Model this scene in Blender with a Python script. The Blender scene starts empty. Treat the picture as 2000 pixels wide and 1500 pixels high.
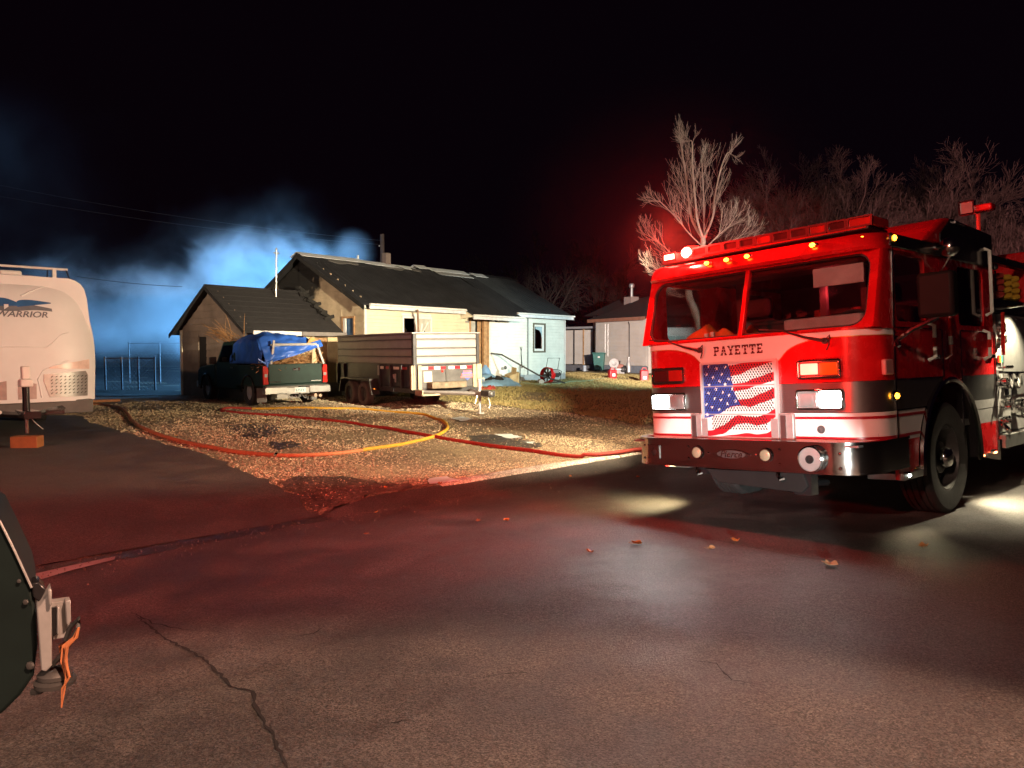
import bpy, bmesh, math, random
from mathutils import Vector, Matrix, noise
R = math.radians
sc = bpy.context.scene
COL = sc.collection
rnd = random.Random(7)

# ------------------------------------------------------------------ camera
FPX, HOR, CAMZ = 1500.0, 688.0, 1.6           # focal length in photo pixels, horizon row, eye height
PIT = math.atan((750 - HOR) / FPX)
cam_d = bpy.data.cameras.new('camera'); cam = bpy.data.objects.new('camera', cam_d); COL.objects.link(cam)
cam.location = (0, 0, CAMZ); cam.rotation_euler = (R(90) - PIT, 0, 0)
cam_d.sensor_width = 36; cam_d.lens = 36 * FPX / 2000; cam_d.clip_end = 600; cam_d.clip_start = 0.05
sc.camera = cam

# ------------------------------------------------------------------ night sky, exposure
W = bpy.data.worlds.new('World'); sc.world = W; W.use_nodes = True
wn = W.node_tree; wb = wn.nodes['Background']
sky = wn.nodes.new('ShaderNodeTexSky'); sky.sky_type = 'NISHITA'; sky.sun_disc = False
sky.sun_elevation = R(-4); sky.sun_rotation = R(40)
ad_ = wn.nodes.new('ShaderNodeMix'); ad_.data_type = 'RGBA'; ad_.blend_type = 'ADD'; ad_.inputs['Factor'].default_value = 1
wn.links.new(sky.outputs['Color'], ad_.inputs['A']); ad_.inputs['B'].default_value = (1.6, .5, 1.5, 1)
wn.links.new(ad_.outputs['Result'], wb.inputs['Color']); wb.inputs['Strength'].default_value = 0.0012
sc.view_settings.view_transform = 'Standard'; sc.view_settings.look = 'None'
sc.view_settings.exposure = 0.0; sc.view_settings.gamma = 1.0
cy = sc.cycles
cy.use_denoising = True
cy.max_bounces = 6; cy.diffuse_bounces = 2; cy.glossy_bounces = 3; cy.transparent_max_bounces = 12
cy.transmission_bounces = 4; cy.volume_bounces = 1; cy.sample_clamp_indirect = 3.0
cy.volume_step_rate = 1.0; cy.volume_max_steps = 64

# ------------------------------------------------------------------ lights (vehicle and street lamps, with a few added fill spots)
def light(name, kind, loc, power, col, target=None, ang=60, blend=.5, rad=.08):
    d = bpy.data.lights.new(name, kind); o = bpy.data.objects.new(name, d); COL.objects.link(o)
    d.energy = power; d.color = col; d.shadow_soft_size = rad
    o.location = loc
    if kind == 'SPOT':
        d.spot_size = R(ang); d.spot_blend = blend
        o.rotation_euler = (Vector(target) - Vector(loc)).to_track_quat('-Z', 'Y').to_euler()
    return o

TYAW, TROLL, TORG = 0.84, 0.061, Vector((2.218, 7.08, -.003))
TM = Matrix.Translation(TORG) @ Matrix.Rotation(-TYAW, 4, 'Z') @ Matrix.Rotation(-TROLL, 4, 'Y')
def tw(u, v, z): return TM @ Vector((u, v, z))

WARM = (1.0, .78, .45); RED = (1.0, .03, .02); COOL = (.5, .95, 1.0); BLUE = (.16, .48, .92)
# scene light on the kerb side of the engine (lights yard, trailer, house)
light('engine_scene_light', 'SPOT', tw(-1.6, 3.8, 3.4), 24500, (1, .84, .58), (-3.5, 24.0, 2.9), 47, .75, .10)
light('rv_fill_spot', 'SPOT', tw(-1.6, 4.6, 3.35), 500, (1, .80, .60), (-8.4, 13.8, 2.0), 30, .8, .10)  # extra spot added to brighten the travel trailer front
light('neighbour_fill_spot', 'SPOT', tw(-1.5, 7.2, 3.4), 60000, (1, .84, .74), (5.0, 42, 1.8), 20, .6, .10)  # strong extra spot added to brighten the neighbouring house
light('engine_scene_light_near', 'SPOT', tw(-1.5, 4.4, 3.0), 4200, (1, .80, .50), (-4.1, 13.2, 0), 66, .55, .10)
light('engine_scene_light_tree', 'SPOT', tw(-1.55, 6.2, 2.7), 900, (1, .84, .74), (4.2, 17.4, 4.9), 75, .6, .10)
# scene light of an apparatus parked up the street, lights the right part of the house
light('far_apparatus_light', 'SPOT', (11.5, 22.5, 3.6), 8500, (.74, 1, .97), (1.4, 30.2, 1.6), 34, .9, .12)
light('tree_fill_spot', 'SPOT', (16.0, 21.0, 2.5), 2400, (1, .46, .41), (14.0, 38, 8), 115, .8, .2)  # added spot, only there to lift the dark trees behind the engine
# lamps in the back yard that light the smoke
light('back_yard_light', 'SPOT', (-6.2, 37.5, .9), 26000, BLUE, (-13.5, 31.5, 3.2), 125, .9, .3)
light('back_yard_light_up', 'SPOT', (-4.5, 38.0, 1.2), 15000, BLUE, (-8.5, 32, 5.5), 105, .9, .3)
# other vehicles round about, plus added fill lamps
light('engine_opposite_red', 'SPOT', (-9.0, -1.5, 3.3), 5600, RED, (2.2, 7.6, 2.3), 24, .8, .15)
light('street_lamp_near', 'SPOT', (5.5, -4.6, 9.0), 16500, (1, .56, .37), (.9, -.7, 0), 41, .2, .10)
light('car_behind_headlamp', 'SPOT', (-.5, -5.0, 1.0), 10500, (.95, 1, .93), (2.2, 6.9, .58), 8.6, .3, .07)
light('camera_side_fill', 'POINT', (-10, -12, 9.5), 7200, (1, .62, .46), rad=.2)  # unseen fill added to lift the kerb and mid-road
light('gable_fill_spot', 'SPOT', (-13, 0, 6.8), 11000, (1, .74, .52), (-7.6, 25.5, 3.5), 16, .7, .2)  # unseen narrow spot added to brighten the garage and house gables
# the engine's own lamps, and an added yard fill
light('lightbar_red', 'POINT', tw(-.80, -.02, 2.82), 230, RED, rad=.05)
light('lightbar_red_sweep', 'SPOT', tw(.95, .10, 2.80), 1100, RED, (-7.5, 8.6, 0), 96, .8, .05)
light('engine_opposite_red_low', 'SPOT', (-9.5, -1.8, 3.4), 6500, (1, .06, .045), (-4.4, 7.2, 0), 56, .9, .15)
light('yard_fill_spot', 'SPOT', tw(-1.5, 5.0, 3.2), 1500, (1, .80, .50), (-.6, 15.6, 0), 62, .9, .10)  # added fill for the dark gap between the near and far beams
light('lightbar_red_top', 'POINT', tw(-.75, .62, 2.9), 60, RED, rad=.05)
light('grille_red', 'POINT', tw(.62, -.16, 1.42), 10, RED, rad=.03)
for uu in (-1.0, .8):
    light('headlamp_beam', 'SPOT', tw(uu, -.06, 1.15), 150 if uu < 0 else 45, (.95, 1, .95), tw(uu - .15, -5.0, .12), 118, 1.0, .05)
light('ground_lamp', 'SPOT', tw(-1.12, .35, .5), 95, (1, .8, .42), tw(-1.6, .15, 0), 140, .8, .03)
light('ground_lamp', 'SPOT', tw(1.22, .52, .46), 120, (1, .83, .5), tw(1.75, .5, 0), 150, .8, .02)
light('ground_lamp', 'SPOT', tw(1.22, 2.42, .45), 200, (1, .86, .55), tw(1.8, 2.6, 0), 150, .8, .02)
light('ground_lamp', 'SPOT', tw(1.28, 4.2, .46), 170, (1, .86, .55), tw(1.8, 4.3, 0), 150, .8, .03)
light('pump_panel_lamp', 'SPOT', tw(1.50, 3.55, 1.99), 480, (1, .86, .58), tw(1.2, 3.5, 1.1), 120, .6, .02)
light('cab_red_lamp', 'POINT', tw(.1, 1.6, 2.25), 5, (1, .04, .05), rad=.05)

# ------------------------------------------------------------------ materials
def mat(name, col, rough=.5, metal=0., var=.18, scale=6., bump=0., bscale=60., emit=0., ecol=None, coat=0., spec=.5, col2=None, rvar=0.):
    m = bpy.data.materials.new(name); m.use_nodes = True
    nt = m.node_tree; N = nt.nodes; L = nt.links; b = N['Principled BSDF']
    b.inputs['Roughness'].default_value = rough; b.inputs['Metallic'].default_value = metal
    b.inputs['Specular IOR Level'].default_value = spec; b.inputs['Coat Weight'].default_value = coat
    b.inputs['Coat Roughness'].default_value = .06
    tc = N.new('ShaderNodeTexCoord')
    ns = N.new('ShaderNodeTexNoise'); ns.inputs['Scale'].default_value = scale; ns.inputs['Detail'].default_value = 6; ns.inputs['Roughness'].default_value = .6
    L.new(tc.outputs['Object'], ns.inputs['Vector'])
    mx = N.new('ShaderNodeMix'); mx.data_type = 'RGBA'
    a = [max(0, c * (1 - var)) for c in col[:3]]; c2 = col2 or [min(1, c * (1 + var)) for c in col[:3]]
    mx.inputs['A'].default_value = (*a, 1); mx.inputs['B'].default_value = (*c2[:3], 1)
    mr = N.new('ShaderNodeMapRange'); mr.inputs['From Min'].default_value = .3; mr.inputs['From Max'].default_value = .7
    L.new(ns.outputs['Fac'], mr.inputs['Value']); L.new(mr.outputs['Result'], mx.inputs['Factor'])
    L.new(mx.outputs['Result'], b.inputs['Base Color'])
    if rvar:
        rr = N.new('ShaderNodeMapRange'); rr.inputs['From Min'].default_value = .3; rr.inputs['From Max'].default_value = .7
        rr.inputs['To Min'].default_value = max(.02, rough - rvar); rr.inputs['To Max'].default_value = min(1, rough + rvar)
        L.new(ns.outputs['Fac'], rr.inputs['Value']); L.new(rr.outputs['Result'], b.inputs['Roughness'])
    if bump:
        n2 = N.new('ShaderNodeTexNoise'); n2.inputs['Scale'].default_value = bscale; n2.inputs['Detail'].default_value = 3
        L.new(tc.outputs['Object'], n2.inputs['Vector'])
        bp = N.new('ShaderNodeBump'); bp.inputs['Strength'].default_value = bump; bp.inputs['Distance'].default_value = .02
        L.new(n2.outputs['Fac'], bp.inputs['Height']); L.new(bp.outputs['Normal'], b.inputs['Normal'])
    if emit:
        b.inputs['Emission Color'].default_value = (*(ecol or col)[:3], 1); b.inputs['Emission Strength'].default_value = emit
    return m

def glass_mat(name, tint=(.9, .95, .95), refl=.08, rough=.02):
    m = bpy.data.materials.new(name); m.use_nodes = True
    nt = m.node_tree; N = nt.nodes; L = nt.links; N.remove(N['Principled BSDF'])
    tr = N.new('ShaderNodeBsdfTransparent'); tr.inputs['Color'].default_value = (*tint, 1)
    gl = N.new('ShaderNodeBsdfGlossy'); gl.inputs['Roughness'].default_value = rough
    fr = N.new('ShaderNodeLayerWeight'); fr.inputs['Blend'].default_value = .2
    mr = N.new('ShaderNodeMapRange'); mr.inputs['To Min'].default_value = refl; mr.inputs['To Max'].default_value = .7
    L.new(fr.outputs['Fresnel'], mr.inputs['Value'])
    mx = N.new('ShaderNodeMixShader'); L.new(mr.outputs['Result'], mx.inputs['Fac'])
    L.new(tr.outputs[0], mx.inputs[1]); L.new(gl.outputs[0], mx.inputs[2])
    L.new(mx.outputs[0], N['Material Output'].inputs['Surface'])
    return m

red_paint = mat('red_paint', (.52, .008, .010), .26, 0, .14, 5, coat=.6, rvar=.10, bump=.015, bscale=4)
white_paint = mat('white_paint', (.80, .79, .76), .3, 0, .05, 4, coat=.3)
stripe_red = mat('stripe_red', (.35, .01, .02), .3)
chrome = mat('chrome', (.62, .61, .60), .10, 1, .05, 5, rvar=.04)
steel_brushed = mat('steel_brushed', (.36, .35, .34), .28, .92, .08, 9, bump=.02, bscale=120)
steel_dull = mat('steel_dull', (.42, .41, .40), .42, .5, .15, 10)
diamond = mat('diamond_plate', (.50, .50, .48), .34, .9, .12, 12)
black_paint = mat('black_paint', (.012, .011, .012), .25, 0, .2, 4, coat=.3)
black_plastic = mat('black_plastic', (.018, .018, .018), .5, 0, .25, 12)
rubber = mat('rubber', (.022, .021, .021), .72, 0, .35, 14, bump=.15, bscale=40)
dark_metal = mat('dark_metal', (.085, .082, .08), .45, .6, .3, 9)
glass = glass_mat('window_glass')
glass_dark = glass_mat('tinted_glass', (.35, .37, .38), .10)
lamp_white = mat('lamp_white', (1, 1, 1), .3, emit=45, ecol=(.92, 1, .95))
lamp_red_hot = mat('lamp_red_hot', (1, .1, .08), .3, emit=16, ecol=(1, .055, .035))
lamp_red_soft = mat('lamp_red_soft', (.8, .03, .02), .3, emit=1.6, ecol=(1, .02, .015))
lamp_white_hot = mat('lamp_warm_hot', (1, .8, .6), .3, emit=14, ecol=(1, .20, .07))
lamp_amber = mat('lamp_amber', (1, .4, .02), .3, emit=14, ecol=(1, .36, .02))
lamp_amber_off = mat('lamp_amber_off', (.55, .2, .02), .25, coat=.5)
lens_red = mat('lens_red', (.42, .02, .015), .16, coat=.6)
lens_dark = mat('lens_dark', (.07, .012, .012), .16, coat=.6)
lens_clear = mat('lens_clear', (.55, .56, .55), .14, .6)
flag_red = mat('flag_red', (.50, .012, .022), .4, var=.12)
flag_white = mat('flag_white', (.82, .80, .78), .4, var=.05)
flag_blue = mat('flag_blue', (.025, .06, .30), .4, var=.12)
slot_dark = mat('slot_dark', (.012, .01, .012), .6)
gold = mat('gold_leaf', (.55, .32, .06), .35, .6)
letter_dark = mat('letter_dark', (.10, .012, .012), .5)
orange_cloth = mat('orange_cloth', (.62, .16, .02), .8, var=.3, bump=.2, bscale=30)
reflective = mat('reflective_tape', (.75, .78, .70), .35)
seat_cloth = mat('seat_cloth', (.10, .095, .095), .8, bump=.15)
cab_grey = mat('cab_grey', (.16, .155, .155), .7)
yellow_hose_m = mat('yellow_hose', (.58, .34, .03), .7, var=.2, scale=20, bump=.25, bscale=160)
red_hose_m = mat('red_hose', (.36, .035, .025), .7, var=.25, scale=20, bump=.25, bscale=160)
tan_hose_m = mat('tan_hose', (.34, .13, .055), .7, var=.25, scale=20, bump=.25, bscale=160)
pink_hose_m = mat('faded_red_hose', (.50, .22, .10), .7, var=.2, scale=20, bump=.25, bscale=160)

# ------------------------------------------------------------------ mesh helper
class MB:
    def __init__(s): s.v = []; s.f = []; s.m = []; s.cur = 0
    def face(s, pts):
        i = len(s.v); s.v += [tuple(p) for p in pts]; s.f.append(tuple(range(i, i + len(pts)))); s.m.append(s.cur); return s
    def faces(s, vs, fs):
        i = len(s.v); s.v += [tuple(p) for p in vs]
        for f in fs: s.f.append(tuple(i + k for k in f)); s.m.append(s.cur)
        return s
    def box(s, x0, x1, y0, y1, z0, z1):
        return s.faces([(x0,y0,z0),(x1,y0,z0),(x1,y1,z0),(x0,y1,z0),(x0,y0,z1),(x1,y0,z1),(x1,y1,z1),(x0,y1,z1)],
                       [(3,2,1,0),(4,5,6,7),(0,1,5,4),(1,2,6,5),(2,3,7,6),(3,0,4,7)])
    def obox(s, c, size, rot=None):
        hx, hy, hz = [k / 2 for k in size]; rot = rot or Matrix.Identity(3); c = Vector(c)
        vs = [c + rot @ Vector((a*hx, b*hy, d*hz)) for d in (-1,1) for a, b in ((-1,-1),(1,-1),(1,1),(-1,1))]
        return s.faces(vs, [(3,2,1,0),(4,5,6,7),(0,1,5,4),(1,2,6,5),(2,3,7,6),(3,0,4,7)])
    def prism(s, poly, fn, d0, d1):
        # poly: 2-D outline, fn(a, b, d) -> 3-D point, between depths d0 and d1
        n = len(poly); vs = [fn(a, b, d0) for a, b in poly] + [fn(a, b, d1) for a, b in poly]
        fs = [tuple(reversed(range(n))), tuple(range(n, 2*n))] + [(i, (i+1) % n, n+(i+1) % n, n+i) for i in range(n)]
        return s.faces(vs, fs)
    def tube(s, pts, rad, n=8, cap=True):
        pts = [Vector(p) for p in pts]; k = len(pts)
        rads = rad if isinstance(rad, (list, tuple)) else [rad] * k
        vs = []; up = None
        for i, p in enumerate(pts):
            t = (pts[min(i+1, k-1)] - pts[max(i-1, 0)])
            if t.length < 1e-9: t = Vector((0, 0, 1))
            t.normalize()
            if up is None:
                up = Vector((0, 0, 1)) if abs(t.z) < .9 else Vector((1, 0, 0))
            a = up - t * up.dot(t)
            if a.length < 1e-6: a = t.orthogonal()
            a.normalize(); b = t.cross(a); up = a
            for j in range(n):
                g = 2 * math.pi * j / n
                vs.append(p + (a * math.cos(g) + b * math.sin(g)) * rads[i])
        fs = [(i*n+j, i*n+(j+1) % n, (i+1)*n+(j+1) % n, (i+1)*n+j) for i in range(k-1) for j in range(n)]
        if cap: fs += [tuple(reversed(range(n))), tuple(range((k-1)*n, k*n))]
        return s.faces(vs, fs)
    def cyl(s, p0, p1, r0, r1=None, n=16): return s.tube([p0, p1], [r0, r0 if r1 is None else r1], n)
    def lathe(s, prof, c, axis, n=24):
        # prof: (radius, height along axis)
        c = Vector(c); ax = Vector(axis).normalized(); a = ax.orthogonal().normalized(); b = ax.cross(a); k = len(prof)
        vs = [c + ax*h + (a*math.cos(2*math.pi*j/n) + b*math.sin(2*math.pi*j/n))*r for r, h in prof for j in range(n)]
        fs = [(i*n+j, i*n+(j+1) % n, (i+1)*n+(j+1) % n, (i+1)*n+j) for i in range(k-1) for j in range(n)]
        closed = prof[0] == prof[-1]
        if not closed and prof[0][0] > 1e-5: fs.append(tuple(reversed(range(n))))
        if not closed and prof[-1][0] > 1e-5: fs.append(tuple(range((k-1)*n, k*n)))
        return s.faces(vs, fs)
    def sph(s, c, r, n=10, sq=(1,1,1)):
        c = Vector(c); k = n // 2 + 1; vs = []
        for i in range(k):
            th = math.pi * i / (k-1)
            for j in range(n):
                g = 2*math.pi*j/n
                vs.append((c.x + r*sq[0]*math.sin(th)*math.cos(g), c.y + r*sq[1]*math.sin(th)*math.sin(g), c.z + r*sq[2]*math.cos(th)))
        return s.faces(vs, [(i*n+j, (i+1)*n+j, (i+1)*n+(j+1) % n, i*n+(j+1) % n) for i in range(k-1) for j in range(n)])
    def build(s, name, mats, parent=None, bevel=0., smooth=35, loc=None, merge=False):
        me = bpy.data.meshes.new(name); me.from_pydata(s.v, [], s.f)
        for m in (mats if isinstance(mats, (list, tuple)) else [mats]): me.materials.append(m)
        if len(me.materials) > 1: me.polygons.foreach_set('material_index', s.m)
        if merge or bevel:
            bm = bmesh.new(); bm.from_mesh(me); bmesh.ops.remove_doubles(bm, verts=bm.verts, dist=1e-5)
            bmesh.ops.recalc_face_normals(bm, faces=bm.faces); bm.to_mesh(me); bm.free()
        if smooth:
            me.polygons.foreach_set('use_smooth', [True] * len(me.polygons)); me.set_sharp_from_angle(angle=R(smooth))
        me.update()
        o = bpy.data.objects.new(name, me); COL.objects.link(o)
        if parent: o.parent = parent
        if loc: o.location = loc
        if bevel:
            bv = o.modifiers.new('edge', 'BEVEL'); bv.width = bevel; bv.segments = 2; bv.limit_method = 'ANGLE'; bv.angle_limit = R(40)
        return o

def tag(o, label=None, cat=None, group=None, kind=None):
    for k, v in (('label', label), ('category', cat), ('group', group), ('kind', kind)):
        if v: o[k] = v
    return o
def thing(name, label, cat, loc=(0,0,0), rot=(0,0,0), group=None):
    o = bpy.data.objects.new(name, None); COL.objects.link(o); o.empty_display_size = .2
    o.location = loc; o.rotation_euler = rot
    return tag(o, label, cat, group)
def copy_tree(o, parent=None):
    c = o.copy(); COL.objects.link(c)
    if parent: c.parent = parent
    for ch in [x for x in list(bpy.data.objects) if x.parent == o]: copy_tree(ch, c)
    return c
def text_mesh(s, size, extrude, m, name, parent, M4, shear=0., xs=1., bold=.0):
    cu = bpy.data.curves.new(name, 'FONT'); cu.body = s; cu.size = size; cu.extrude = extrude; cu.shear = shear; cu.offset = bold
    cu.align_x = 'CENTER'; cu.resolution_u = 3
    o = bpy.data.objects.new(name, cu); COL.objects.link(o); bpy.context.view_layer.update()
    me = bpy.data.meshes.new_from_object(o.evaluated_get(bpy.context.evaluated_depsgraph_get()))
    bpy.data.objects.remove(o)
    me.transform(Matrix.Diagonal((xs, 1, 1, 1))); me.transform(M4)
    me.materials.clear(); me.materials.append(m)
    r = bpy.data.objects.new(name, me); COL.objects.link(r); r.parent = parent
    return r
def smoothstep(a, b, x):
    t = max(0., min(1., (x-a)/(b-a))); return t*t*(3-2*t)
def arc(cx, cz, r, a0, a1, n): return [(cx + r*math.cos(R(a0+(a1-a0)*i/n)), cz + r*math.sin(R(a0+(a1-a0)*i/n))) for i in range(n+1)]
def rrect(x0, x1, z0, z1, r, n=4):
    return arc(x1-r, z0+r, r, -90, 0, n) + arc(x1-r, z1-r, r, 0, 90, n) + arc(x0+r, z1-r, r, 90, 180, n) + arc(x0+r, z0+r, r, 180, 270, n)

# ------------------------------------------------------------------ terrain: s = metres from the kerb towards the house, t = metres along the kerb
K0 = Vector((-1.43, 8.59, 0)); TD = Vector((.70, .714, 0)); ND = Vector((-.714, .70, 0))
def st(x, y):
    d = Vector((x, y, 0)) - K0; return d.dot(ND), d.dot(TD)
def xy(s, t): return K0 + ND*s + TD*t
def terrain(x, y):
    s, t = st(x, y)
    n = .5*noise.noise((x*.35, y*.35, 0))
    if s < 0:
        if s < -5.5: return .09 + .012*n
        return .09 + (s+5.5)/5.5*(-.21) + .012*n
    k = .014 + .018*smoothstep(8, 14, t)
    z = min(s, 15 + .1*max(0, s-15))*k
    kerbed = smoothstep(-.9, -.2, t)
    lip = kerbed*(.005) + (1-kerbed)*(-.13 + .10*smoothstep(0, 1.6, s))
    rough = smoothstep(.3, 1.5, s)*.05*noise.noise((x*.6, y*.6, 3.1))
    return lip + z + rough*kerbed + .3*rough
def ray(px, py):
    c, s = math.cos(PIT), math.sin(PIT); x = (px-1000)/FPX; y = -(py-750)/FPX
    return Vector((x, c+y*s, -s+y*c))
def gp(px, py):
    d = ray(px, py); o = Vector((0, 0, CAMZ)); t = 1.5
    while t < 120:
        p = o + d*t
        if p.z < terrain(p.x, p.y): break
        t += .04
    p = o + d*t; return Vector((p.x, p.y, terrain(p.x, p.y)))
def at(px, py, depth):
    d = ray(px, py); return Vector((0, 0, CAMZ)) + d*(depth/d.y)
# ------------------------------------------------------------------ ground materials
def ground_mat(name, cols, scales, rough, bump, bscale, wet=None, rmin=.3, spec=.5, speck=(.45, 1.5)):
    # cols: three colours mixed by two noises; wet = list of (x, y, rx, ry) damp patches that lower the roughness
    m = bpy.data.materials.new(name); m.use_nodes = True
    nt = m.node_tree; N = nt.nodes; L = nt.links; b = N['Principled BSDF']; b.inputs['Specular IOR Level'].default_value = spec
    g = N.new('ShaderNodeNewGeometry')
    def nz(sc_, det=6, ro=.6):
        n = N.new('ShaderNodeTexNoise'); n.inputs['Scale'].default_value = sc_; n.inputs['Detail'].default_value = det; n.inputs['Roughness'].default_value = ro
        L.new(g.outputs['Position'], n.inputs['Vector']); return n
    def rng(src, a, b_, lo=0., hi=1.):
        r = N.new('ShaderNodeMapRange'); r.inputs['From Min'].default_value = a; r.inputs['From Max'].default_value = b_
        r.inputs['To Min'].default_value = lo; r.inputs['To Max'].default_value = hi; r.interpolation_type = 'SMOOTHSTEP'
        L.new(src, r.inputs['Value']); return r.outputs['Result']
    def mix(f, a, b_):
        x = N.new('ShaderNodeMix'); x.data_type = 'RGBA'; L.new(f, x.inputs['Factor'])
        for sock, v in (('A', a), ('B', b_)):
            if isinstance(v, tuple): x.inputs[sock].default_value = (*v, 1)
            else: L.new(v, x.inputs[sock])
        return x.outputs['Result']
    big, mid, fine = nz(scales[0]), nz(scales[1], 8, .7), nz(scales[2], 2, .5)
    c = mix(rng(big.outputs['Fac'], .38, .62), cols[0], cols[1])
    c = mix(rng(mid.outputs['Fac'], .42, .66), c, cols[2])
    # fine aggregate speckle
    vo = N.new('ShaderNodeTexVoronoi'); vo.inputs['Scale'].default_value = scales[2]; L.new(g.outputs['Position'], vo.inputs['Vector'])
    sp = N.new('ShaderNodeMix'); sp.data_type = 'RGBA'; sp.blend_type = 'MULTIPLY'; sp.inputs['Factor'].default_value = .85
    L.new(c, sp.inputs['A']); hv = N.new('ShaderNodeSeparateColor'); L.new(vo.outputs['Color'], hv.inputs['Color'])
    gr = N.new('ShaderNodeCombineColor')
    v = rng(hv.outputs['Red'], 0, 1, speck[0], speck[1])
    gn = nz(scales[2]*.3, 9, .85); g2 = rng(gn.outputs['Fac'], .34, .66, .55, 1.5)
    mm_ = N.new('ShaderNodeMath'); mm_.operation = 'MULTIPLY'; L.new(v, mm_.inputs[0]); L.new(g2, mm_.inputs[1]); v = mm_.outputs[0]
    for k in range(3): L.new(v, gr.inputs[k])
    L.new(gr.outputs['Color'], sp.inputs['B'])
    r_sock = rng(mid.outputs['Fac'], .35, .65, rough-.1, rough+.12)
    col = sp.outputs['Result']
    if wet:
        acc = None
        for (x, y, rx, ry) in wet:
            vm = N.new('ShaderNodeVectorMath'); vm.operation = 'SUBTRACT'; L.new(g.outputs['Position'], vm.inputs[0]); vm.inputs[1].default_value = (x, y, 0)
            vs = N.new('ShaderNodeVectorMath'); vs.operation = 'MULTIPLY'; L.new(vm.outputs[0], vs.inputs[0]); vs.inputs[1].default_value = (1/rx, 1/ry, 0)
            ln = N.new('ShaderNodeVectorMath'); ln.operation = 'LENGTH'; L.new(vs.outputs[0], ln.inputs[0])
            ad = N.new('ShaderNodeMath'); ad.operation = 'ADD'; L.new(ln.outputs['Value'], ad.inputs[0]); L.new(rng(nz(1.6, 5).outputs['Fac'], .3, .7, -.28, .28), ad.inputs[1])
            w = rng(ad.outputs[0], .35, 1.15, 1., 0.)
            if acc is None: acc = w
            else:
                mxm = N.new('ShaderNodeMath'); mxm.operation = 'MAXIMUM'; L.new(acc, mxm.inputs[0]); L.new(w, mxm.inputs[1]); acc = mxm.outputs[0]
        mf = N.new('ShaderNodeMix'); mf.data_type = 'FLOAT'; L.new(acc, mf.inputs['Factor']); L.new(r_sock, mf.inputs['A']); mf.inputs['B'].default_value = rmin
        r_sock = mf.outputs['Result']
        dk = N.new('ShaderNodeMix'); dk.data_type = 'RGBA'; dk.blend_type = 'MULTIPLY'; L.new(acc, dk.inputs['Factor']); L.new(col, dk.inputs['A']); dk.inputs['B'].default_value = (.75, .75, .75, 1)
        col = dk.outputs['Result']
    L.new(col, b.inputs['Base Color']); L.new(r_sock, b.inputs['Roughness'])
    n2 = nz(bscale, 4, .7); bp = N.new('ShaderNodeBump'); bp.inputs['Strength'].default_value = bump; bp.inputs['Distance'].default_value = .012
    L.new(n2.outputs['Fac'], bp.inputs['Height']); L.new(bp.outputs['Normal'], b.inputs['Normal'])
    return m
wp = [gp(1283, 1112), gp(1000, 1130), gp(1500, 1115)]
asphalt = ground_mat('asphalt', [(.062, .056, .052), (.038, .035, .034), (.085, .076, .070)], (.45, 1.7, 150), .62, .9, 90,
                     wet=[(wp[0].x, wp[0].y, .66, .85)], rmin=.36, speck=(.35, 1.75))
asphalt_old = ground_mat('old_asphalt', [(.060, .052, .048), (.048, .042, .040), (.075, .066, .060)], (.5, 1.8, 140), .75, .7, 90, speck=(.4, 1.7))
gravel_dirt = ground_mat('gravel_dirt', [(.27, .21, .125), (.14, .105, .07), (.20, .15, .095)], (.45, 1.3, 45), .8, 1.0, 45)
lawn_dirt = ground_mat('lawn_soil', [(.28, .21, .10), (.17, .13, .06), (.33, .25, .12)], (.5, 3.0, 30), .9, 1.0, 40)
concrete = ground_mat('kerb_concrete', [(.60, .54, .47), (.44, .39, .34), (.66, .60, .53)], (1.5, 6, 60), .8, .5, 60)

def sheet(name, ss, ts, m, lift=0., kind='structure'):
    vs = []; fs = []
    for s in ss:
        for t in ts:
            p = xy(s, t); vs.append((p.x, p.y, terrain(p.x, p.y) + lift))
    n = len(ts)
    fs = [(i*n+j, i*n+j+1, (i+1)*n+j+1, (i+1)*n+j) for i in range(len(ss)-1) for j in range(n-1)]
    me = bpy.data.meshes.new(name); me.from_pydata(vs, [], fs); me.materials.append(m)
    me.polygons.foreach_set('use_smooth', [True]*len(fs)); me.update()
    o = bpy.data.objects.new(name, me); COL.objects.link(o); tag(o, kind=kind); return o
def rng_list(a, b, d): return [a + (b-a)*i/max(1, round((b-a)/d)) for i in range(max(1, round((b-a)/d))+1)]
TS = [-150, -100, -60, -40, -25] + rng_list(-18, 24, .35) + [27, 32, 40, 60, 100, 160]
road = sheet('road', [-120, -60, -30, -18] + rng_list(-13, 0.02, .3), TS, asphalt)
yard = sheet('ground', rng_list(0, 24, .25) + [26, 30, 36, 45, 60, 90, 140, 220], TS, gravel_dirt)

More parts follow.
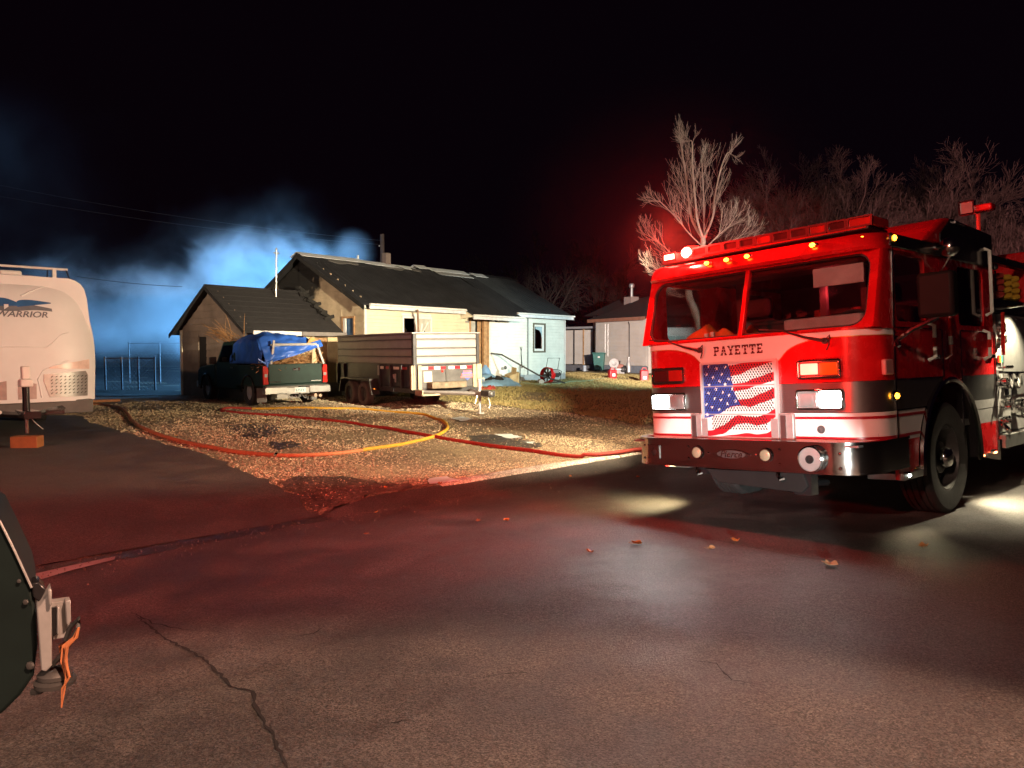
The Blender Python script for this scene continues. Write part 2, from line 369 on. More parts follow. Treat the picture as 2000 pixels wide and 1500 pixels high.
def poly_sheet(name, pts, m, lift, step=.3, kind='structure', jag=0.):
    # flat polygon on the terrain (world xy outline) cut into a fine fan-free grid by bmesh
    bm = bmesh.new(); f = bm.faces.new([bm.verts.new((p[0], p[1], 0)) for p in pts])
    bmesh.ops.triangulate(bm, faces=[f])
    xs = [p[0] for p in pts]; ys = [p[1] for p in pts]
    for ax, lo, hi in ((0, min(xs), max(xs)), (1, min(ys), max(ys))):
        k = lo + step
        while k < hi:
            co = (k, 0, 0) if ax == 0 else (0, k, 0); no = (1, 0, 0) if ax == 0 else (0, 1, 0)
            bmesh.ops.bisect_plane(bm, geom=bm.verts[:] + bm.edges[:] + bm.faces[:], plane_co=co, plane_no=no); k += step
    for v in bm.verts: v.co.z = terrain(v.co.x, v.co.y) + lift
    bmesh.ops.recalc_face_normals(bm, faces=bm.faces)
    if sum(f.normal.z for f in bm.faces) < 0: bmesh.ops.reverse_faces(bm, faces=bm.faces)
    me = bpy.data.meshes.new(name); bm.to_mesh(me); bm.free(); me.materials.append(m)
    me.polygons.foreach_set('use_smooth', [True]*len(me.polygons))
    o = bpy.data.objects.new(name, me); COL.objects.link(o)
    if kind: tag(o, kind=kind)
    return o
def jagged(pts, amp, step=.25, seed=1):
    out = []; rr = random.Random(seed)
    for i in range(len(pts)-1):
        a, b = Vector(pts[i][:2]), Vector(pts[i+1][:2]); n = max(1, int((b-a).length/step)); pn = Vector((-(b-a).y, (b-a).x)).normalized()
        for k in range(n): out.append(a + (b-a)*k/n + pn*(rr.uniform(-amp, amp) if k or i else 0))
    return out
# the asphalt apron of the neighbouring drive, broken at its right edge
ap_edge = [gp(*p) for p in ((60, 812), (150, 812), (215, 838), (300, 862), (385, 884), (440, 905), (505, 935), (560, 962), (582, 972), (592, 985), (600, 1000))]
apron_outline = jagged([tuple(p) for p in ap_edge], .05, .2, 4)
q = st(ap_edge[-1].x, ap_edge[-1].y)
far_left = [xy(.0, q[1]), xy(.0, -14), xy(9, -16)]
apron = poly_sheet('driveway', [tuple(p)[:2] for p in apron_outline] + [(ap_edge[-1].x, ap_edge[-1].y)] + [(p.x, p.y) for p in far_left], asphalt_old, .014)
# lawn
lawn_front = [gp(*p) for p in ((940, 790), (985, 793), (1050, 803), (1110, 806), (1180, 818), (1262, 832))]
lf = jagged([tuple(p) for p in lawn_front], .12, .3, 9)
lawn_poly = [tuple(p)[:2] for p in lf] + [(lawn_front[-1].x, lawn_front[-1].y)]
lp = [xy(4.0, 13), xy(3.0, 40), xy(34, 40), xy(34, 24), xy(15.4, 19.5), xy(13.4, 9.5)]
lawn_poly += [(p.x, p.y) for p in lp]
lawn = poly_sheet('lawn', lawn_poly, lawn_dirt, .012, .5)

# kerb: concrete sections with open joints, tapering out at its left end
kerb = tag(bpy.data.objects.new('kerb', None), kind='structure'); COL.objects.link(kerb)
tq = st(gp(770, 990).x, gp(770, 990).y)[1]; t0 = tq; ksec = [1.0, 1.5, 1.9, 1.5, 1.5, 1.5, 1.5, 1.5, 1.5, 1.5, 1.5, 1.5]
for i, L_ in enumerate(ksec):
    mb = MB(); n = 8; vs = []
    prof = [(-.075, -.13), (-.05, -.06), (-.02, .035), (.02, .055), (.13, .058), (.165, .02), (.17, -.15)]
    for k in range(n+1):
        t = t0 + .008 + (L_-.016)*k/n; h = smoothstep(tq-.2, tq+1.2, t)*.9 + .1; p0 = xy(0, t)
        zb = -.028 + .01*noise.noise((t*1.3, 0, 0))
        for s_, z_ in prof:
            p = xy(s_ + .012*noise.noise((t*2, s_*9, 5)), t); vs.append((p.x, p.y, zb + (z_*h if z_ > 0 else z_) - (1-h)*.06 + .006*noise.noise((t*5, s_*20, 1))))
    m_ = len(prof)
    fs = [(k*m_+j, k*m_+j+1, (k+1)*m_+j+1, (k+1)*m_+j) for k in range(n) for j in range(m_-1)] + [tuple(range(m_)), tuple(reversed(range(n*m_, n*m_+m_)))]
    mb.faces(vs, fs); mb.build('kerb_section', concrete, kerb, smooth=50, merge=True); t0 += L_
# gutter pan beside the road along the apron, wet
gut_m = mat('gutter_concrete', (.30, .28, .27), .55, bump=.5, bscale=40, var=.3, scale=3)
g_out = [gp(*p) for p in ((55, 1127), (140, 1106), (225, 1090))]
gpoly = [(p.x, p.y) for p in g_out] + [(p.x, p.y) for p in (gp(224, 1096), gp(140, 1116), gp(55, 1142))]
poly_sheet('gutter', gpoly, gut_m, .008, .2)
dirt_wet = ground_mat('wet_dirt', [(.030, .024, .020), (.022, .018, .016), (.045, .036, .028)], (1, 5, 60), .45, .9, 50)
gd = [gp(*p) for p in ((58, 1117), (220, 1086), (420, 1045), (560, 1010), (640, 990), (760, 975))]
gd2 = [gp(*p) for p in ((770, 990), (640, 1016), (520, 1038), (420, 1058), (220, 1099), (58, 1130))]
poly_sheet('gutter_dirt', jagged([tuple(p) for p in gd], .03, .15, 3) + [tuple(gd[-1])[:2]] + jagged([tuple(p) for p in gd2], .03, .15, 5) + [tuple(gd2[-1])[:2]], dirt_wet, .004, .2)

kf = jagged([tuple(xy(-.07, tq + .1 + k*.5)) for k in range(18)], .015, .2, 21); kf2 = jagged([tuple(xy(-.20, tq + 8.6 - k*.5)) for k in range(18)], .05, .2, 22)
poly_sheet('kerb_litter', [tuple(p) for p in kf] + [tuple(p) for p in kf2], dirt_wet, .006, .2)
for pix_, sd_ in (([(440, 832), (480, 828), (530, 828), (548, 838), (530, 852), (490, 858), (455, 846)], 31), ([(528, 864), (575, 862), (585, 874), (545, 880)], 32), ([(905, 852), (960, 850), (1010, 856), (1060, 872), (1000, 880), (930, 866)], 33)):
    jp = jagged([tuple(gp(*p)) for p in pix_] + [tuple(gp(*pix_[0]))], .10, .15, sd_); poly_sheet('wet_soil', [tuple(p) for p in jp], dirt_wet, .009, .3)
back_soil = ground_mat('back_yard_soil', [(.030, .026, .020), (.020, .018, .015), (.042, .036, .026)], (.5, 3, 30), .9, .9, 30)
poly_sheet('back_yard', [(-30, 24.5), (-13.5, 23.6), (-10.8, 24.6), (-6, 31), (0, 38), (0, 52), (-40, 52)], back_soil, .012, 1.0)
# dark soaked soil where gravel, apron and kerb end meet
wet_pix = [(545, 945), (600, 930), (680, 935), (760, 945), (830, 950), (800, 968), (770, 985), (700, 996), (640, 1004), (598, 1008), (588, 985), (560, 968)]
wet_poly = jagged([tuple(gp(*p)) for p in wet_pix] + [tuple(gp(*wet_pix[0]))], .10, .10, 12)
soil_m = ground_mat('soaked_gravel', [(.10, .075, .055), (.045, .035, .028), (.14, .105, .075)], (1.2, 4, 45), .6, 1.0, 45)
poly_sheet('wet_soil', [tuple(p) for p in wet_poly], soil_m, .010, .2)
# puddles
water = mat('puddle_slush', (.72, .80, .82), .30, 0, .12, 3, bump=.12, bscale=5, spec=.9)
def puddle(pix, seed):
    pts = [gp(*p) for p in pix]; pts.append(pts[0])
    j = jagged([tuple(p) for p in pts], .035, .09, seed); zc = sum(terrain(p[0], p[1]) for p in j)/len(j)
    o = poly_sheet('puddle', [tuple(p) for p in j], water, .016, .25); return o
puddle([(838, 938), (870, 934), (905, 940), (950, 936), (985, 926), (1045, 921), (1046, 928), (1000, 938), (950, 942), (890, 946), (842, 948)], 2)
puddle([(1058, 921), (1098, 914), (1112, 912), (1100, 918), (1062, 925)], 3)
puddle([(880, 818), (905, 815), (925, 820), (900, 825)], 5)
puddle([(965, 850), (1000, 849), (1020, 856), (995, 858)], 6)
puddle([(1020, 865), (1045, 864), (1040, 870)], 7)
puddle([(738, 805), (775, 803), (770, 808)], 8)

# cracks in the road
crack_m = mat('crack_dark', (.010, .009, .009), .9)
def crack(pix, w, seed):
    pts = [gp(*p) for p in pix]; rr = random.Random(seed); line = []
    for i in range(len(pts)-1):
        n = max(2, int((pts[i+1]-pts[i]).length/.035))
        for k in range(n): line.append(pts[i].lerp(pts[i+1], k/n) + Vector((rr.uniform(-1, 1), rr.uniform(-1, 1), 0))*.008)
    line.append(pts[-1]); L_, R_ = [], []
    for i, p in enumerate(line):
        d = (line[min(i+1, len(line)-1)] - line[max(0, i-1)]); nrm = Vector((-d.y, d.x, 0)).normalized(); ww = w*(.35 + rr.random())*min(1, (i+1)/6, (len(line)-i)/6)
        for lst, sg in ((L_, 1), (R_, -1)):
            c = p + nrm*sg*ww; lst.append((c.x, c.y, terrain(c.x, c.y) + .005))
    mb = MB(); n = len(line); mb.faces(L_ + R_, [(i, n+i, n+i+1, i+1) for i in range(n-1)]); return mb.build('crack', crack_m, road, smooth=0)
crack([(265, 1205), (330, 1255), (395, 1290), (430, 1320), (450, 1345), (490, 1355), (498, 1385), (520, 1420), (545, 1470), (570, 1520)], .008, 1)
crack([(255, 1200), (300, 1222), (370, 1237)], .005, 2)
crack([(745, 1425), (780, 1415), (800, 1412)], .008, 3)
crack([(560, 1250), (610, 1240), (640, 1225)], .006, 4)
crack([(1262, 1042), (1330, 1047), (1400, 1058), (1480, 1072), (1560, 1090), (1650, 1100)], .004, 6)
crack([(940, 1330), (1010, 1316), (1060, 1322)], .005, 7)
crack([(1330, 1290), (1400, 1300), (1430, 1330), (1500, 1345)], .004, 8)
crack([(66, 872), (75, 885), (110, 900)], .006, 5)

# ------------------------------------------------------------------ gravel stones (nobody could count them): one mesh
stone_m = ground_mat('gravel_stone', [(.52, .43, .28), (.25, .195, .125), (.38, .30, .20)], (.55, 1.3, 55), .75, .3, 60)
def pip(x, y, poly):
    ins = False; n = len(poly); j = n-1
    for i in range(n):
        xi, yi = poly[i][0], poly[i][1]; xj, yj = poly[j][0], poly[j][1]
        if (yi > y) != (yj > y) and x < (xj-xi)*(y-yi)/(yj-yi)+xi: ins = not ins
        j = i
    return ins
mud_poly = [tuple(gp(*p))[:2] for p in ((880, 800), (1000, 800), (1240, 835), (1240, 850), (1050, 842), (960, 872), (900, 850))]
apron_poly = [tuple(p)[:2] for p in apron_outline] + [(p.x, p.y) for p in far_left]
vs, fs = [], []
n_st = 0; tries = 0
while n_st < 42000 and tries < 150000:
    tries += 1
    u = rnd.random(); s = .2 + 15*u**1.6; t = rnd.uniform(-6, 13)
    p = xy(s, t); x, y = p.x, p.y
    if y < 4 or abs((x)/(y)) > .8: continue
    if pip(x, y, apron_poly) or pip(x, y, lawn_poly): continue
    dens = noise.noise((x*.5, y*.5, 7)) + .35
    if pip(x, y, wet_poly) and rnd.random() < .45: continue
    if pip(x, y, mud_poly) and rnd.random() < .7: continue
    if rnd.random() > .45 + dens: continue
    r = rnd.uniform(.007, .019)*(1 + .06*s); z = terrain(x, y); b = len(vs); a0 = rnd.random()*6.28
    for k in range(4):
        g = a0 + k*1.571; vs.append((x + r*rnd.uniform(.7, 1.3)*math.cos(g), y + r*rnd.uniform(.7, 1.3)*math.sin(g), z - .002 + rnd.random()*r*.4))
    vs.append((x + rnd.uniform(-.3, .3)*r, y + rnd.uniform(-.3, .3)*r, z + r*rnd.uniform(.6, 1.1)))
    fs += [(b, b+1, b+4), (b+1, b+2, b+4), (b+2, b+3, b+4), (b+3, b, b+4)]; n_st += 1
me = bpy.data.meshes.new('gravel'); me.from_pydata(vs, [], fs); me.materials.append(stone_m); me.update()
tag(bpy.data.objects.new('gravel', me), kind='stuff'); COL.objects.link(bpy.data.objects['gravel'])
bpy.data.objects['gravel']['label'] = 'loose pale gravel spread over the yard and drive'

# grit, chips and leaf crumbs lying on the road and apron
vs, fs = [], []
for k in range(1500):
    if k < 1400: p = xy(-abs(rnd.gauss(0, .35)) - .05, rnd.uniform(-6, 8))
    else: p = xy(rnd.uniform(.2, 4), rnd.uniform(-6, -1))
    x, y = p.x, p.y
    if y < 1.8 or abs(x/y) > .8: continue
    r = rnd.uniform(.003, .009); z = terrain(x, y) + .014; b = len(vs); a0 = rnd.random()*6
    for q in range(3): vs.append((x + r*math.cos(a0+q*2.1), y + r*math.sin(a0+q*2.1), z - .004))
    vs.append((x, y, z + r*.7)); fs += [(b, b+1, b+3), (b+1, b+2, b+3), (b+2, b, b+3)]
me = bpy.data.meshes.new('grit'); me.from_pydata(vs, [], fs); me.materials.append(ground_mat('grit_stone', [(.16, .12, .085), (.10, .06, .035), (.20, .16, .12)], (9, 20, 40), .8, .2, 60)); me.update()
go_ = bpy.data.objects.new('grit', me); COL.objects.link(go_); tag(go_, 'loose grit and leaf crumbs scattered over the road', kind='stuff')

# dry winter grass
grass_m = mat('dry_grass', (.44, .33, .13), .8, var=.3, scale=1.2, col2=(.28, .24, .09))
vs, fs = [], []; n_g = 0; tries = 0
while n_g < 90000 and tries < 300000:
    tries += 1
    s = rnd.uniform(2.5, 22); t = rnd.uniform(7, 26); p = xy(s, t); x, y = p.x, p.y
    if abs(x/y) > .75 or not pip(x, y, lawn_poly): continue
    if noise.noise((x*.7, y*.7, 2)) + .55 < rnd.random()*.8: continue
    z = terrain(x, y) + .01; h = rnd.uniform(.02, .07)*(1 + .5*noise.noise((x*.9, y*.9, 8))); a = rnd.random()*6.28; w = .006 + .0005*y
    dx, dy = math.cos(a)*w, math.sin(a)*w; lx, ly = rnd.uniform(-1, 1)*h*.8, rnd.uniform(-1, 1)*h*.8; b = len(vs)
    vs += [(x-dx, y-dy, z), (x+dx, y+dy, z), (x+lx, y+ly, z+h)]; fs.append((b, b+1, b+2)); n_g += 1
me = bpy.data.meshes.new('grass'); me.from_pydata(vs, [], fs); me.materials.append(grass_m); me.update()
go = bpy.data.objects.new('grass', me); COL.objects.link(go); tag(go, 'short dry winter grass growing on the lawn', kind='stuff')

# ------------------------------------------------------------------ fallen leaves
leaf_ms = [mat('leaf_orange', (.48, .17, .035), .6, var=.35, scale=25), mat('leaf_brown', (.30, .15, .06), .65, var=.35, scale=25), mat('leaf_yellow', (.55, .33, .06), .6, var=.3, scale=25)]
def leaf_mesh(seed):
    rr = random.Random(seed); mb = MB(); n = 10; rim = []; inner = []
    for k in range(n):
        a = 2*math.pi*k/n; r = (1.0 if k % 2 == 0 else .80)*rr.uniform(.85, 1.08)
        rim.append((r*math.cos(a), r*.85*math.sin(a), rr.uniform(.15, .75))); inner.append((.5*r*math.cos(a), .45*r*math.sin(a), rr.uniform(.0, .3)))
    vs = rim + inner + [(0, 0, .12)] + [(x, y, z-.05) for x, y, z in rim + inner] + [(0, 0, .07)]
    fs = []
    for k in range(n):
        j = (k+1) % n; fs += [(k, j, n+j, n+k), (n+k, n+j, 2*n)]; o = 2*n+1
        fs += [(o+k, o+n+k, o+n+j, o+j), (o+n+k, o+2*n, o+n+j), (k, o+k, o+j, j)]
    mb.faces(vs, fs); mb.tube([(.1, 0, .1), (.9, .15, .1), (1.5, .3, .3)], .05, 4); return mb
leaf_protos = []
for k in range(3):
    o = leaf_mesh(k+5).build('fallen_leaf', leaf_ms[k], smooth=60); leaf_protos.append(o)
leaf_spots = [
 (1244, 1066, .085, 0, 'large curled orange leaf on the bright wet patch of road'), (1152, 1083, .07, 0, 'orange leaf at the left edge of the wet road patch'),
 (1389, 1075, .065, 1, 'small pinkish brown leaf right of the wet road patch'), (1437, 1060, .075, 0, 'cupped orange leaf with its stem up beside the long pale road line'),
 (1805, 1072, .08, 0, 'orange leaf on the lit road before the engine wheel'), (1622, 1110, .10, 1, 'flat brown leaf on the road nearest the camera'),
 (989, 1020, .06, 0, 'orange leaf on the dark road below the kerb'), (934, 1021, .06, 1, 'dull flat leaf beside the orange one on the dark road'),
 (1246, 934, .055, 0, 'leaf on the road just under the bumper end'), (1140, 924, .06, 0, 'bright orange leaf at the kerb foot near the engine'), (1114, 933, .05, 0, 'orange leaf in the gutter next to the kerb joint'),
 (1043, 941, .05, 0, 'orange leaf against the kerb face below the puddle'), (859, 966, .06, 1, 'pale brown leaf lying on the kerb top'), (753, 955, .05, 0, 'leaf on the dark wet gravel by the kerb end'),
 (735, 1003, .05, 2, 'yellowish torn leaf in the gutter at the kerb end'), (640, 826, .05, 2, 'leaf between the two hose runs'), (862, 823, .06, 2, 'yellow leaf at the outside of the hose bend'),
 (877, 811, .05, 2, 'yellow leaf behind the hose bend'), (490, 830, .05, 2, 'small leaf on the dark stain in the gravel'), (345, 852, .045, 2, 'small yellow leaf beside the long red hose'), (1181, 757, .07, 2, 'yellow leaf high on the lawn'),
 (1172, 770, .06, 0, 'orange leaf on the lawn left of the engine'), (716, 1046, .05, 1, 'brown leaf on the dark open road'), (1145, 880, .05, 0, 'small orange leaf beside the red hose'),
 (985, 905, .05, 1, 'brown leaf between red hose and puddle'), (1100, 903, .05, 0, 'little orange leaf behind the puddle')]
used = [False]*3
for (px, py, sz, k, lab) in leaf_spots:
    o = leaf_protos[k] if not used[k] else leaf_protos[k].copy()
    if used[k]: COL.objects.link(o)
    used[k] = True; p = gp(px, py); o.location = p + Vector((0, 0, .012)); o.scale = (sz*.58, sz*.58, sz*.5); o.rotation_euler = (rnd.uniform(-.2, .2), rnd.uniform(-.2, .2), rnd.random()*6)
    tag(o, lab, 'leaf', 'fallen leaves on road and yard')
# ------------------------------------------------------------------ fire engine (local: x across, y back from the cab front, z up)
eng = thing('fire_engine', 'red and white fire engine with flag grille and flashing red roof lights', 'fire engine', TORG, (0, -TROLL, -TYAW))
W0, W1, UC, RC = -1.22, 1.20, -.05, .28
def outline(r=RC, vend=.36, w0=W0, w1=W1, step=.04, vf=0., n=8):
    p = [(w0, vend)] + [(w0+r-r*math.cos(R(90*i/n)), vf+r-r*math.sin(R(90*i/n))) for i in range(n+1)]
    k = int((w1-w0-2*r)/step); p += [(w0+r+(w1-w0-2*r)*i/k, vf) for i in range(1, k)]
    p += [(w1-r+r*math.sin(R(90*i/n)), vf+r-r*math.cos(R(90*i/n))) for i in range(n+1)] + [(w1, vend)]
    return p
def wrap(mb, pts, zlo, zhi, th=.03, off=0., rake=0., z0=0.):
    # a curved band following the outline; zlo / zhi numbers or functions of (u, v)
    n = len(pts); vs = []
    nor = []
    for i in range(n):
        a = Vector(pts[max(0, i-1)]); b = Vector(pts[min(n-1, i+1)]); d = (b-a).normalized(); nor.append(Vector((d.y, -d.x)))
    for i, (u, v) in enumerate(pts):
        a = zlo(u, v) if callable(zlo) else zlo; b = zhi(u, v) if callable(zhi) else zhi
        for o_, z in ((off, a), (off, b), (off-th, b), (off-th, a)):
            q = Vector((u, v)) + nor[i]*o_; vs.append((q.x, q.y + rake*(z-z0), z))
    fs = []
    for i in range(n-1):
        for k in range(4): fs.append((i*4+k, i*4+(k+1) % 4, (i+1)*4+(k+1) % 4, (i+1)*4+k))
    fs += [(3, 2, 1, 0), tuple((n-1)*4+k for k in range(4))]
    return mb.faces(vs, fs)
def part(name, m, fn, bevel=0., parent=None, smooth=35, merge=True):
    mb = MB(); fn(mb); return mb.build(name, m, parent or eng, bevel=bevel, smooth=smooth, merge=merge)
OUT = outline()
def sw(u, v):
    d = abs(u-UC)
    if d < .43: return 1.512
    return 1.512 + .172*math.sqrt(max(0, 1-(1-min(1, (d-.43)/.44))**2)) if d < .87 else 1.684
part('front_panel_white', white_paint, lambda m: wrap(m, OUT, sw, 1.735))
part('front_panel_red', red_paint, lambda m: wrap(m, OUT, 1.302, sw))
part('chrome_band', steel_brushed, lambda m: [wrap(m, OUT, 1.042, 1.298)] + [wrap(m, OUT, 1.05+.021*k, 1.056+.021*k, .02, .004) for k in range(12)])
part('lower_band', white_paint, lambda m: wrap(m, OUT, .782, 1.038))
for z in (.985, .812): part('pinstripe', stripe_red, lambda m: wrap(m, OUT, z, z+.022, .012, .006))
part('belt_moulding', red_paint, lambda m: wrap(m, OUT, 1.735, 1.752, .06, .012))
# small gold dots along the white panel
part('gold_line', gold, lambda m: [wrap(m, OUT, lambda u, v: sw(u, v)-.006, lambda u, v: sw(u, v), .01, .004)])
# windscreen frame: raked ring with a rounded opening, plus corner pillars
RK, ZB, ZT = .30, 1.745, 2.42
def ws(a, b, d): return (a, .03 + RK*(b-ZB) + d, b)
def ring(mb, outer, inner, fn, d0, d1):
    # outer and inner outlines with equal point counts
    n = len(outer); vs = [fn(a, b, d0) for a, b in outer] + [fn(a, b, d0) for a, b in inner] + [fn(a, b, d1) for a, b in outer] + [fn(a, b, d1) for a, b in inner]
    fs = []
    for i in range(n):
        j = (i+1) % n; fs += [(i, j, n+j, n+i), (2*n+j, 2*n+i, 3*n+i, 3*n+j), (n+i, n+j, 3*n+j, 3*n+i), (j, i, 2*n+i, 2*n+j)]
    return mb.faces(vs, fs)
ro = rrect(W0+.02, W1-.02, ZB, ZT, .02, 6); ri = rrect(W0+.085, W1-.085, ZB+.02, ZT-.03, .13, 6)
part('windscreen_frame', red_paint, lambda m: ring(m, ro, ri, ws, 0, .05))
part('windscreen_seal', rubber, lambda m: ring(m, ri, rrect(W0+.10, W1-.10, ZB+.035, ZT-.045, .12, 6), ws, .012, .045))
for a, b in ((W0+.09, -.07), (-.03, W1-.09)):
    part('windscreen_pane', glass, lambda m: m.prism(rrect(a, b, ZB+.025, ZT-.035, .10, 4), ws, .028, .034))
part('centre_post', red_paint, lambda m: m.prism([(-.072, ZB), (-.028, ZB), (-.028, ZT-.02), (-.072, ZT-.02)], ws, -.006, .05), bevel=.006)
for w, sg in ((W0, -1), (W1, 1)):
    def pil(m):
        q = [(w - sg*.02, .03), (w, .06), (w, .36), (w-sg*.05, .36), (w-sg*.05, .07)]
        vs = [(u, v + (RK*(z-ZB) if v < .2 else .05*(z-ZB)), z) for z in (ZB, ZT+.03) for u, v in q]; n = 5
        m.faces(vs, [tuple(reversed(range(n))), tuple(range(n, 2*n))] + [(i, (i+1) % n, n+(i+1) % n, n+i) for i in range(n)])
    part('corner_pillar', red_paint, pil)
    part('corner_trim', chrome, lambda m: m.tube([(w+sg*.006, .358, .62), (w+sg*.006, .362, 1.72), (w+sg*.008, .395, 2.43)], .011, 6))
# brow above the windscreen and the flat roof behind it
def brow(m):
    o2 = outline(.22, .75, W0-.01, W1+.01, .06)
    n = len(o2); lev = [(2.405, .13), (2.43, .10), (2.50, .115), (2.545, .16), (2.56, .24)]
    vs = []
    for z, dv in lev:
        for u, v in o2:
            k = 1 - (z-2.43)*.25
            vs.append((UC + (u-UC)*k, v + dv, z))
    fs = [(i*n+j, i*n+j+1, (i+1)*n+j+1, (i+1)*n+j) for i in range(len(lev)-1) for j in range(n-1)]
    fs += [tuple(reversed(range(n))), tuple(range((len(lev)-1)*n, len(lev)*n))]
    m.faces(vs, fs)
part('brow', red_paint, brow)
part('roof', black_paint, lambda m: m.box(W0+.02, W1-.02, .80, 2.98, 2.47, 2.565), bevel=.02)
for w, sg in ((W0, -1), (W1, 1)):
    part('roof_rail', black_paint, lambda m: m.box(min(w, w+sg*.02), max(w, w+sg*.02), .36, 2.98, 2.43, 2.545), bevel=.008)
# amber marker lamps on the brow
for u, z in ((-1.0, 2.505), (-.42, 2.508), (-.20, 2.508), (.02, 2.508), (.66, 2.508), (1.06, 2.505)):
    dv = .13 if abs(u-UC) < .95 else .19
    b = part('marker_lamp', chrome, lambda m: m.sph((u, .115 + (dv-.13)*1.2, z), .05, 10, (1, .5, .42)))
    part('lens', lamp_amber, lambda m: m.sph((u, .094 + (dv-.13)*1.2, z-.003), .028, 8, (1, .7, .7)), parent=b)
c_ = part('marker_lamp', chrome, lambda m: m.sph((W1-.01, .44, 2.50), .045, 10, (.6, 1, .5)))
part('lens', lamp_amber, lambda m: m.sph((W1+.015, .43, 2.505), .028, 8), parent=c_)
# raised roof
def raised(m):
    u0, u1 = W0+.03, W1
    p = [(1.15, 2.56), (1.62, 2.815), (1.80, 2.845), (2.98, 2.80), (2.98, 2.56)]
    m.prism(p, lambda a, b, d: (d, a, b), u0, u1)
rr_ = part('raised_roof', red_paint, raised, bevel=.03)
part('raised_roof_inset', black_paint, lambda m: m.faces([(UC-.95, 1.235, 2.624), (UC+.62, 1.235, 2.624), (UC+.75, 1.50, 2.767), (UC-.95, 1.50, 2.767), (UC-.95, 1.26, 2.612), (UC+.62, 1.26, 2.612), (UC+.75, 1.525, 2.755), (UC-.95, 1.525, 2.755)],
     [(0, 1, 2, 3), (7, 6, 5, 4), (0, 4, 5, 1), (1, 5, 6, 2), (2, 6, 7, 3), (3, 7, 4, 0)]), parent=rr_)
part('raised_roof_side', black_paint, lambda m: m.prism([(1.50, 2.44), (1.50, 2.66), (1.80, 2.83), (2.98, 2.785), (2.98, 2.44)], lambda a, b, d: (d, a, b), W1+.004, W1+.022), bevel=.006)
for v0, z0 in ((1.86, 2.80), (1.30, 2.50)):
    part('drip_rail', chrome, lambda m: m.tube([(W1+.03, v0, z0), (W1+.03, v0+.28, z0-.005)], .012, 6))
# light bar with its separate modules
part('lightbar_base', black_plastic, lambda m: m.box(-1.06, 1.10, .22, .60, 2.585, 2.612), bevel=.008)
frame_dk = mat('lightbar_frame', (.10, .008, .008), .35)
part('lightbar_rail', lens_red, lambda m: m.box(-.55, 1.08, .215, .225, 2.596, 2.608))
kinds = [lamp_white_hot, lamp_red_hot, lens_dark, lens_red, lens_dark, lens_dark, lens_red, lens_dark, lens_dark, lens_red, lens_dark, lens_red]
lamp_red_glow = mat('lamp_red_glow', (.8, .03, .02), .3, emit=5, ecol=(1, .012, .008)); lamp_core = mat('lamp_core', (1, .8, .7), .3, emit=9, ecol=(1, .62, .42))
uu = -1.05
for i, m_ in enumerate(kinds):
    wd = .176 if i not in (1, 11) else (.20 if i == 1 else .22)
    if i == 1:
        o = part('beacon', lamp_red_glow, lambda m: m.lathe([(.001, -.02), (.06, -.015), (.088, .03), (.088, .10), (.07, .135), (.001, .145)], (uu+.10, .37, 2.615), (0, 0, 1), 18)); part('beacon_lamp', lamp_core, lambda m: m.sph((uu+.085, .300, 2.685), .066, 12, (1, .6, .85)), parent=o)
    else:
        o = part('lightbar_module', lamp_red_glow if i == 0 else m_, lambda m: m.box(uu+.006, uu+wd-.006, .235, .58, 2.614, 2.70), bevel=.012)
        part('module_bezel', frame_dk if i not in (0,) else black_plastic, lambda m: ring(m, rrect(uu+.001, uu+wd-.001, 2.612, 2.706, .01, 2), rrect(uu+.018, uu+wd-.018, 2.628, 2.69, .01, 2), lambda a, b, d: (a, .222+d, b), 0, .02), parent=o)
        if i == 0: part('module_lamp', lamp_core, lambda m: m.box(uu+.028, uu+wd-.022, .226, .234, 2.634, 2.684), bevel=.006, parent=o)
    uu += wd
# ---- grille with the flag
gx0, gx1 = UC-.405, UC+.395
bright_trim = mat('bright_trim', (.80, .79, .78), .32, .35, .05)
part('grille_surround', bright_trim, lambda m: [ring(m, rrect(gx0, gx1, .80, 1.53, .01, 1), rrect(gx0+.022, gx1-.022, .82, 1.508, .01, 1), lambda a, b, d: (a, d, b), -.045, 0)])
for u0, u1 in ((UC-.54, gx0-.004), (gx1+.004, UC+.54)):
    part('grille_side_panel', steel_dull, lambda m: m.box(u0, u1, -.04, .0, .795, 1.035), bevel=.01)
    part('corner_plate', steel_brushed, lambda m: m.box(u0, u0+.055 if u0 < UC else u1, -.046, -.01, .80, 1.0) if False else m.box(min(u0+.02, u1-.05), min(u0+.02, u1-.05)+.05, -.047, -.041, .81, 1.02))
for a, b in ((gx0+.002, gx0+.065), (gx1-.065, gx1-.002)):
    part('grille_corner', steel_dull, lambda m: m.box(a, b, -.052, -.046, .79, .99))
part('grille_sill', steel_dull, lambda m: m.box(gx0, gx1, -.052, -.03, .782, .812))
def interp(x, pts):
    if x <= pts[0][0]: return pts[0][1]
    for (a, b), (c, d) in zip(pts, pts[1:]):
        if x <= c:
            t = (x-a)/(c-a); t = t*t*(3-2*t)*.6 + t*.4; return b + (d-b)*t
    return pts[-1][1]
FX = lambda x: gx0+.022 + (x-.0)*(gx1-gx0-.044); FZ = lambda y: 1.508 - y*(1.508-.815)
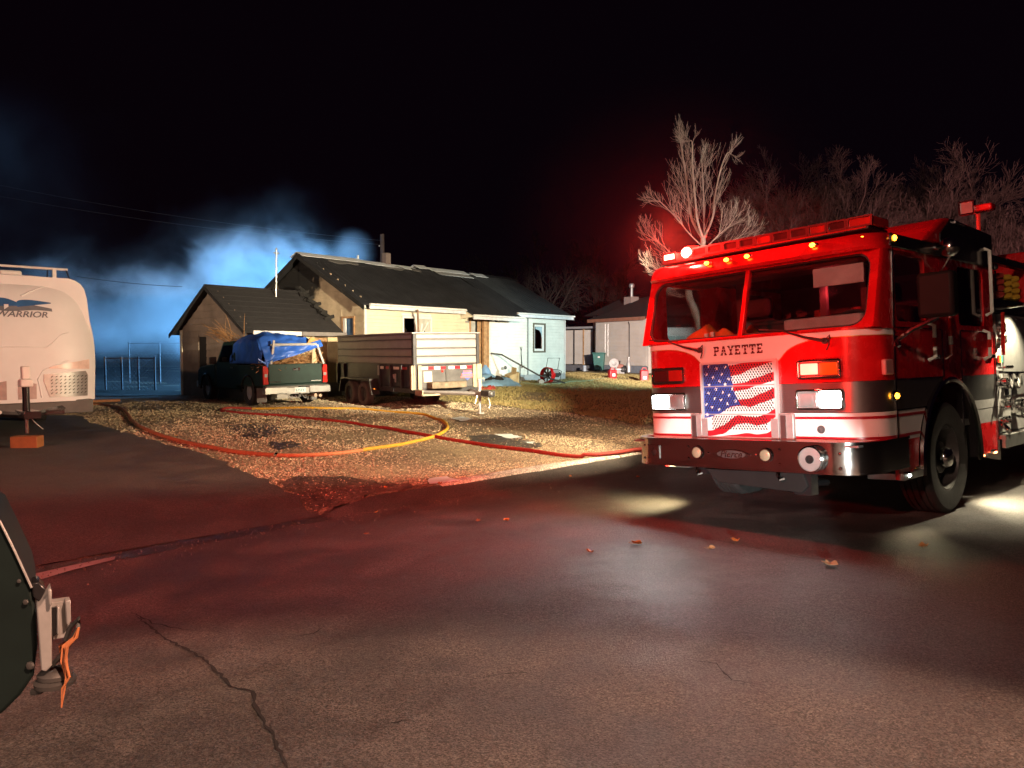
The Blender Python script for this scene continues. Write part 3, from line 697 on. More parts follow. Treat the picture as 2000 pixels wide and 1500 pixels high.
curves = [ # stripe boundaries in flag space (x to the right, y down)
 [(0, .03), (.38, .03), (.6, .0), (1, -.05)], [(0, .25), (.42, .17), (.52, .155), (.73, .07), (1, -.0)], [(0, .33), (.45, .275), (.57, .27), (.73, .21), (1, .135)],
 [(0, .42), (.47, .373), (.6, .36), (.73, .317), (1, .25)], [(0, .55), (.52, .49), (.65, .483), (.81, .415), (1, .34)], [(0, .66), (.54, .572), (.65, .593), (.81, .54), (1, .475)],
 [(0, .92), (.09, .915), (.24, .85), (.48, .70), (.60, .72), (.73, .73), (.85, .69), (1, .61)], [(0, 1.0), (.09, .99), (.24, .965), (.48, .82), (.6, .805), (.73, .84), (.85, .815), (1, .72)],
 [(0, 1.12), (.22, .99), (.4, .97), (.6, .94), (.73, .957), (.85, .94), (1, .86)]]
def flag_panel(y0, y1):
    mb = MB(); n = 36
    for c in range(n):
        xa, xb = c/n, (c+1)/n
        la = [0] + [max(0, min(1, interp(xa, k))) for k in curves] + [1]; lb = [0] + [max(0, min(1, interp(xb, k))) for k in curves] + [1]
        for i in range(len(la)-1):
            mb.cur = 0 if i % 2 == 1 else 1
            p = [max(y0, min(y1, q)) for q in (la[i], lb[i], lb[i+1], la[i+1])]
            if p[2]-p[1] < 1e-4 and p[3]-p[0] < 1e-4: continue
            mb.face([(FX(xa), -.020, FZ(p[3])), (FX(xb), -.020, FZ(p[2])), (FX(xb), -.020, FZ(p[1])), (FX(xa), -.020, FZ(p[0]))])
    mb.cur = 1
    mb.box(FX(0), FX(1), -.019, -.004, FZ(y1), FZ(y0))
    return mb
SPL = (.305, .69)
for y0, y1 in ((0, SPL[0]-.008), (SPL[0]+.008, SPL[1]-.008), (SPL[1]+.008, 1)):
    flag_panel(y0, y1).build('grille_screen', [flag_red, flag_white], eng, smooth=0)
cr = [(0, .378), (.32, .402), (.66, .44), (1, .53)]
can_b = lambda x: interp(x, [(0, .74), (.05, .735), (.20, .69), (.40, .58), (.53, .56)])
def canton(m):
    n = 20
    for (y0, y1) in ((0, SPL[0]-.008), (SPL[0]+.008, SPL[1]-.008), (SPL[1]+.008, 1)):
        k = 22
        for c in range(k):
            xa, xb = .53*c/k, .53*(c+1)/k
            def top(x): return 0 if x < .378 else interp(x, [(.378, 0), (.402, .2), (.44, .40), (.53, .56)])
            p = [max(y0, min(y1, q)) for q in (top(xa), top(xb), can_b(xb), can_b(xa))]
            if p[2] <= p[1]+1e-4 and p[3] <= p[0]+1e-4: continue
            m.face([(FX(xa), -.0225, FZ(p[3])), (FX(xb), -.0225, FZ(p[2])), (FX(xb), -.0225, FZ(p[1])), (FX(xa), -.0225, FZ(p[0]))])
part('flag_canton', flag_blue, canton, smooth=0)
def star(m, x, y, r):
    c = (FX(x), FZ(y)); p = []
    for k in range(10):
        a = R(90 + 36*k + 8); q = r if k % 2 == 0 else r*.45; p.append((c[0] + q*math.cos(a), c[1] + q*math.sin(a)))
    vs = [(a, -.025, b) for a, b in p] + [(c[0], -.025, c[1])]
    m.faces(vs, [(10, (k+1) % 10, k) for k in range(10)])
for x, y in [(.09, .025), (.20, .06), (.33, .045), (.05, .135), (.15, .18), (.275, .14), (.24, .235), (.37, .21), (.085, .28), (.32, .28), (.18, .345), (.07, .40), (.28, .39), (.37, .43), (.16, .47), (.42, .345), (.25, .49), (.455, .51), (.115, .59), (.34, .545), (.22, .625), (.04, .695), (.03, .55)]:
    part('flag_star', flag_white, lambda m: star(m, x, y, .021), smooth=0)

def slots(m):
    for (y0, y1) in ((.02, SPL[0]-.02), (SPL[0]+.03, SPL[1]-.02), (SPL[1]+.02, .93)):
        rows = int((y1-y0)/.032)
        for r in range(rows):
            for c in range(26):
                x = .03 + .037*c + (.0185 if r % 2 else 0)
                if x > .965: continue
                y = y0 + .032*r; sg = 1 if x > .46 else -1
                if y1 > .9 and (x < .12 or x > .88): continue
                a = .0085; m.face([(FX(x-a), -.0265, FZ(y)), (FX(x+a), -.0265, FZ(y)), (FX(x+a+sg*.007), -.0265, FZ(y+.026)), (FX(x-a+sg*.007), -.0265, FZ(y+.026))])
o = part('perforation', slot_dark, slots, smooth=0, merge=False); o['kind'] = 'stuff'
for y in SPL: part('grille_joint', steel_dull, lambda m: m.box(gx0+.022, gx1-.022, -.024, -.01, FZ(y)-.005, FZ(y)+.005))
# ---- PAYETTE lettering: slab letters cut into bands
def clip(poly, z0, z1):
    for sgn, lim in ((1, z0), (-1, z1)):
        out = []
        for i in range(len(poly)):
            a, b = poly[i], poly[(i+1) % len(poly)]; da, db = sgn*(a[1]-lim), sgn*(b[1]-lim)
            if da >= 0: out.append(a)
            if da*db < 0: t = da/(da-db); out.append((a[0]+(b[0]-a[0])*t, a[1]+(b[1]-a[1])*t))
        poly = out
        if len(poly) < 3: return []
    return poly
def rect(a, b, c, d): return [(a, c), (b, c), (b, d), (a, d)]
GL = {'P': [rect(.1,.36,0,1), rect(0,.46,0,.14), rect(0,.2,.86,1), rect(.3,.8,.84,1), rect(.62,.88,.52,.94), rect(.3,.8,.42,.58)],
      'A': [[(.05,0),(.3,0),(.6,1),(.36,1)], [(.7,0),(.95,0),(.64,1),(.40,1)], rect(0,.36,0,.13), rect(.64,1,0,.13), rect(.28,.74,.26,.42)],
      'Y': [[(0,1),(.26,1),(.62,.42),(.38,.42)], [(.74,1),(1,1),(.62,.42),(.38,.42)], rect(.37,.63,0,.5), rect(.22,.78,0,.14), rect(-.04,.34,.87,1), rect(.66,1.04,.87,1)],
      'E': [rect(.1,.36,0,1), rect(0,.85,0,.16), rect(0,.85,.84,1), rect(.3,.66,.42,.58), rect(.7,.86,0,.3), rect(.7,.86,.7,1)],
      'T': [rect(.37,.63,0,1), rect(0,1,.83,1), rect(.22,.78,0,.14), rect(0,.16,.62,1), rect(.84,1,.62,1)]}
letx = UC-.268
for ch in 'PAYETTE':
    def letter(m):
        for pg in GL[ch]:
            for z0, z1 in ((0, .30), (.36, .64), (.70, 1.0)):
                q = clip(pg, z0, z1)
                if len(q) >= 3: m.prism([(letx + a*.066, 1.588 + b*.088) for a, b in q], lambda a, b, d: (a, d, b), -.004, -.001)
    part('letter', letter_dark, letter, smooth=0); letx += .0765
# ---- lamp housings
def bezel(u0, u1, z0, z1, v=-.03, name='lamp_bezel', m_=chrome):
    return part(name, m_, lambda m: ring(m, rrect(u0, u1, z0, z1, .025, 3), rrect(u0+.018, u1-.018, z0+.018, z1-.018, .015, 3), lambda a, b, d: (a, d, b), v, .01), bevel=.004)
def cell(parent, u0, u1, z0, z1, m_, v=-.018, name='lamp'):
    return part(name, m_, lambda m: m.box(u0, u1, v, .0, z0, z1), bevel=.008, parent=parent)
for (u0, u1, lit) in ((-1.055, -.655, 'L'), (.53, .925, 'R')):
    b = bezel(u0, u1, 1.335, 1.50); mid = (u0+u1)/2
    part('lamp_tray', black_plastic, lambda m: m.box(u0+.015, u1-.015, -.008, -.003, 1.35, 1.485), parent=b)
    if lit == 'L':
        cell(b, u0+.028, mid-.008, 1.362, 1.472, lens_dark, name='warning_lamp'); cell(b, mid+.004, u1-.03, 1.362, 1.472, lens_red, name='warning_lamp')
    else:
        cell(b, u0+.028, mid-.012, 1.372, 1.468, lamp_red_hot, name='warning_lamp'); cell(b, mid+.004, u1-.03, 1.362, 1.472, lamp_amber_off, name='turn_lamp')
    b = bezel(u0-.02, u1+.01, 1.065, 1.245)
    part('lamp_tray', lens_clear, lambda m: m.box(u0-.005, u1-.005, -.008, -.003, 1.08, 1.23), parent=b)
    lo, hi = ((u0+.005, mid-.02), (mid+.0, u1-.03)) if lit == 'L' else ((mid-.01, u1-.02), (u0+.01, mid-.03))
    cell(b, lo[0], lo[1], 1.09, 1.22, lamp_white, name='headlamp')
    g_ = part('headlamp', lens_clear, lambda m: m.box(hi[0], hi[1], -.014, .0, 1.095, 1.215), bevel=.008, parent=b)
    part('reflector', lens_clear, lambda m: m.lathe([(.045, .0), (.030, .012), (.012, .016), (.001, .018)], ((hi[0]+hi[1])/2, -.028, 1.155), (0, 1, 0), 12), parent=b)
# side warning lamp near the corner, amber turn lamp, round seal on the white band
part('corner_warning_lamp', mat('lens_pink', (.75, .30, .28), .3, coat=.4), lambda m: m.box(1.185, 1.225, .14, .30, 1.345, 1.475), bevel=.012)
b = part('side_marker', chrome, lambda m: m.sph((W1+.005, .33, 1.165), .05, 10, (.5, 1, 1))); part('lens', lamp_amber, lambda m: m.sph((W1+.028, .325, 1.165), .026, 8), parent=b)
def seal(m):
    m.lathe([(.036, 0), (.036, .003), (.031, .003), (.031, 0)], (.72, -.0015, .896), (0, -1, 0), 24)
    for k in range(5): m.obox((.72 + .017*math.cos(R(30+30*k)), -.0025, .894 + .017*math.sin(R(30+30*k))), (.004, .003, .016), Matrix.Rotation(R(-(30+30*k)+90), 3, 'Y'))
    m.prism([(.708, .905), (.732, .905), (.729, .888), (.72, .876), (.711, .888)], lambda a, b, d: (a, d, b), -.0035, -.001)
part('round_seal', mat('seal_ink', (.12, .11, .11), .5), seal)
# wipers
for u0, du in ((UC-.78, .36), (UC+.48, .36)):
    def wip(m):
        a = (u0+du, -.03, 1.655); m.lathe([(.028, 0), (.028, .02), (.001, .03)], (a[0], -.002, a[2]), (0, -1, 0), 10)
        m.tube([(a[0], -.035, a[2]), (u0+du*.5, -.03, 1.70), (u0-.02, .0, 1.765)], [.016, .012, .008], 6)
        m.tube([(u0-.28, .03, 1.80), (u0-.02, .01, 1.772), (u0+.10, .005, 1.762)], .008, 5)
        m.tube([(a[0]+.01, -.04, 1.66), (a[0]+.06, -.05, 1.70), (a[0]+.05, -.045, 1.62), (a[0]+.02, -.03, 1.575)], .006, 5)
    part('wiper', black_plastic, wip)
# ---- bumper
BO = outline(.33, .55, W0+.02, W1+.02, .08, -.27)
bump = part('bumper', chrome, lambda m: [wrap(m, BO, .556, .800, .03), wrap(m, BO, .796, .812, .07, .012), wrap(m, BO, .545, .558, .05, .004)])
part('bumper_deck', diamond, lambda m: m.box(W0+.08, W1-.06, -.24, .05, .770, .785))
def fog(u, z, r=.058):
    b = part('fog_lamp', chrome, lambda m: m.lathe([(r, .0), (r*1.12, .012), (r*1.05, .02), (r*.86, .02), (r*.84, .004)], (u, -.272, z), (0, -1, 0), 20))
    part('lens', mat('fog_lens', (.42, .36, .24), .14, .35), lambda m: m.lathe([(r*.86, .006), (r*.6, .016), (r*.3, .021), (.001, .022)], (u, -.272, z), (0, -1, 0), 18), parent=b)
for u in (-.36, .345): fog(u, .685)
b = part('siren_speaker', chrome, lambda m: m.lathe([(.105, -.02), (.112, .02), (.112, .055), (.100, .062), (.098, .045)], (.775, -.275, .672), (0, -1, 0), 24))
part('speaker_grille', steel_dull, lambda m: [m.lathe([(.098, .045), (.05, .052), (.001, .054)], (.775, -.275, .672), (0, -1, 0), 24)] + [m.box(.775-math.sqrt(max(0, .092**2-z*z)), .775+math.sqrt(max(0, .092**2-z*z)), -.334, -.324, .672+z-.003, .672+z+.003) for z in [-.084+.012*k for k in range(15)]], parent=b)
part('speaker_badge', black_plastic, lambda m: [m.lathe([(.036, 0), (.036, .006), (.028, .006), (.028, 0)], (.775, -.335, .672), (0, -1, 0), 18), m.box(.765, .769, -.342, -.335, .655, .689), m.box(.765, .785, -.342, -.335, .686, .690), m.box(.765, .780, -.342, -.335, .671, .675)], parent=b)
b = part('tow_socket', chrome, lambda m: ring(m, rrect(-.93, -.80, .605, .742, .008, 1), rrect(-.90, -.83, .635, .712, .03, 1), lambda a, b_, d: (a, d, b_), -.284, -.262))
part('socket_core', black_plastic, lambda m: m.lathe([(.034, 0), (.034, .01), (.02, .012), (.018, .002), (.001, .001)], (-.865, -.272, .674), (0, -1, 0), 16), parent=b)
def oval(m, a, b_, d0, d1, cx=.0, cz=.680): m.prism([(cx + a*math.cos(R(15*k)), cz + b_*math.sin(R(15*k))) for k in range(24)], lambda x, z, d: (x, d, z), d0, d1)
b = part('maker_emblem', chrome, lambda m: [oval(m, .165, .046, -.279, -.27), m.prism([(-.20, .68), (-.16, .665), (-.16, .695)], lambda x, z, d: (x, d, z), -.278, -.27), m.prism([(.20, .68), (.16, .665), (.16, .695)], lambda x, z, d: (x, d, z), -.278, -.27)], bevel=.002)
part('emblem_field', dark_metal, lambda m: oval(m, .148, .036, -.281, -.278), parent=b)
text_mesh('Pierce', .085, .0015, chrome, 'emblem_lettering', b, Matrix.Translation((.0, -.2835, .655)) @ Matrix.Rotation(R(90), 4, 'X'), .35, 1.05, .002)
def bolts(m):
    for u, z in ((-.985, .735), (-.985, .61), (-.465, .735), (-.465, .625), (.47, .735), (.47, .612), (1.0, .72), (1.0, .60), (-.245, .68), (.245, .68)): m.sph((u, -.272, z), .014, 8, (1, .6, 1))
part('bolt', chrome, bolts)
for u in (-.44, .40):
    part('tow_hook', chrome, lambda m: m.tube([(u, -.16, .56), (u, -.18, .50), (u+.03, -.20, .465), (u+.06, -.18, .48)], .017, 6))
# winch tray and axle under the bumper
part('winch_tray', mat('winch_steel', (.012, .011, .011), .75, 0, spec=.2), lambda m: m.prism([(-.36, .52), (.62, .53), (.66, .42), (.60, .36), (-.22, .40)], lambda a, b_, d: (a, d, b_), -.16, -.08), bevel=.006)
part('winch_arm', black_paint, lambda m: [m.box(.52, .68, -.14, -.02, .34, .54), m.cyl((.60, -.15, .44), (.60, .3, .40), .03, n=8)])
part('chassis', black_paint, lambda m: [m.box(-.55, -.42, .0, 8.2, .45, .78), m.box(.38, .51, .0, 8.2, .45, .78), m.box(-1.0, .95, 1.5, 1.7, .40, .60), m.box(-.9, .8, .05, 2.95, .70, .78)])
# ---- sides of the cab
mirror_black = mat('mirror_shell', (.010, .009, .009), .6, spec=.15)
AC, AZ, AR = 1.60, .52, .745
def side_rows(m, sg, za, zb, v0, v1, w, th=.03, n=6):
    # a vertical panel between v0 and v1 (numbers or functions of z), rows in z
    zs = [za + (zb-za)*i/n for i in range(n+1)]; vs = []
    for z in zs:
        a = v0(z) if callable(v0) else v0; b_ = v1(z) if callable(v1) else v1
        vs += [(w, a, z), (w, b_, z), (w-sg*th, b_, z), (w-sg*th, a, z)]
    fs = [(i*4+k, i*4+(k+1) % 4, i*4+4+(k+1) % 4, i*4+4+k) for i in range(n) for k in range(4)] + [(0, 3, 2, 1), (n*4, n*4+1, n*4+2, n*4+3)]
    m.faces(vs, fs)
arcL = lambda z: AC - math.sqrt(max(.0, AR*AR-(z-AZ)**2)) if z < AZ+AR else AC
arcR = lambda z: AC + math.sqrt(max(.0, AR*AR-(z-AZ)**2)) if z < AZ+AR else AC
def win_frame(m, sg, v0, v1, z0, z1, w, wv0, wv1, wz0, wz1):
    f = lambda a, b_, d: (w - sg*d, a, b_)
    ring(m, rrect(v0, v1, z0, z1, .005, 4), rrect(wv0, wv1, wz0, wz1, .06, 4), f, 0, .035)
for sg, w in ((-1, W0), (1, W1)):
    seamR = lambda z: min(1.46, arcL(z)-.03) if z < 1.25 else 1.46
    d = part('front_door', red_paint, lambda m: side_rows(m, sg, 1.30, 1.745, .372, seamR, w))
    part('door_skirt', red_paint, lambda m: side_rows(m, sg, .45, .78, .372, lambda z: arcL(z)-.05, w), parent=d)
    part('door_chrome_panel', steel_brushed, lambda m: side_rows(m, sg, 1.042, 1.298, .372, lambda z: seamR(z)-.01, w), parent=d)
    part('door_white_panel', white_paint, lambda m: side_rows(m, sg, .782, 1.038, .372, lambda z: arcL(z)-.05, w), parent=d)
    for z in (.985, .812): part('pinstripe', stripe_red, lambda m: side_rows(m, sg, z, z+.022, .372, lambda q: arcL(q)-.05, w+sg*.006, .012, 1), parent=d)
    for z in (1.30, 1.04): part('edge_trim', chrome, lambda m: side_rows(m, sg, z-.004, z+.008, .375, lambda q: seamR(q)-.02, w+sg*.008, .012, 1), parent=d)
    part('door_window_frame', red_paint, lambda m: win_frame(m, sg, .372, 1.46, 1.745, 2.44, w, .45, 1.12, 1.80, 2.385), parent=d)
    part('door_window', glass, lambda m: m.prism(rrect(.452, 1.118, 1.802, 2.383, .058, 4), lambda a, b_, dd: (w-sg*(.015+dd), a, b_), 0, .005), parent=d)
    part('belt_trim', chrome, lambda m: m.box(min(w, w+sg*.012), max(w, w+sg*.012), .375, 1.45, 1.742, 1.75), parent=d)
    part('side_panel', red_paint, lambda m: [side_rows(m, sg, 1.265, 1.745, 1.468, 1.945, w), m.box(min(w, w-sg*.03), max(w, w-sg*.03), 1.468, 1.90, 1.745, 2.44)])
    cd0 = lambda z: max(1.952, arcR(z)+.05) if z < 1.27 else 1.952
    d2 = part('crew_door', red_paint, lambda m: side_rows(m, sg, 1.30, 1.745, cd0, 2.965, w))
    part('door_skirt', red_paint, lambda m: side_rows(m, sg, .48, .80, cd0, 2.965, w), parent=d2)
    part('door_chrome_panel', steel_brushed, lambda m: side_rows(m, sg, 1.042, 1.298, cd0, 2.965, w), parent=d2)
    part('door_lower_panel', steel_dull, lambda m: [side_rows(m, sg, .80, .94, cd0, 2.965, w), side_rows(m, sg, .95, 1.04, cd0, 2.965, w, .02)], parent=d2)
    part('door_window_frame', red_paint, lambda m: win_frame(m, sg, 1.905, 2.965, 1.745, 2.44, w, 1.95, 2.70, 1.80, 2.385), parent=d2)
    part('door_window', glass_dark, lambda m: m.prism(rrect(1.952, 2.698, 1.802, 2.383, .058, 4), lambda a, b_, dd: (w-sg*(.015+dd), a, b_), 0, .005), parent=d2)
    for v in (1.462, 1.948, 2.972):
        part('door_seam_trim', chrome, lambda m: m.tube([(w+sg*.006, v, 1.30 if v < 1.9 else .62), (w+sg*.006, v, 1.745)], .009, 6))
    part('belt_trim', chrome, lambda m: m.box(min(w, w+sg*.012), max(w, w+sg*.012), 1.955, 2.96, 1.742, 1.75), parent=d2)
    # wheel arch
    def arch(m):
        a = arc(AC, AZ, AR, -4, 184, 28); n = len(a)
        vs = [(w+sg*o_, v, z) for v, z in a for o_ in (.02,)] + [(w-sg*.25, v, z) for v, z in a]
        m.faces(vs, [(i, i+1, n+i+1, n+i) for i in range(n-1)])
    part('wheel_well', black_paint, arch)
    part('fender_trim', chrome, lambda m: m.tube([(w+sg*.02, v, z) for v, z in arc(AC, AZ, AR+.01, -6, 186, 28)], .028, 6))
    # hand rails
    for v, z0, z1, mm in ((1.10, 1.46, 1.80, 'a'), (1.50, 1.48, 1.98, 'b'), (2.60, 1.46, 1.76, 'a'), (2.72, 1.92, 2.62, 'c')):
        o = part('grab_rail', reflective if mm != 'b' else lens_red, lambda m: m.tube([(w+sg*.012, v, z0), (w+sg*.07, v, z0+.03), (w+sg*.07, v, z1-.03), (w+sg*.012, v, z1)], .018, 8))
        if mm != 'c': part('rail_band', lens_red if mm == 'a' else reflective, lambda m: m.cyl((w+sg*.07, v, z0+.12), (w+sg*.07, v, z0+.20), .0195, n=8), parent=o)
    part('door_handle', chrome, lambda m: [m.box(min(w, w+sg*.03), max(w, w+sg*.03), 1.18, 1.36, 1.47, 1.51), m.sph((w+sg*.03, 1.27, 1.49), .022, 8)], bevel=.004)
    part('door_handle', chrome, lambda m: [m.box(min(w, w+sg*.03), max(w, w+sg*.03), 2.76, 2.92, 1.47, 1.51)], bevel=.004)
    # mirror
    mi, mo = (.20, .48) if sg > 0 else (.03, .16)
    mm = part('mirror', mirror_black, lambda m: m.box(min(w+sg*mi, w+sg*mo), max(w+sg*mi, w+sg*mo), .36, .50, 1.80, 2.17), bevel=.03)
    part('mirror_glass', chrome, lambda m: m.box(min(w+sg*(mi+.02), w+sg*(mo-.02)), max(w+sg*(mi+.02), w+sg*(mo-.02)), .502, .506, 1.83, 2.14), parent=mm)
    part('mirror_arm', chrome, lambda m: [m.tube([(w+sg*.01, .40, 1.63), (w+sg*mi*.8, .38, 1.72), (w+sg*(mi+mo)/2, .42, 1.80)], .020, 6), m.tube([(w+sg*.01, .40, 1.66), (w+sg*.05, .36, 1.58)], .018, 6)], parent=mm)
    # front wheel
    def tyre(m, cv, cu, r=.53):
        k = [(r*.60, -.13), (r*.70, -.145), (r*.92, -.15), (r*.985, -.125)]
        for g in (-.085, -.03, .03, .085): k += [(r, g-.022), (r, g-.007), (r*.975, g-.004), (r*.975, g+.004), (r, g+.007), (r, g+.022)]
        k += [(r*.985, .125), (r*.92, .15), (r*.70, .145), (r*.60, .13), (r*.60, -.13)]
        m.lathe(k, (cu, cv, .53), (sg, 0, 0), 40)
    cu = w - sg*.165
    wh = part('front_wheel', dark_metal, lambda m: m.lathe([(.318, -.12), (.318, .125), (.302, .13), (.29, .05), (.27, -.03), (.20, -.03), (.17, .0), (.15, .07), (.001, .07)], (cu, AC, .53), (sg, 0, 0), 32))
    part('tyre', rubber, lambda m: tyre(m, AC, cu), parent=wh)
    part('hub', chrome, lambda m: m.lathe([(.10, .09), (.10, .13), (.085, .155), (.05, .165), (.001, .167)], (cu, AC, .53), (sg, 0, 0), 20), parent=wh)
    part('lug_nut', chrome, lambda m: [m.cyl((cu-sg*.03, AC+.205*math.cos(R(36*k)), .53+.205*math.sin(R(36*k))), (cu+sg*.035, AC+.205*math.cos(R(36*k)), .53+.205*math.sin(R(36*k))), .018, .014, 6) for k in range(10)], parent=wh)
    part('mud_tip', chrome, lambda m: m.sph((w-sg*.02, .80, .50), .07, 10, (.6, 2.2, .45)))
    for v in (.52, 2.42, 2.80):
        b = part('ground_lamp_housing', chrome, lambda m: m.sph((w+sg*.0, v, .49), .05, 8, (.7, 1.5, .5))); part('lens', lamp_white_hot if v > 1 else lamp_white, lambda m: m.sph((w+sg*.02, v, .475), .02, 8, (1, 2, .7)), parent=b)
    part('convex_mirror', chrome, lambda m: [m.lathe([(.09, 0), (.085, .02), (.06, .045), (.001, .06)], (w+sg*.12, 1.42, 2.50), (sg*.3, -1, -.2), 16), m.tube([(w+sg*.12, 1.43, 2.42), (w+sg*.03, 1.45, 2.30)], .008, 5)])
    part('step', diamond, lambda m: m.box(min(w-sg*.28, w+sg*.03), max(w-sg*.28, w+sg*.03), .40, .82, .44, .50), bevel=.006)
# ---- cab interior
part('cab_floor', cab_grey, lambda m: m.box(W0+.05, W1-.05, .12, 2.9, .80, .86))
part('cab_rear_wall', cab_grey, lambda m: m.box(W0+.03, W1-.03, 2.90, 2.98, .80, 2.56))
part('dashboard', cab_grey, lambda m: m.prism([(.10, 1.35), (.10, 1.66), (.30, 1.74), (.52, 1.72), (.58, 1.40)], lambda a, b_, d: (d, a, b_), W0+.06, W1-.06), bevel=.02)
part('engine_cover', cab_grey, lambda m: m.box(-.42, .32, .58, 2.4, .86, 1.58), bevel=.06)
part('console', black_plastic, lambda m: [m.box(-.25, .25, .55, .80, 1.58, 1.92), m.box(-.18, .18, .53, .56, 1.66, 1.88)], bevel=.015)
for u in (-.72, .68):
    s_ = part('cab_seat', seat_cloth, lambda m: m.box(u-.25, u+.25, 1.0, 1.5, 1.20, 1.36), bevel=.05)
    part('backrest', seat_cloth, lambda m: m.box(u-.25, u+.25, 1.46, 1.62, 1.32, 2.02), bevel=.06, parent=s_); part('headrest', seat_cloth, lambda m: m.box(u-.15, u+.15, 1.47, 1.60, 2.05, 2.25), bevel=.05, parent=s_)
for u in (-.8, -.25, .3, .8):
    part('crew_seat', seat_cloth, lambda m: [m.box(u-.22, u+.22, 2.68, 2.86, 1.3, 2.1), m.box(u-.22, u+.22, 2.3, 2.8, 1.15, 1.3)], bevel=.04)
part('steering_wheel', black_plastic, lambda m: [m.tube([(.68 + .23*math.cos(R(15*k)), .72 + .10*math.sin(R(15*k)), 1.74 + .21*math.sin(R(15*k))) for k in range(25)], .018, 8, False), m.cyl((.68, .72, 1.74), (.68, .52, 1.62), .03, n=8)])
part('sun_visor', mat('visor_card', (.5, .42, .40), .7), lambda m: m.box(.52, .98, .36, .375, 2.16, 2.33), bevel=.01)
part('overhead_console', black_plastic, lambda m: m.box(-.9, .95, .34, .75, 2.34, 2.46), bevel=.02)
part('map_box', mat('map_box', (.45, .36, .34), .7), lambda m: m.box(.18, .92, .42, .62, 1.72, 1.90), bevel=.02)
part('partition_post', cab_grey, lambda m: [m.box(-1.05, -.98, 1.62, 1.70, .86, 2.46), m.box(.40, .46, 1.62, 1.70, 1.5, 2.46), m.box(-.05, .02, 1.64, 1.70, 1.5, 2.46)])
part('breathing_set', mat('cylinder_red', (.35, .10, .07), .5), lambda m: [m.cyl((-.25, 2.1, 1.65), (-.25, 2.1, 2.1), .09, n=12), m.cyl((.12, 2.2, 1.65), (.12, 2.2, 2.1), .08, n=12)])
# orange coats thrown on the dashboard (things of their own)
def cloth_heap(name, lab, cat, cx, cy, cz, sx, sy, sz, seed, m_):
    mb = MB(); n = 18; vs = []
    for i in range(n):
        for j in range(n):
            x = i/(n-1)*2-1; y = j/(n-1)*2-1; r = max(0, 1-(x*x+y*y)**.8)
            z = r**.6*(.6 + .8*noise.noise((x*2+seed, y*2, seed))) + .15*r**.3*abs(noise.noise((x*5, y*5+seed, 1)))*2
            vs.append((cx + x*sx, cy + y*sy, cz + max(0, z)*sz))
    fs = [(i*n+j, i*n+j+1, (i+1)*n+j+1, (i+1)*n+j) for i in range(n-1) for j in range(n-1)]; k = len(vs)
    vs += [(a, b_, cz-.01) for a, b_, _ in vs]; fs += [(f[3]+k, f[2]+k, f[1]+k, f[0]+k) for f in fs]
    rim = [i*n for i in range(n)] + [(n-1)*n+j for j in range(1, n)] + [i*n+n-1 for i in range(n-2, -1, -1)] + [j for j in range(n-2, 0, -1)]
    fs += [(rim[i], rim[(i+1) % len(rim)], k+rim[(i+1) % len(rim)], k+rim[i]) for i in range(len(rim))]
    mb.faces(vs, fs); o = mb.build(name, m_, None, smooth=60); tag(o, lab, cat); return o
ct = cloth_heap('coat', 'orange turnout coat heaped on the engine dashboard behind the left windscreen', 'coat', -.55, .36, 1.735, .34, .22, .20, 1.3, orange_cloth); ct.matrix_world = TM
part('reflective_strip', reflective, lambda m: [m.box(-.50, -.46, .12, .15, 1.76, 1.82), m.box(-.43, -.39, .12, .15, 1.765, 1.83)], parent=ct, bevel=.004)
ct2 = cloth_heap('coat', 'second orange coat at the foot of the windscreen centre post', 'coat', -.16, .36, 1.735, .12, .18, .14, 4.1, orange_cloth); ct2.matrix_world = TM
# ---- pump panel and body behind the cab
part('pump_panel', steel_dull, lambda m: m.box(W1-.16, W1-.02, 3.03, 4.35, .66, 1.95))
part('pump_panel_far', steel_dull, lambda m: m.box(W0+.02, W0+.1, 3.03, 4.35, .66, 1.95))
part('gauge_plate', diamond, lambda m: [m.box(W1-.02, W1-.005, 3.30, 4.3, 1.05, 1.93), m.box(W1-.02, W1-.0, 3.06, 3.27, 1.60, 1.93)], bevel=.004)
for v, z, r in ((3.36, 1.215, .085), (3.62, 1.215, .085), (3.20, 1.80, .05), (3.20, 1.68, .05)):
    b = part('gauge', chrome, lambda m: m.lathe([(r, -.01), (r*1.08, .05), (r*.92, .055), (r*.9, .035)], (W1+.0, v, z), (1, 0, 0), 20)); part('dial', mat('dial_face', (.75, .74, .70), .4), lambda m: m.lathe([(r*.9, .036), (.001, .038)], (W1+.0, v, z), (1, 0, 0), 18), parent=b)
    part('needle', black_plastic, lambda m: m.obox((W1+.041, v, z), (.003, .008, r*1.4), Matrix.Rotation(R(40), 3, 'X')), parent=b)
for v, z, r in ((3.22, .97, .075), (3.62, .90, .11), (3.10, 1.20, .055), (3.12, .80, .045)):
    b = part('intake', chrome, lambda m: m.lathe([(r*.8, -.1), (r*.8, .04), (r, .05), (r, .10), (r*.86, .105), (r*.8, .08)], (W1-.02, v, z), (1, 0, 0), 18))
    part('intake_cap', dark_metal, lambda m: [m.lathe([(r*.8, .08), (r*.5, .085), (.001, .09)], (W1-.02, v, z), (1, 0, 0), 14), m.box(W1+.06, W1+.11, v-r*1.1, v-r*.7, z-.012, z+.012)], parent=b)
for k in range(4):
    part('valve_lever', chrome, lambda m: [m.tube([(W1-.01, 3.10+.055*k, 1.36), (W1+.07, 3.10+.055*k, 1.37)], .010, 6), m.sph((W1+.08, 3.10+.055*k, 1.37), .02, 8)])
    part('valve_plate', [lens_red, lamp_amber_off, mat('plate_green', (.03, .3, .18), .4), steel_brushed][k], lambda m: m.box(W1-.004, W1+.004, 3.08+.055*k, 3.125+.055*k, 1.42, 1.50))
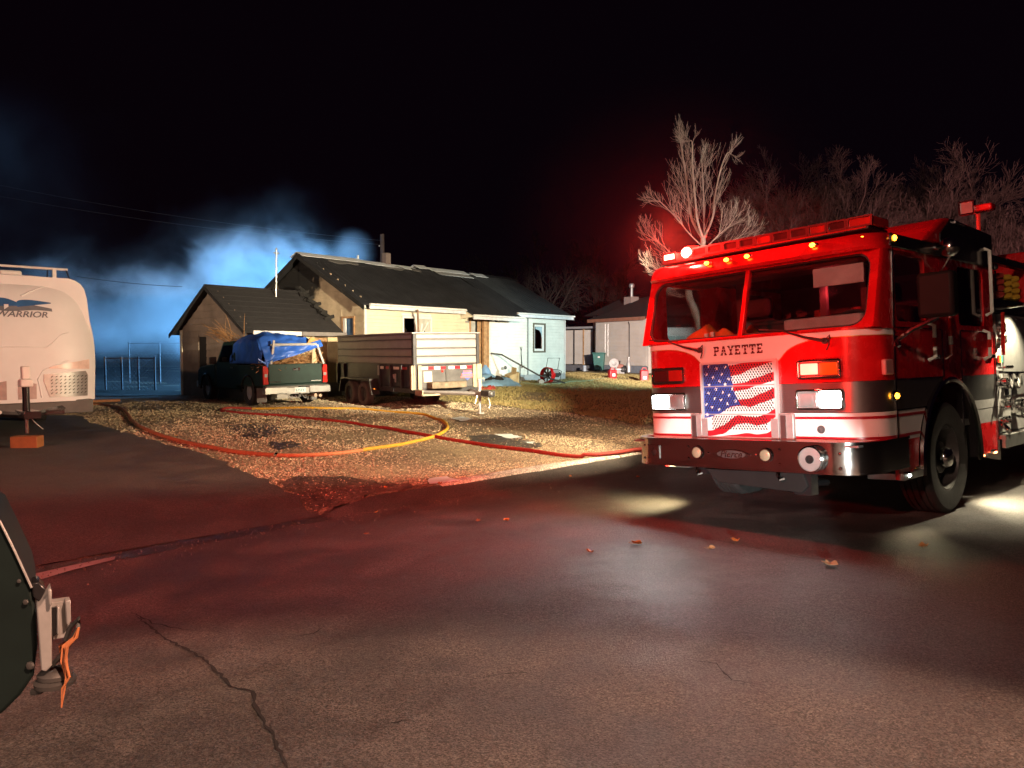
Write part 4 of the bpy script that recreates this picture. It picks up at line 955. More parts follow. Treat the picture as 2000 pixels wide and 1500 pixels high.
b = part('panel_lamp', chrome, lambda m: m.cyl((W1+.24, 3.3, 2.03), (W1+.24, 3.8, 2.03), .03, n=10)); part('lamp_arm', chrome, lambda m: m.tube([(W1-.03, 3.5, 2.03), (W1+.24, 3.5, 2.05)], .012, 6), parent=b)
part('drain_pipe', chrome, lambda m: [m.tube([(W1+.0, 3.12, .76), (W1+.05, 3.14, .70), (W1+.05, 3.2, .66)], .025, 8), m.tube([(W1+.0, 3.05, 1.32), (W1+.03, 3.3, 1.31), (W1+.03, 3.9, 1.30)], .018, 6)])
part('panel_rail', lens_red, lambda m: m.tube([(W1+.05, 3.10, 1.50), (W1+.06, 3.10, 1.96)], .02, 8))
part('running_board', diamond, lambda m: [m.box(W1-.30, W1+.06, 3.03, 4.9, .60, .64), m.box(W1+.02, W1+.06, 3.03, 4.9, .50, .60)], bevel=.006)
part('board_wedge', white_paint, lambda m: m.prism([(3.05, .59), (3.75, .59), (3.75, .30), (3.35, .36)], lambda a, b_, d: (d, a, b_), W1-.26, W1-.20))
part('crosslay_box', black_paint, lambda m: [m.box(W0+.05, W1-.03, 3.03, 4.4, 1.96, 2.12), m.box(W1-.10, W1-.03, 3.03, 3.1, 2.12, 2.60), m.box(W1-.1, W1-.03, 3.03, 4.4, 2.52, 2.60)])
for k in range(3):
    part('hose_bundle', yellow_hose_m if k else red_hose_m, lambda m: [m.tube([(W1-.08-.1*j, 3.30+.28*k, 2.16+.07*i), (W1-.03, 3.42+.28*k, 2.18+.07*i), (W1-.08-.1*j, 3.52+.28*k, 2.16+.07*i)], .035, 6) for i in range(4) for j in range(2)])
part('bell', chrome, lambda m: [m.sph((W1-.0, 3.12, 2.46), .035, 10), m.tube([(W1-.0, 3.12, 2.42), (W1-.0, 3.13, 2.2)], .008, 5)])
bd = part('body', red_paint, lambda m: m.box(W0, W1, 4.42, 8.9, .62, 2.75), bevel=.03)
for v0, v1 in ((4.5, 5.5), (5.6, 6.9), (7.0, 8.6)):
    part('locker_shutter', steel_dull, lambda m: [m.box(W1+.001, W1+.015, v0, v1, .95+.06*k, 1.004+.06*k) for k in range(26)], parent=bd)
for sg, w in ((-1, W0), (1, W1)):
    wh = part('rear_wheel', dark_metal, lambda m: m.lathe([(.30, -.1), (.30, .13), (.2, .05), (.001, .06)], (w-sg*.16, 6.4, .53), (sg, 0, 0), 24)); part('tyre', rubber, lambda m: m.lathe([(.3, -.14), (.49, -.15), (.53, -.12), (.53, .12), (.49, .15), (.3, .14), (.3, -.14)], (w-sg*.16, 6.4, .53), (sg, 0, 0), 32), parent=wh)
# telescoping flood light on the cab roof, seen from behind its lamp head
part('flood_pole', mat('pole_red', (.5, .05, .04), .35), lambda m: m.cyl((1.12, 2.92, 2.5), (1.12, 2.92, 3.03), .022, n=10))
fl = part('flood_light', red_paint, lambda m: [m.box(1.06, 1.27, 2.85, 3.0, 3.045, 3.115)], bevel=.015)
part('flood_frame', chrome, lambda m: ring(m, rrect(.97, 1.12, 3.02, 3.17, .01, 1), rrect(.985, 1.105, 3.035, 3.155, .005, 1), lambda a, b_, d: (a, d, b_), 2.80, 2.86), parent=fl)
part('flood_glass', lens_clear, lambda m: m.box(.985, 1.105, 2.815, 2.83, 3.035, 3.155), parent=fl)
# scene light on the kerb side that is lighting the yard
b = part('scene_light', chrome, lambda m: m.box(W0-.14, W0-.02, 3.2, 3.6, 2.80, 2.98), bevel=.01); part('scene_lens', lamp_white, lambda m: m.box(W0-.15, W0-.141, 3.22, 3.58, 2.82, 2.96), parent=b)
part('scene_mount', dark_metal, lambda m: m.box(W0-.02, W0+.10, 3.1, 3.7, 2.0, 2.95))
# ------------------------------------------------------------------ buildings
roof_lit = mat('roof_metal_lit', (.075, .08, .085), .4, .3, .2, 2.0)  # lighter copy of roof_metal; cool light on the right-end panels put into the colour
siding_warm_tint = mat('siding_warm_tint', (.66, .60, .44), .55, var=.10, scale=2.5, bump=.1, bscale=30)  # one siding all along; the warm light is put into this copy's colour
siding_cool_tint = mat('siding_cool_tint', (.68, .68, .63), .55, var=.10, scale=2.5, bump=.1, bscale=30)  # paler copy of the same siding for the cool-lit end
siding_tan = mat('siding_tan', (.42, .34, .23), .7, var=.25, scale=2.0, bump=.2, bscale=20)
siding_brown = mat('siding_brown', (.22, .17, .13), .75, var=.25, scale=2.0, bump=.2, bscale=20)
trim_white = mat('trim_white', (.72, .71, .68), .5, var=.08)
trim_wood = mat('bare_timber', (.36, .21, .10), .75, var=.35, scale=9, bump=.3, bscale=25)
roof_black = mat('roof_metal', (.034, .034, .038), .5, .2, .3, 2.0)
shingle = mat('roof_shingle', (.022, .020, .021), .85, 0, .3, 6, bump=.5, bscale=35)
soot = mat('charred_wood', (.012, .011, .010), .95, var=.5, scale=6, bump=.6, bscale=14)
foundation_m = mat('foundation', (.36, .37, .38), .85, var=.25, scale=3, bump=.3, bscale=18)
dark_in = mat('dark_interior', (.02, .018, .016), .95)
tin = mat('tin_flashing', (.70, .73, .76), .45, .2, .15, 5)
blue_pane = mat('blue_pane', (.06, .12, .22), .2)

def scorch_mat(name, base, col_burn, center, rx, rz):
    # siding with a soot stain of its own shape (object space)
    m = mat(name, base, .75, var=.22, scale=2.2, bump=.2, bscale=20); nt = m.node_tree; N = nt.nodes; L = nt.links; b = N['Principled BSDF']
    src = b.inputs['Base Color'].links[0].from_socket; tc = [n for n in N if n.type == 'TEX_COORD'][0]
    a = N.new('ShaderNodeVectorMath'); a.operation = 'SUBTRACT'; L.new(tc.outputs['Object'], a.inputs[0]); a.inputs[1].default_value = center
    s_ = N.new('ShaderNodeVectorMath'); s_.operation = 'MULTIPLY'; L.new(a.outputs[0], s_.inputs[0]); s_.inputs[1].default_value = (0, 1/rx, 1/rz)
    l = N.new('ShaderNodeVectorMath'); l.operation = 'LENGTH'; L.new(s_.outputs[0], l.inputs[0])
    n = N.new('ShaderNodeTexNoise'); n.inputs['Scale'].default_value = 1.8; n.inputs['Detail'].default_value = 8; L.new(tc.outputs['Object'], n.inputs['Vector'])
    mr = N.new('ShaderNodeMapRange'); mr.inputs['To Min'].default_value = -.7; mr.inputs['To Max'].default_value = .7; L.new(n.outputs['Fac'], mr.inputs['Value'])
    ad = N.new('ShaderNodeMath'); ad.operation = 'ADD'; L.new(l.outputs['Value'], ad.inputs[0]); L.new(mr.outputs['Result'], ad.inputs[1])
    r2 = N.new('ShaderNodeMapRange'); r2.inputs['From Min'].default_value = .85; r2.inputs['From Max'].default_value = 1.1; L.new(ad.outputs[0], r2.inputs['Value'])
    mx = N.new('ShaderNodeMix'); mx.data_type = 'RGBA'; L.new(r2.outputs['Result'], mx.inputs['Factor']); mx.inputs['A'].default_value = (*col_burn, 1); L.new(src, mx.inputs['B'])
    L.new(mx.outputs['Result'], b.inputs['Base Color']); return m

def cells(a0, a1, z0, z1, ops):
    xs = sorted({a0, a1, *[min(a1, max(a0, v)) for o in ops for v in o[:2]]}); zs = sorted({z0, z1, *[min(z1, max(z0, v)) for o in ops for v in o[2:4]]})
    for i in range(len(xs)-1):
        for j in range(len(zs)-1):
            cx, cz = (xs[i]+xs[i+1])/2, (zs[j]+zs[j+1])/2
            if not any(o[0] < cx < o[1] and o[2] < cz < o[3] for o in ops): yield xs[i], xs[i+1], zs[j], zs[j+1]
def wall(parent, name, m, fn, a0, a1, z0, z1, ops=(), th=.10):
    # backing wall: fn(a, out, z) -> local point, out positive to the outside
    mb = MB()
    for x0, x1, c0, c1 in cells(a0, a1, z0, z1, ops):
        mb.prism([(x0, c0), (x1, c0), (x1, c1), (x0, c1)], lambda a, b, d: fn(a, d, b), -th, 0)
    return mb.build(name, m, parent, smooth=0, merge=True)
def boards(parent, m, fn, spans, z0, z1, h, ops=(), top=None, name='siding_board', jit=0.):
    # lapped boards; spans(z0, z1) gives the run at that height
    z = z0
    while z < z1 - .01:
        zt = min(z1, z+h)
        sp = spans((z+zt)/2) if callable(spans) else spans
        cut = [sp[0], sp[1]]
        runs = [(sp[0], sp[1])]
        for o in ops:
            if o[2] < zt-.01 and o[3] > z+.01:
                nr = []
                for a, b in runs:
                    if o[1] <= a or o[0] >= b: nr.append((a, b)); continue
                    if o[0] > a: nr.append((a, o[0]))
                    if o[1] < b: nr.append((o[1], b))
                runs = nr
        for a, b in runs:
            if b-a < .02: continue
            mb = MB(); j = rnd.uniform(-jit, jit)
            vs = [fn(a, .002, z), fn(b, .002, z), fn(b, .022, z+.003), fn(a, .022, z+.003), fn(a, .002, zt-.002+j), fn(b, .002, zt-.002), fn(b, .007, zt-.002), fn(a, .007, zt-.002+j)]
            mb.faces(vs, [(0, 1, 2, 3), (7, 6, 5, 4), (3, 2, 6, 7), (0, 3, 7, 4), (1, 5, 6, 2), (0, 4, 5, 1)]); mb.build(name, m, parent, smooth=0, merge=True)
        z = zt
def window(parent, fn, x0, x1, z0, z1, m_frame, m_pane, fw=.06, mull=(), depth=.06, name='window'):
    fr = MB(); g = lambda a, b, d: fn(a, d, b)
    ring(fr, rrect(x0-fw, x1+fw, z0-fw, z1+fw, .004, 1), rrect(x0, x1, z0, z1, .004, 1), g, -.03, .045)
    o = fr.build(name, m_frame, parent, smooth=0, merge=True)
    for a in mull:
        mb = MB(); mb.prism([(a-.035, z0), (a+.035, z0), (a+.035, z1), (a-.035, z1)], g, -.02, .02); mb.build('mullion', m_frame, o, smooth=0, merge=True)
    if m_pane:
        mb = MB(); mb.prism([(x0, z0), (x1, z0), (x1, z1), (x0, z1)], g, -.03, -.022); mb.build('pane', m_pane, o, smooth=0, merge=True)
    return o

# ---- burned house
HZ = .36
house = thing('house', 'burned single-storey house with cream siding, black roof and broken front windows', 'house', (-4.608, 24, HZ), (0, 0, R(50)))
LH, DH, ZE, ZR = 10.6, 6.2, 2.86, 4.5
Ff = lambda a, o, z: (a, -o, z)            # front wall
Fg = lambda a, o, z: (-o, a, z)            # left gable (a = depth)
Fr = lambda a, o, z: (LH+o, a, z)
Fb = lambda a, o, z: (a, DH+o, z)
BW = (1.54, 2.90, 1.02, 2.44); DR = (4.80, 5.80, .42, 2.44); RW = (8.44, 9.24, 1.22, 2.40)
fwall = wall(house, 'front_wall', siding_cool_tint, Ff, 0, LH, .36, ZE, (BW, DR, RW))
boards(fwall, siding_warm_tint, Ff, (.06, 4.72), .40, ZE, .118, (BW,))
boards(fwall, siding_cool_tint, Ff, (5.90, 8.07), .40, ZE, .118)
boards(fwall, siding_cool_tint, Ff, (8.16, LH-.07), .40, ZE, .118, (RW,))
for a in (.03, 8.115, LH-.035):
    MB().box(a-.035, a+.035, -.04, .0, .36, ZE).build('corner_trim', trim_white if a < 1 or a > 9 else mat('seam_trim', (.30, .32, .32), .6), fwall, smooth=0)
MB().box(-.02, LH+.02, -.025, DH+.02, -.5, .36).build('foundation', foundation_m, house, smooth=0)
sm = scorch_mat('gable_siding', (.42, .34, .23), (.010, .009, .008), (0, 3.6, 3.9), 1.5, 1.2)
gwall = wall(house, 'gable_wall', sm, Fg, 0, DH, .36, ZE, ((.46, 1.05, 1.25, 2.36),))
gsp = lambda z: (0, DH) if z <= ZE else ((z-ZE)/(ZR-ZE)*DH/2+.05, DH-(z-ZE)/(ZR-ZE)*DH/2-.05)
mb = MB(); mb.prism([(0, ZE), (DH, ZE), (DH/2, ZR)], lambda a, b, d: (d, a, b), 0, .1); mb.build('gable_top', sm, gwall, smooth=0, merge=True)
boards(gwall, sm, Fg, lambda z: gsp(z), .40, 4.35, .20, ((.42, 1.10, 1.2, 2.42),), jit=.012)
window(house, Fg, .50, 1.02, 1.28, 2.32, trim_wood, blue_pane, .06); 
MB().box(-.05, -.02, .86, .98, 1.28, 2.32).build('window_sash', trim_white, house, smooth=0)
wall(house, 'rear_wall', siding_tan, Fb, 0, LH, .36, ZE)
rw_ = wall(house, 'right_wall', siding_tan, Fr, 0, DH, .36, ZE); mb = MB(); mb.prism([(0, ZE), (DH, ZE), (DH/2, ZR)], lambda a, b, d: (LH-d, a, b), 0, .1); mb.build('gable_top', siding_tan, rw_, smooth=0, merge=True)
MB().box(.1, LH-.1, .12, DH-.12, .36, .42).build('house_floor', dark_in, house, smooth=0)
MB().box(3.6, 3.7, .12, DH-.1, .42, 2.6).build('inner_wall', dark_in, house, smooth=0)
# roof: ribbed metal panels, front and rear slope
SL = (ZR-ZE)/(DH/2)
roof = MB().box(.0, LH, DH/2-.05, DH/2+.05, ZR-.12, ZR-.02).build('roof', soot, house, smooth=0)
def roof_panel(x0, x1, y0, y1, m, rear=False, ribs=True, sag=0.):
    def P(x, y, d=0):
        yy = DH-y if rear else y; return (x, yy, ZE + SL*y + d - sag*math.exp(-((y-2.4)/.7)**2))
    mb = MB(); ys = [y0 + (y1-y0)*k/6 for k in range(7)]
    for k in range(6):
        mb.prism([(x0, ys[k]), (x1, ys[k]), (x1, ys[k+1]), (x0, ys[k+1])], lambda a, b, d: P(a, b, d), .0, .02)
    if ribs:
        n = max(1, round((x1-x0)/.23))
        for i in range(n):
            x = x0 + .02 + (x1-x0)*i/n
            for k in range(6): mb.prism([(x-.018, ys[k]), (x+.018, ys[k]), (x+.018, ys[k+1]), (x-.018, ys[k+1])], lambda a, b, d: P(a, b, d), .018, .030)
    return mb.build('roof_panel', m, roof, smooth=0)
x = -.32; i = 0
while x < LH+.15:
    w_ = min(.92, LH+.18-x); y0 = -.30 if not (4.3 < x+.46 < 7.2) else -.66
    roof_panel(x, x+w_-.008, y0, 3.08 if 2 < i < 8 else 3.12, roof_black if i < 9 else roof_lit, sag=(.05 if 4 <= i <= 7 else 0)); roof_panel(x, x+w_-.008, -.35, 3.1, roof_black, True, False); x += w_; i += 1
for x0, x1, dz, tilt in ((-.33, 2.3, .06, .0), (2.32, 4.9, .04, -.02), (4.92, 5.5, .08, .03), (5.6, 7.75, .05, .0), (8.1, 8.9, .02, 0), (8.92, LH+.18, .02, 0)):
    mb = MB()
    for sg in (-1, 1): mb.prism([(x0, 0), (x1, 0), (x1, .36), (x0, .36)], lambda a, b, d: (a, DH/2+sg*b, ZR + dz + tilt*(a-x0) - SL*b*.85 + d + .02), .0, .012)
    mb.build('ridge_cap', tin if x0 < 8.5 else roof_black, roof, smooth=0)
rr = random.Random(3)
for k in range(9):
    x0 = 5.75 + .22*k; mb = MB(); mb.prism([(x0, 2.55), (x0+.17, 2.5), (x0+.18, 2.98), (x0+.01, 2.98)], lambda a, b, d: (a + .12*(3-b), b, ZE+SL*b+.06+d), .0, .012); mb.build('bent_roof_strip', steel_dull, roof, smooth=0)
for x0, w_ in ((.7, .9), (1.5, .5), (3.2, 1.0), (4.5, .5)):
    mb = MB(); n = 12; pl = [(x0 + w_*.5*(1+math.cos(2*math.pi*k/n)*rr.uniform(.7, 1.1)), 2.72 + .16*math.sin(2*math.pi*k/n)*rr.uniform(.6, 1.2)) for k in range(n)]
    mb.prism(pl, lambda a, b, d: (a, b, ZE+SL*b+.05+d), .0, .015); mb.build('peeled_felt', mat('peeled_felt', (.10, .095, .09), .8), roof, smooth=0)
# fascia and soffits
for x0, x1, y, z, m_ in ((-.05, 4.26, -.33, ZE-.19, tin), (7.10, LH+.2, -.33, ZE-.19, tin), (4.28, 7.08, -.69, ZE-.38, tin)):
    b_ = MB().box(x0, x1, y, y+.025, z-.09, z+.075).build('fascia', m_, house, smooth=0)
    MB().tube([(x0, y-.03, z+.05), (x1, y-.03, z+.05)], .035, 6).build('gutter', trim_white, b_)
MB().box(0, LH, -.31, -.0, ZE-.26, ZE-.24).build('soffit', siding_cool_tint, house, smooth=0)
mb = MB(); mb.prism([(-.66, ZE-.38), (-.05, ZE-.06), (-.05, ZE-.44)], lambda a, b, d: (4.30+d, a, b), .0, .03); mb.build('porch_cheek', siding_warm_tint, house, smooth=0, merge=True)
for k in (0, 1):
    xx = -.32 if k == 0 else LH+.17
    for y0, y1, s0 in ((-.36, 3.1, 1), (3.1, 6.56, -1)):
        mb = MB(); mb.prism([(-.36, 0), (3.1, 0), (3.1, -.14), (-.36, -.14)], lambda a, b, d: (xx+d, a if s0 > 0 else DH-a, ZE+SL*a+b+.01), .0, .03); mb.build('rake_board', soot if k == 0 else dark_metal, house, smooth=0, merge=True)
# front windows: the broken double one with curtains, and the tall right one
w1 = window(house, Ff, BW[0]+.08, BW[1]-.08, BW[2]+.05, BW[3]-.08, trim_white, None, .07, (2.18,))
mb = MB(); mb.prism([(1.62, 1.07), (2.14, 1.07), (2.14, 2.36), (1.62, 2.36)], lambda a, b, d: (a, d, b), .02, .026); mb.build('pane', glass_dark, w1, smooth=0)
mb = MB(); mb.prism([(2.22, 2.36), (2.82, 2.36), (2.82, 1.07), (2.74, 1.2), (2.70, 1.8), (2.60, 1.98), (2.48, 1.9), (2.36, 1.4), (2.30, 1.07), (2.22, 1.07)], lambda a, b, d: (a, d, b), .02, .026); mb.build('broken_pane', mat('frosted_pane', (.45, .45, .40), .3), w1, smooth=0)
for pts in ([(2.25, .06, 2.3), (2.33, .05, 1.7), (2.30, .04, 1.1)], [(2.45, .05, 2.2), (2.33, .03, 1.6), (2.36, .03, 1.1)], [(2.72, .05, 2.25), (2.48, .05, 1.9), (2.38, .04, 1.1)]):
    MB().tube([(a, -b*.2, c) for a, b, c in pts], [.03, .022, .03], 6).build('torn_curtain', trim_white, w1)
pole = MB().tube([(1.80, -.5, 2.62), (2.28, -.05, 1.25)], .035, 7).build('timber_pole', mat('pole_wood', (.26, .17, .12), .7, var=.3), None); pole.parent = None; pole.matrix_world = house.matrix_basis.copy()
tag(pole, 'scorched timber pole leaning out of the broken front window', 'pole')
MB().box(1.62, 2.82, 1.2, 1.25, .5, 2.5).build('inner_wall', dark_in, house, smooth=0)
w2 = window(house, Ff, RW[0]+.06, RW[1]-.06, RW[2]+.07, RW[3]-.06, mat('dark_casing', (.12, .10, .07), .7), None, .06)
ring_b = MB(); ring(ring_b, rrect(RW[0]+.06, RW[1]-.06, RW[2]+.07, RW[3]-.06, .004, 1), rrect(RW[0]+.14, RW[1]-.20, RW[2]+.16, RW[3]-.14, .004, 1), lambda a, b, d: (a, d, b), -.0, .04); ring_b.build('sash', trim_white, w2, smooth=0, merge=True)
mb = MB(); mb.prism([(8.62, 2.25), (9.05, 2.25), (9.05, 1.75), (8.98, 2.0), (8.86, 2.12), (8.62, 2.16)], lambda a, b, d: (a, d, b), .0, .008); mb.build('broken_pane', mat('pane_shard', (.35, .48, .55), .15), w2, smooth=0)
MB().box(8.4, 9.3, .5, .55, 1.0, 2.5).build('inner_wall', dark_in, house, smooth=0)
# open front door
dr = window(house, Ff, DR[0]+.03, DR[1]-.05, DR[2], DR[3]-.03, trim_wood, None, .06, name='door_frame')
MB().box(4.86, 5.12, .02, .06, .44, 2.38).build('door_panel', mat('grey_door', (.42, .43, .40), .6), dr, smooth=0)
for k in range(4): MB().box(5.22+.13*k, 5.31+.13*k, .10+.02*k, .18+.02*k, .44, 2.40).build('stud', [soot, trim_wood, trim_wood, soot][k], dr, smooth=0)
MB().box(5.55, 5.74, -.02, .08, .44, 2.40).build('jamb', trim_wood, dr, smooth=0)
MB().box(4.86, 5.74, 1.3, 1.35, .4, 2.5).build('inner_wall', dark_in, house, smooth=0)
MB().box(4.55, 4.75, -.03, -.02, 2.30, 2.36).build('number_plate', steel_dull, house, smooth=0)
b_ = MB().lathe([(.05, 0), (.07, .05), (.05, .12), (.001, .14)], (6.14, -.10, 2.50), (0, 0, -1), 12).build('porch_lamp', black_plastic, house)
b_ = MB().box(6.52, 6.62, -.08, -.02, .58, .68).build('outlet_box', steel_dull, house, smooth=0); MB().sph((6.72, -.06, .66), .07, 10, (1, .5, 1)).build('hose_tap', dark_metal, house)
MB().tube([(7.62, -.03, 1.45), (7.68, -.04, 1.30), (7.74, -.03, 1.45), (7.68, -.04, 1.28), (7.72, -.05, .62)], [.012, .016, .012, .012, .02], 6).build('hanging_bracket', black_plastic, house)
# steps and hand rail
for k in range(3): MB().box(4.7, 5.95, -.45-.3*k, -.03-.3*k-.02, -.3, .34-.13*k).build('porch_step', mat('step_concrete', (.42, .44, .46), .8, var=.2), house, bevel=.01)
MB().tube([(5.9, -.05, 1.20), (6.1, -.4, 1.15), (6.9, -1.5, .40), (7.6, -2.2, .1)], .03, 6).build('stair_rail', dark_metal, house); MB().tube([(6.5, -.95, .75), (6.5, -.95, .0)], .02, 6).build('rail_post', dark_metal, house)
# ridge fittings
ch = MB().box(3.50, 3.72, 3.0, 3.22, ZR-.1, ZR+.42).build('vent_stack', mat('sooty_brick', (.12, .09, .08), .9), roof, smooth=0)
MB().cyl((2.26, 3.1, ZR), (2.26, 3.1, ZR+.22), .04, n=8).build('vent_pipe', steel_dull, roof)

# ---- attached garage
gar = thing('garage', 'low tan garage wing with dark shingle roof joined to the burned house', 'garage', (-4.608, 24, HZ), (0, 0, R(50)))
GX0, GY0, GY1, GZE, GZR = -3.28, 1.13, 5.13, 1.95, 3.24
Gf = lambda a, o, z: (a, GY0-o, z); Gg = lambda a, o, z: (GX0-o, a, z); GM = (GY0+GY1)/2
gdoor = (-1.05, -.55, -.2, 1.72)
gw = wall(gar, 'front_wall', siding_tan, Gf, GX0, -.02, -.5, GZE, (gdoor,)); boards(gw, mat('garage_cream', (.58, .47, .28), .6, var=.12), Gf, (GX0+.03, -.06), .28, GZE-.02, .16, (gdoor,))
wall(gar, 'base_course', mat('garage_base', (.28, .25, .22), .8), lambda a, o, z: Gf(a, o+.02, z), GX0, -.1, -.5, .28, (gdoor,), .02)
MB().box(-1.03, -.57, GY0+.02, GY0+.06, -.2, 1.70).build('garage_door', trim_wood, gar, smooth=0)
gslit = (3.55, 4.05, .45, 1.72)
gg = wall(gar, 'gable_wall', siding_brown, Gg, GY0, GY1, -.5, GZE, (gslit,))
gs = lambda z: (GY0+.03, GY1-.03) if z <= GZE else (GY0 + (z-GZE)/(GZR-GZE)*2.0+.05, GY1 - (z-GZE)/(GZR-GZE)*2.0-.05)
mb = MB(); mb.prism([(GY0, GZE), (GY1, GZE), (GM, GZR)], lambda a, b, d: (GX0+d, a, b), 0, .1); mb.build('gable_top', siding_brown, gg, smooth=0, merge=True)
boards(gg, siding_brown, Gg, gs, -.1, GZR-.1, .20, (gslit,), jit=.006)
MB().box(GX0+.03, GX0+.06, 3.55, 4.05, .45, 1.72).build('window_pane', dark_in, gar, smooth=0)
MB().box(GX0-.05, GX0, GY1-.10, GY1+.02, -.4, GZE).build('corner_trim', siding_warm_tint, gar, smooth=0)
MB().box(GX0-.02, -.05, GY1-.1, GY1, -.5, GZE).build('rear_wall', siding_brown, gar, smooth=0)
groof = MB().box(GX0-.2, -.02, GM-.05, GM+.05, GZR-.05, GZR).build('roof', shingle, gar, smooth=0)
gsl = (GZR-GZE)/2.0
for sg in (0, 1):
    for row in range(9):
        y0 = -.28 + row*.258; y1 = y0 + .268
        mb = MB(); mb.prism([(GX0-.28, y0), (-.03, y0), (-.03, y1), (GX0-.28, y1)], lambda a, b, d: (a, GY0+b if sg == 0 else GY1-b, GZE+gsl*b+d-(.006*(b-y0)/.268)), .02, .028); mb.build('shingle_course', shingle, groof, smooth=0, merge=True)
    mb = MB(); mb.prism([(-.26, 0), (2.0, 0), (2.0, -.12), (-.26, -.12)], lambda a, b, d: (GX0-.30+d, GY0+a if sg == 0 else GY1-a, GZE+gsl*a+b+.03), .0, .03); mb.build('rake_board', dark_metal, groof, smooth=0, merge=True)
MB().box(GX0-.05, -1.72, GY0-.31, GY0-.28, GZE-.21, GZE-.09).build('fascia', trim_white, gar, smooth=0); MB().box(-1.70, -.03, GY0-.31, GY0-.28, GZE-.21, GZE-.09).build('fascia', mat('fascia_grey', (.20, .18, .17), .7), gar, smooth=0)
# charred debris where the garage roof meets the gable
for k in range(14):
    yy = 1.6 + .17*k; MB().obox((-.12-.1*rnd.random(), yy, GZE+gsl*(min(yy, 2*GM-yy)-GY0)+.10), (.35, .16, .10), Matrix.Rotation(rnd.uniform(-.4, .4), 3, 'Z') @ Matrix.Rotation(rnd.uniform(-.5, .5), 3, 'Y')).build('charred_board', soot, groof, smooth=0)
# mast beside the house
am = thing('aerial_mast', 'thin pale metal mast standing up behind the garage roof', 'mast', (-4.608, 24, HZ), (0, 0, R(50)))
MB().tube([(-1.35, 2.75, 2.4), (-1.30, 2.75, 4.52)], .028, 8).build('mast_pole', steel_dull, am); MB().tube([(-1.42, 2.75, 4.42), (-1.20, 2.75, 4.42)], .02, 6).build('cross_arm', steel_dull, am); MB().sph((-1.30, 2.75, 4.55), .04, 8).build('cap', steel_dull, am)
# pale downpipe post at the garage corner
pp = MB().tube([tuple(gp(368, 768)), tuple(gp(368, 768) + Vector((0, 0, 1.05)))], .035, 8).build('marker_post', mat('pale_post', (.62, .60, .45), .6), None); tag(pp, 'thin pale post standing at the left corner of the garage', 'post')

# ---- utility pole and wires behind the house
up_ = thing('utility_pole', 'dark wooden utility pole rising behind the house ridge', 'utility pole', (at(748, 690, 40).x, 40, .4))
MB().tube([(0, 0, 0), (0, 0, 7.3)], [.14, .11], 10).build('pole', mat('pole_dark', (.07, .05, .045), .9), up_); MB().tube([(-.18, 0, 6.7), (.1, 0, 6.7)], .03, 6).build('insulator', steel_dull, up_)
wire_m = mat('wire', (.06, .06, .06), .9)
def wire(a, b, sag, lab, r=.012):
    pts = [Vector(a).lerp(Vector(b), k/16) - Vector((0, 0, sag*4*(k/16)*(1-k/16))) for k in range(17)]
    o = MB().tube(pts, r, 5).build('overhead_wire', wire_m, None); tag(o, lab, 'wire')
wire(at(150, 540, 26), at(356, 560, 26), .05, 'pale service wire crossing the blue smoke at the garage', .010)
wire(at(-80, 345, 42), at(748, 470, 40), .35, 'upper power line fading into the dark at the left', .005)
wire(at(-80, 368, 42), at(748, 478, 40), .35, 'lower power line under the other one at the left', .005)

# ---- neighbour's house
nb = thing('neighbour_house', 'pale low neighbouring house with brown fascia, dark roof and metal flue', 'house', (.1087*44, 44, .38), (0, 0, R(-58)))
Nf = lambda a, o, z: (a, -o, z)
sd_n = mat('neighbour_siding', (.50, .46, .41), .6, var=.10, scale=1.5)
nw = wall(nb, 'front_wall', sd_n, Nf, 0, 4.35, .5, 2.98); boards(nw, sd_n, Nf, (.04, 4.32), .50, 2.96, .205)
MB().box(-.02, 4.4, -.05, .0, -.6, .49).build('foundation', mat('painted_base', (.16, .18, .21), .8), nb, smooth=0)
MB().box(-.25, 4.6, -.42, -.38, 2.90, 3.08).build('fascia', mat('fascia_brown', (.24, .11, .07), .6), nb, smooth=0)
mb = MB(); mb.prism([(-.4, 3.05), (4.0, 4.55), (8.4, 3.05)], lambda a, b, d: (d, a, b), -.35, 9.0); nr_ = mb.build('roof', shingle, nb, smooth=0, merge=True)
mb = MB(); mb.prism([(1.2, 3.42), (4.0, 4.52), (8.3, 3.05)], lambda a, b, d: (d, a, b), -2.7, -.36); mb.build('roof_wing', shingle, nr_, smooth=0, merge=True)
MB().box(-2.4, -.02, 1.7, 7.9, -.4, 3.4).build('wing_wall', sd_n, nb, smooth=0)
MB().box(4.35, 4.45, 0, 8, .0, 2.98).build('right_wall', sd_n, nb, smooth=0); MB().box(0, 4.35, 7.9, 8, 0, 3.0).build('rear_wall', sd_n, nb, smooth=0)
chn = MB().box(-.85, -.2, 2.8, 3.4, 3.7, 4.52).build('chimney', mat('chimney_block', (.26, .20, .18), .9, bump=.3, bscale=8), nb, smooth=0)
MB().lathe([(.09, 0), (.09, .55), (.15, .57), (.17, .72), (.12, .80), (.001, .82)], (-.5, 3.1, 4.52), (0, 0, 1), 12).build('flue', steel_dull, chn)
cable = MB().tube([(2.9, -.04, 2.86), (2.98, -.05, 2.7), (3.0, -.05, .95)], .025, 6).build('hanging_cable', black_plastic, nb)
MB().tube([(.9, -.03, 2.8), (.9, -.03, 1.0)], .012, 5).build('conduit', steel_dull, nb); MB().tube([(1.15, -.03, 2.8), (1.15, -.03, 1.0)], .012, 5).build('conduit', steel_dull, nb)
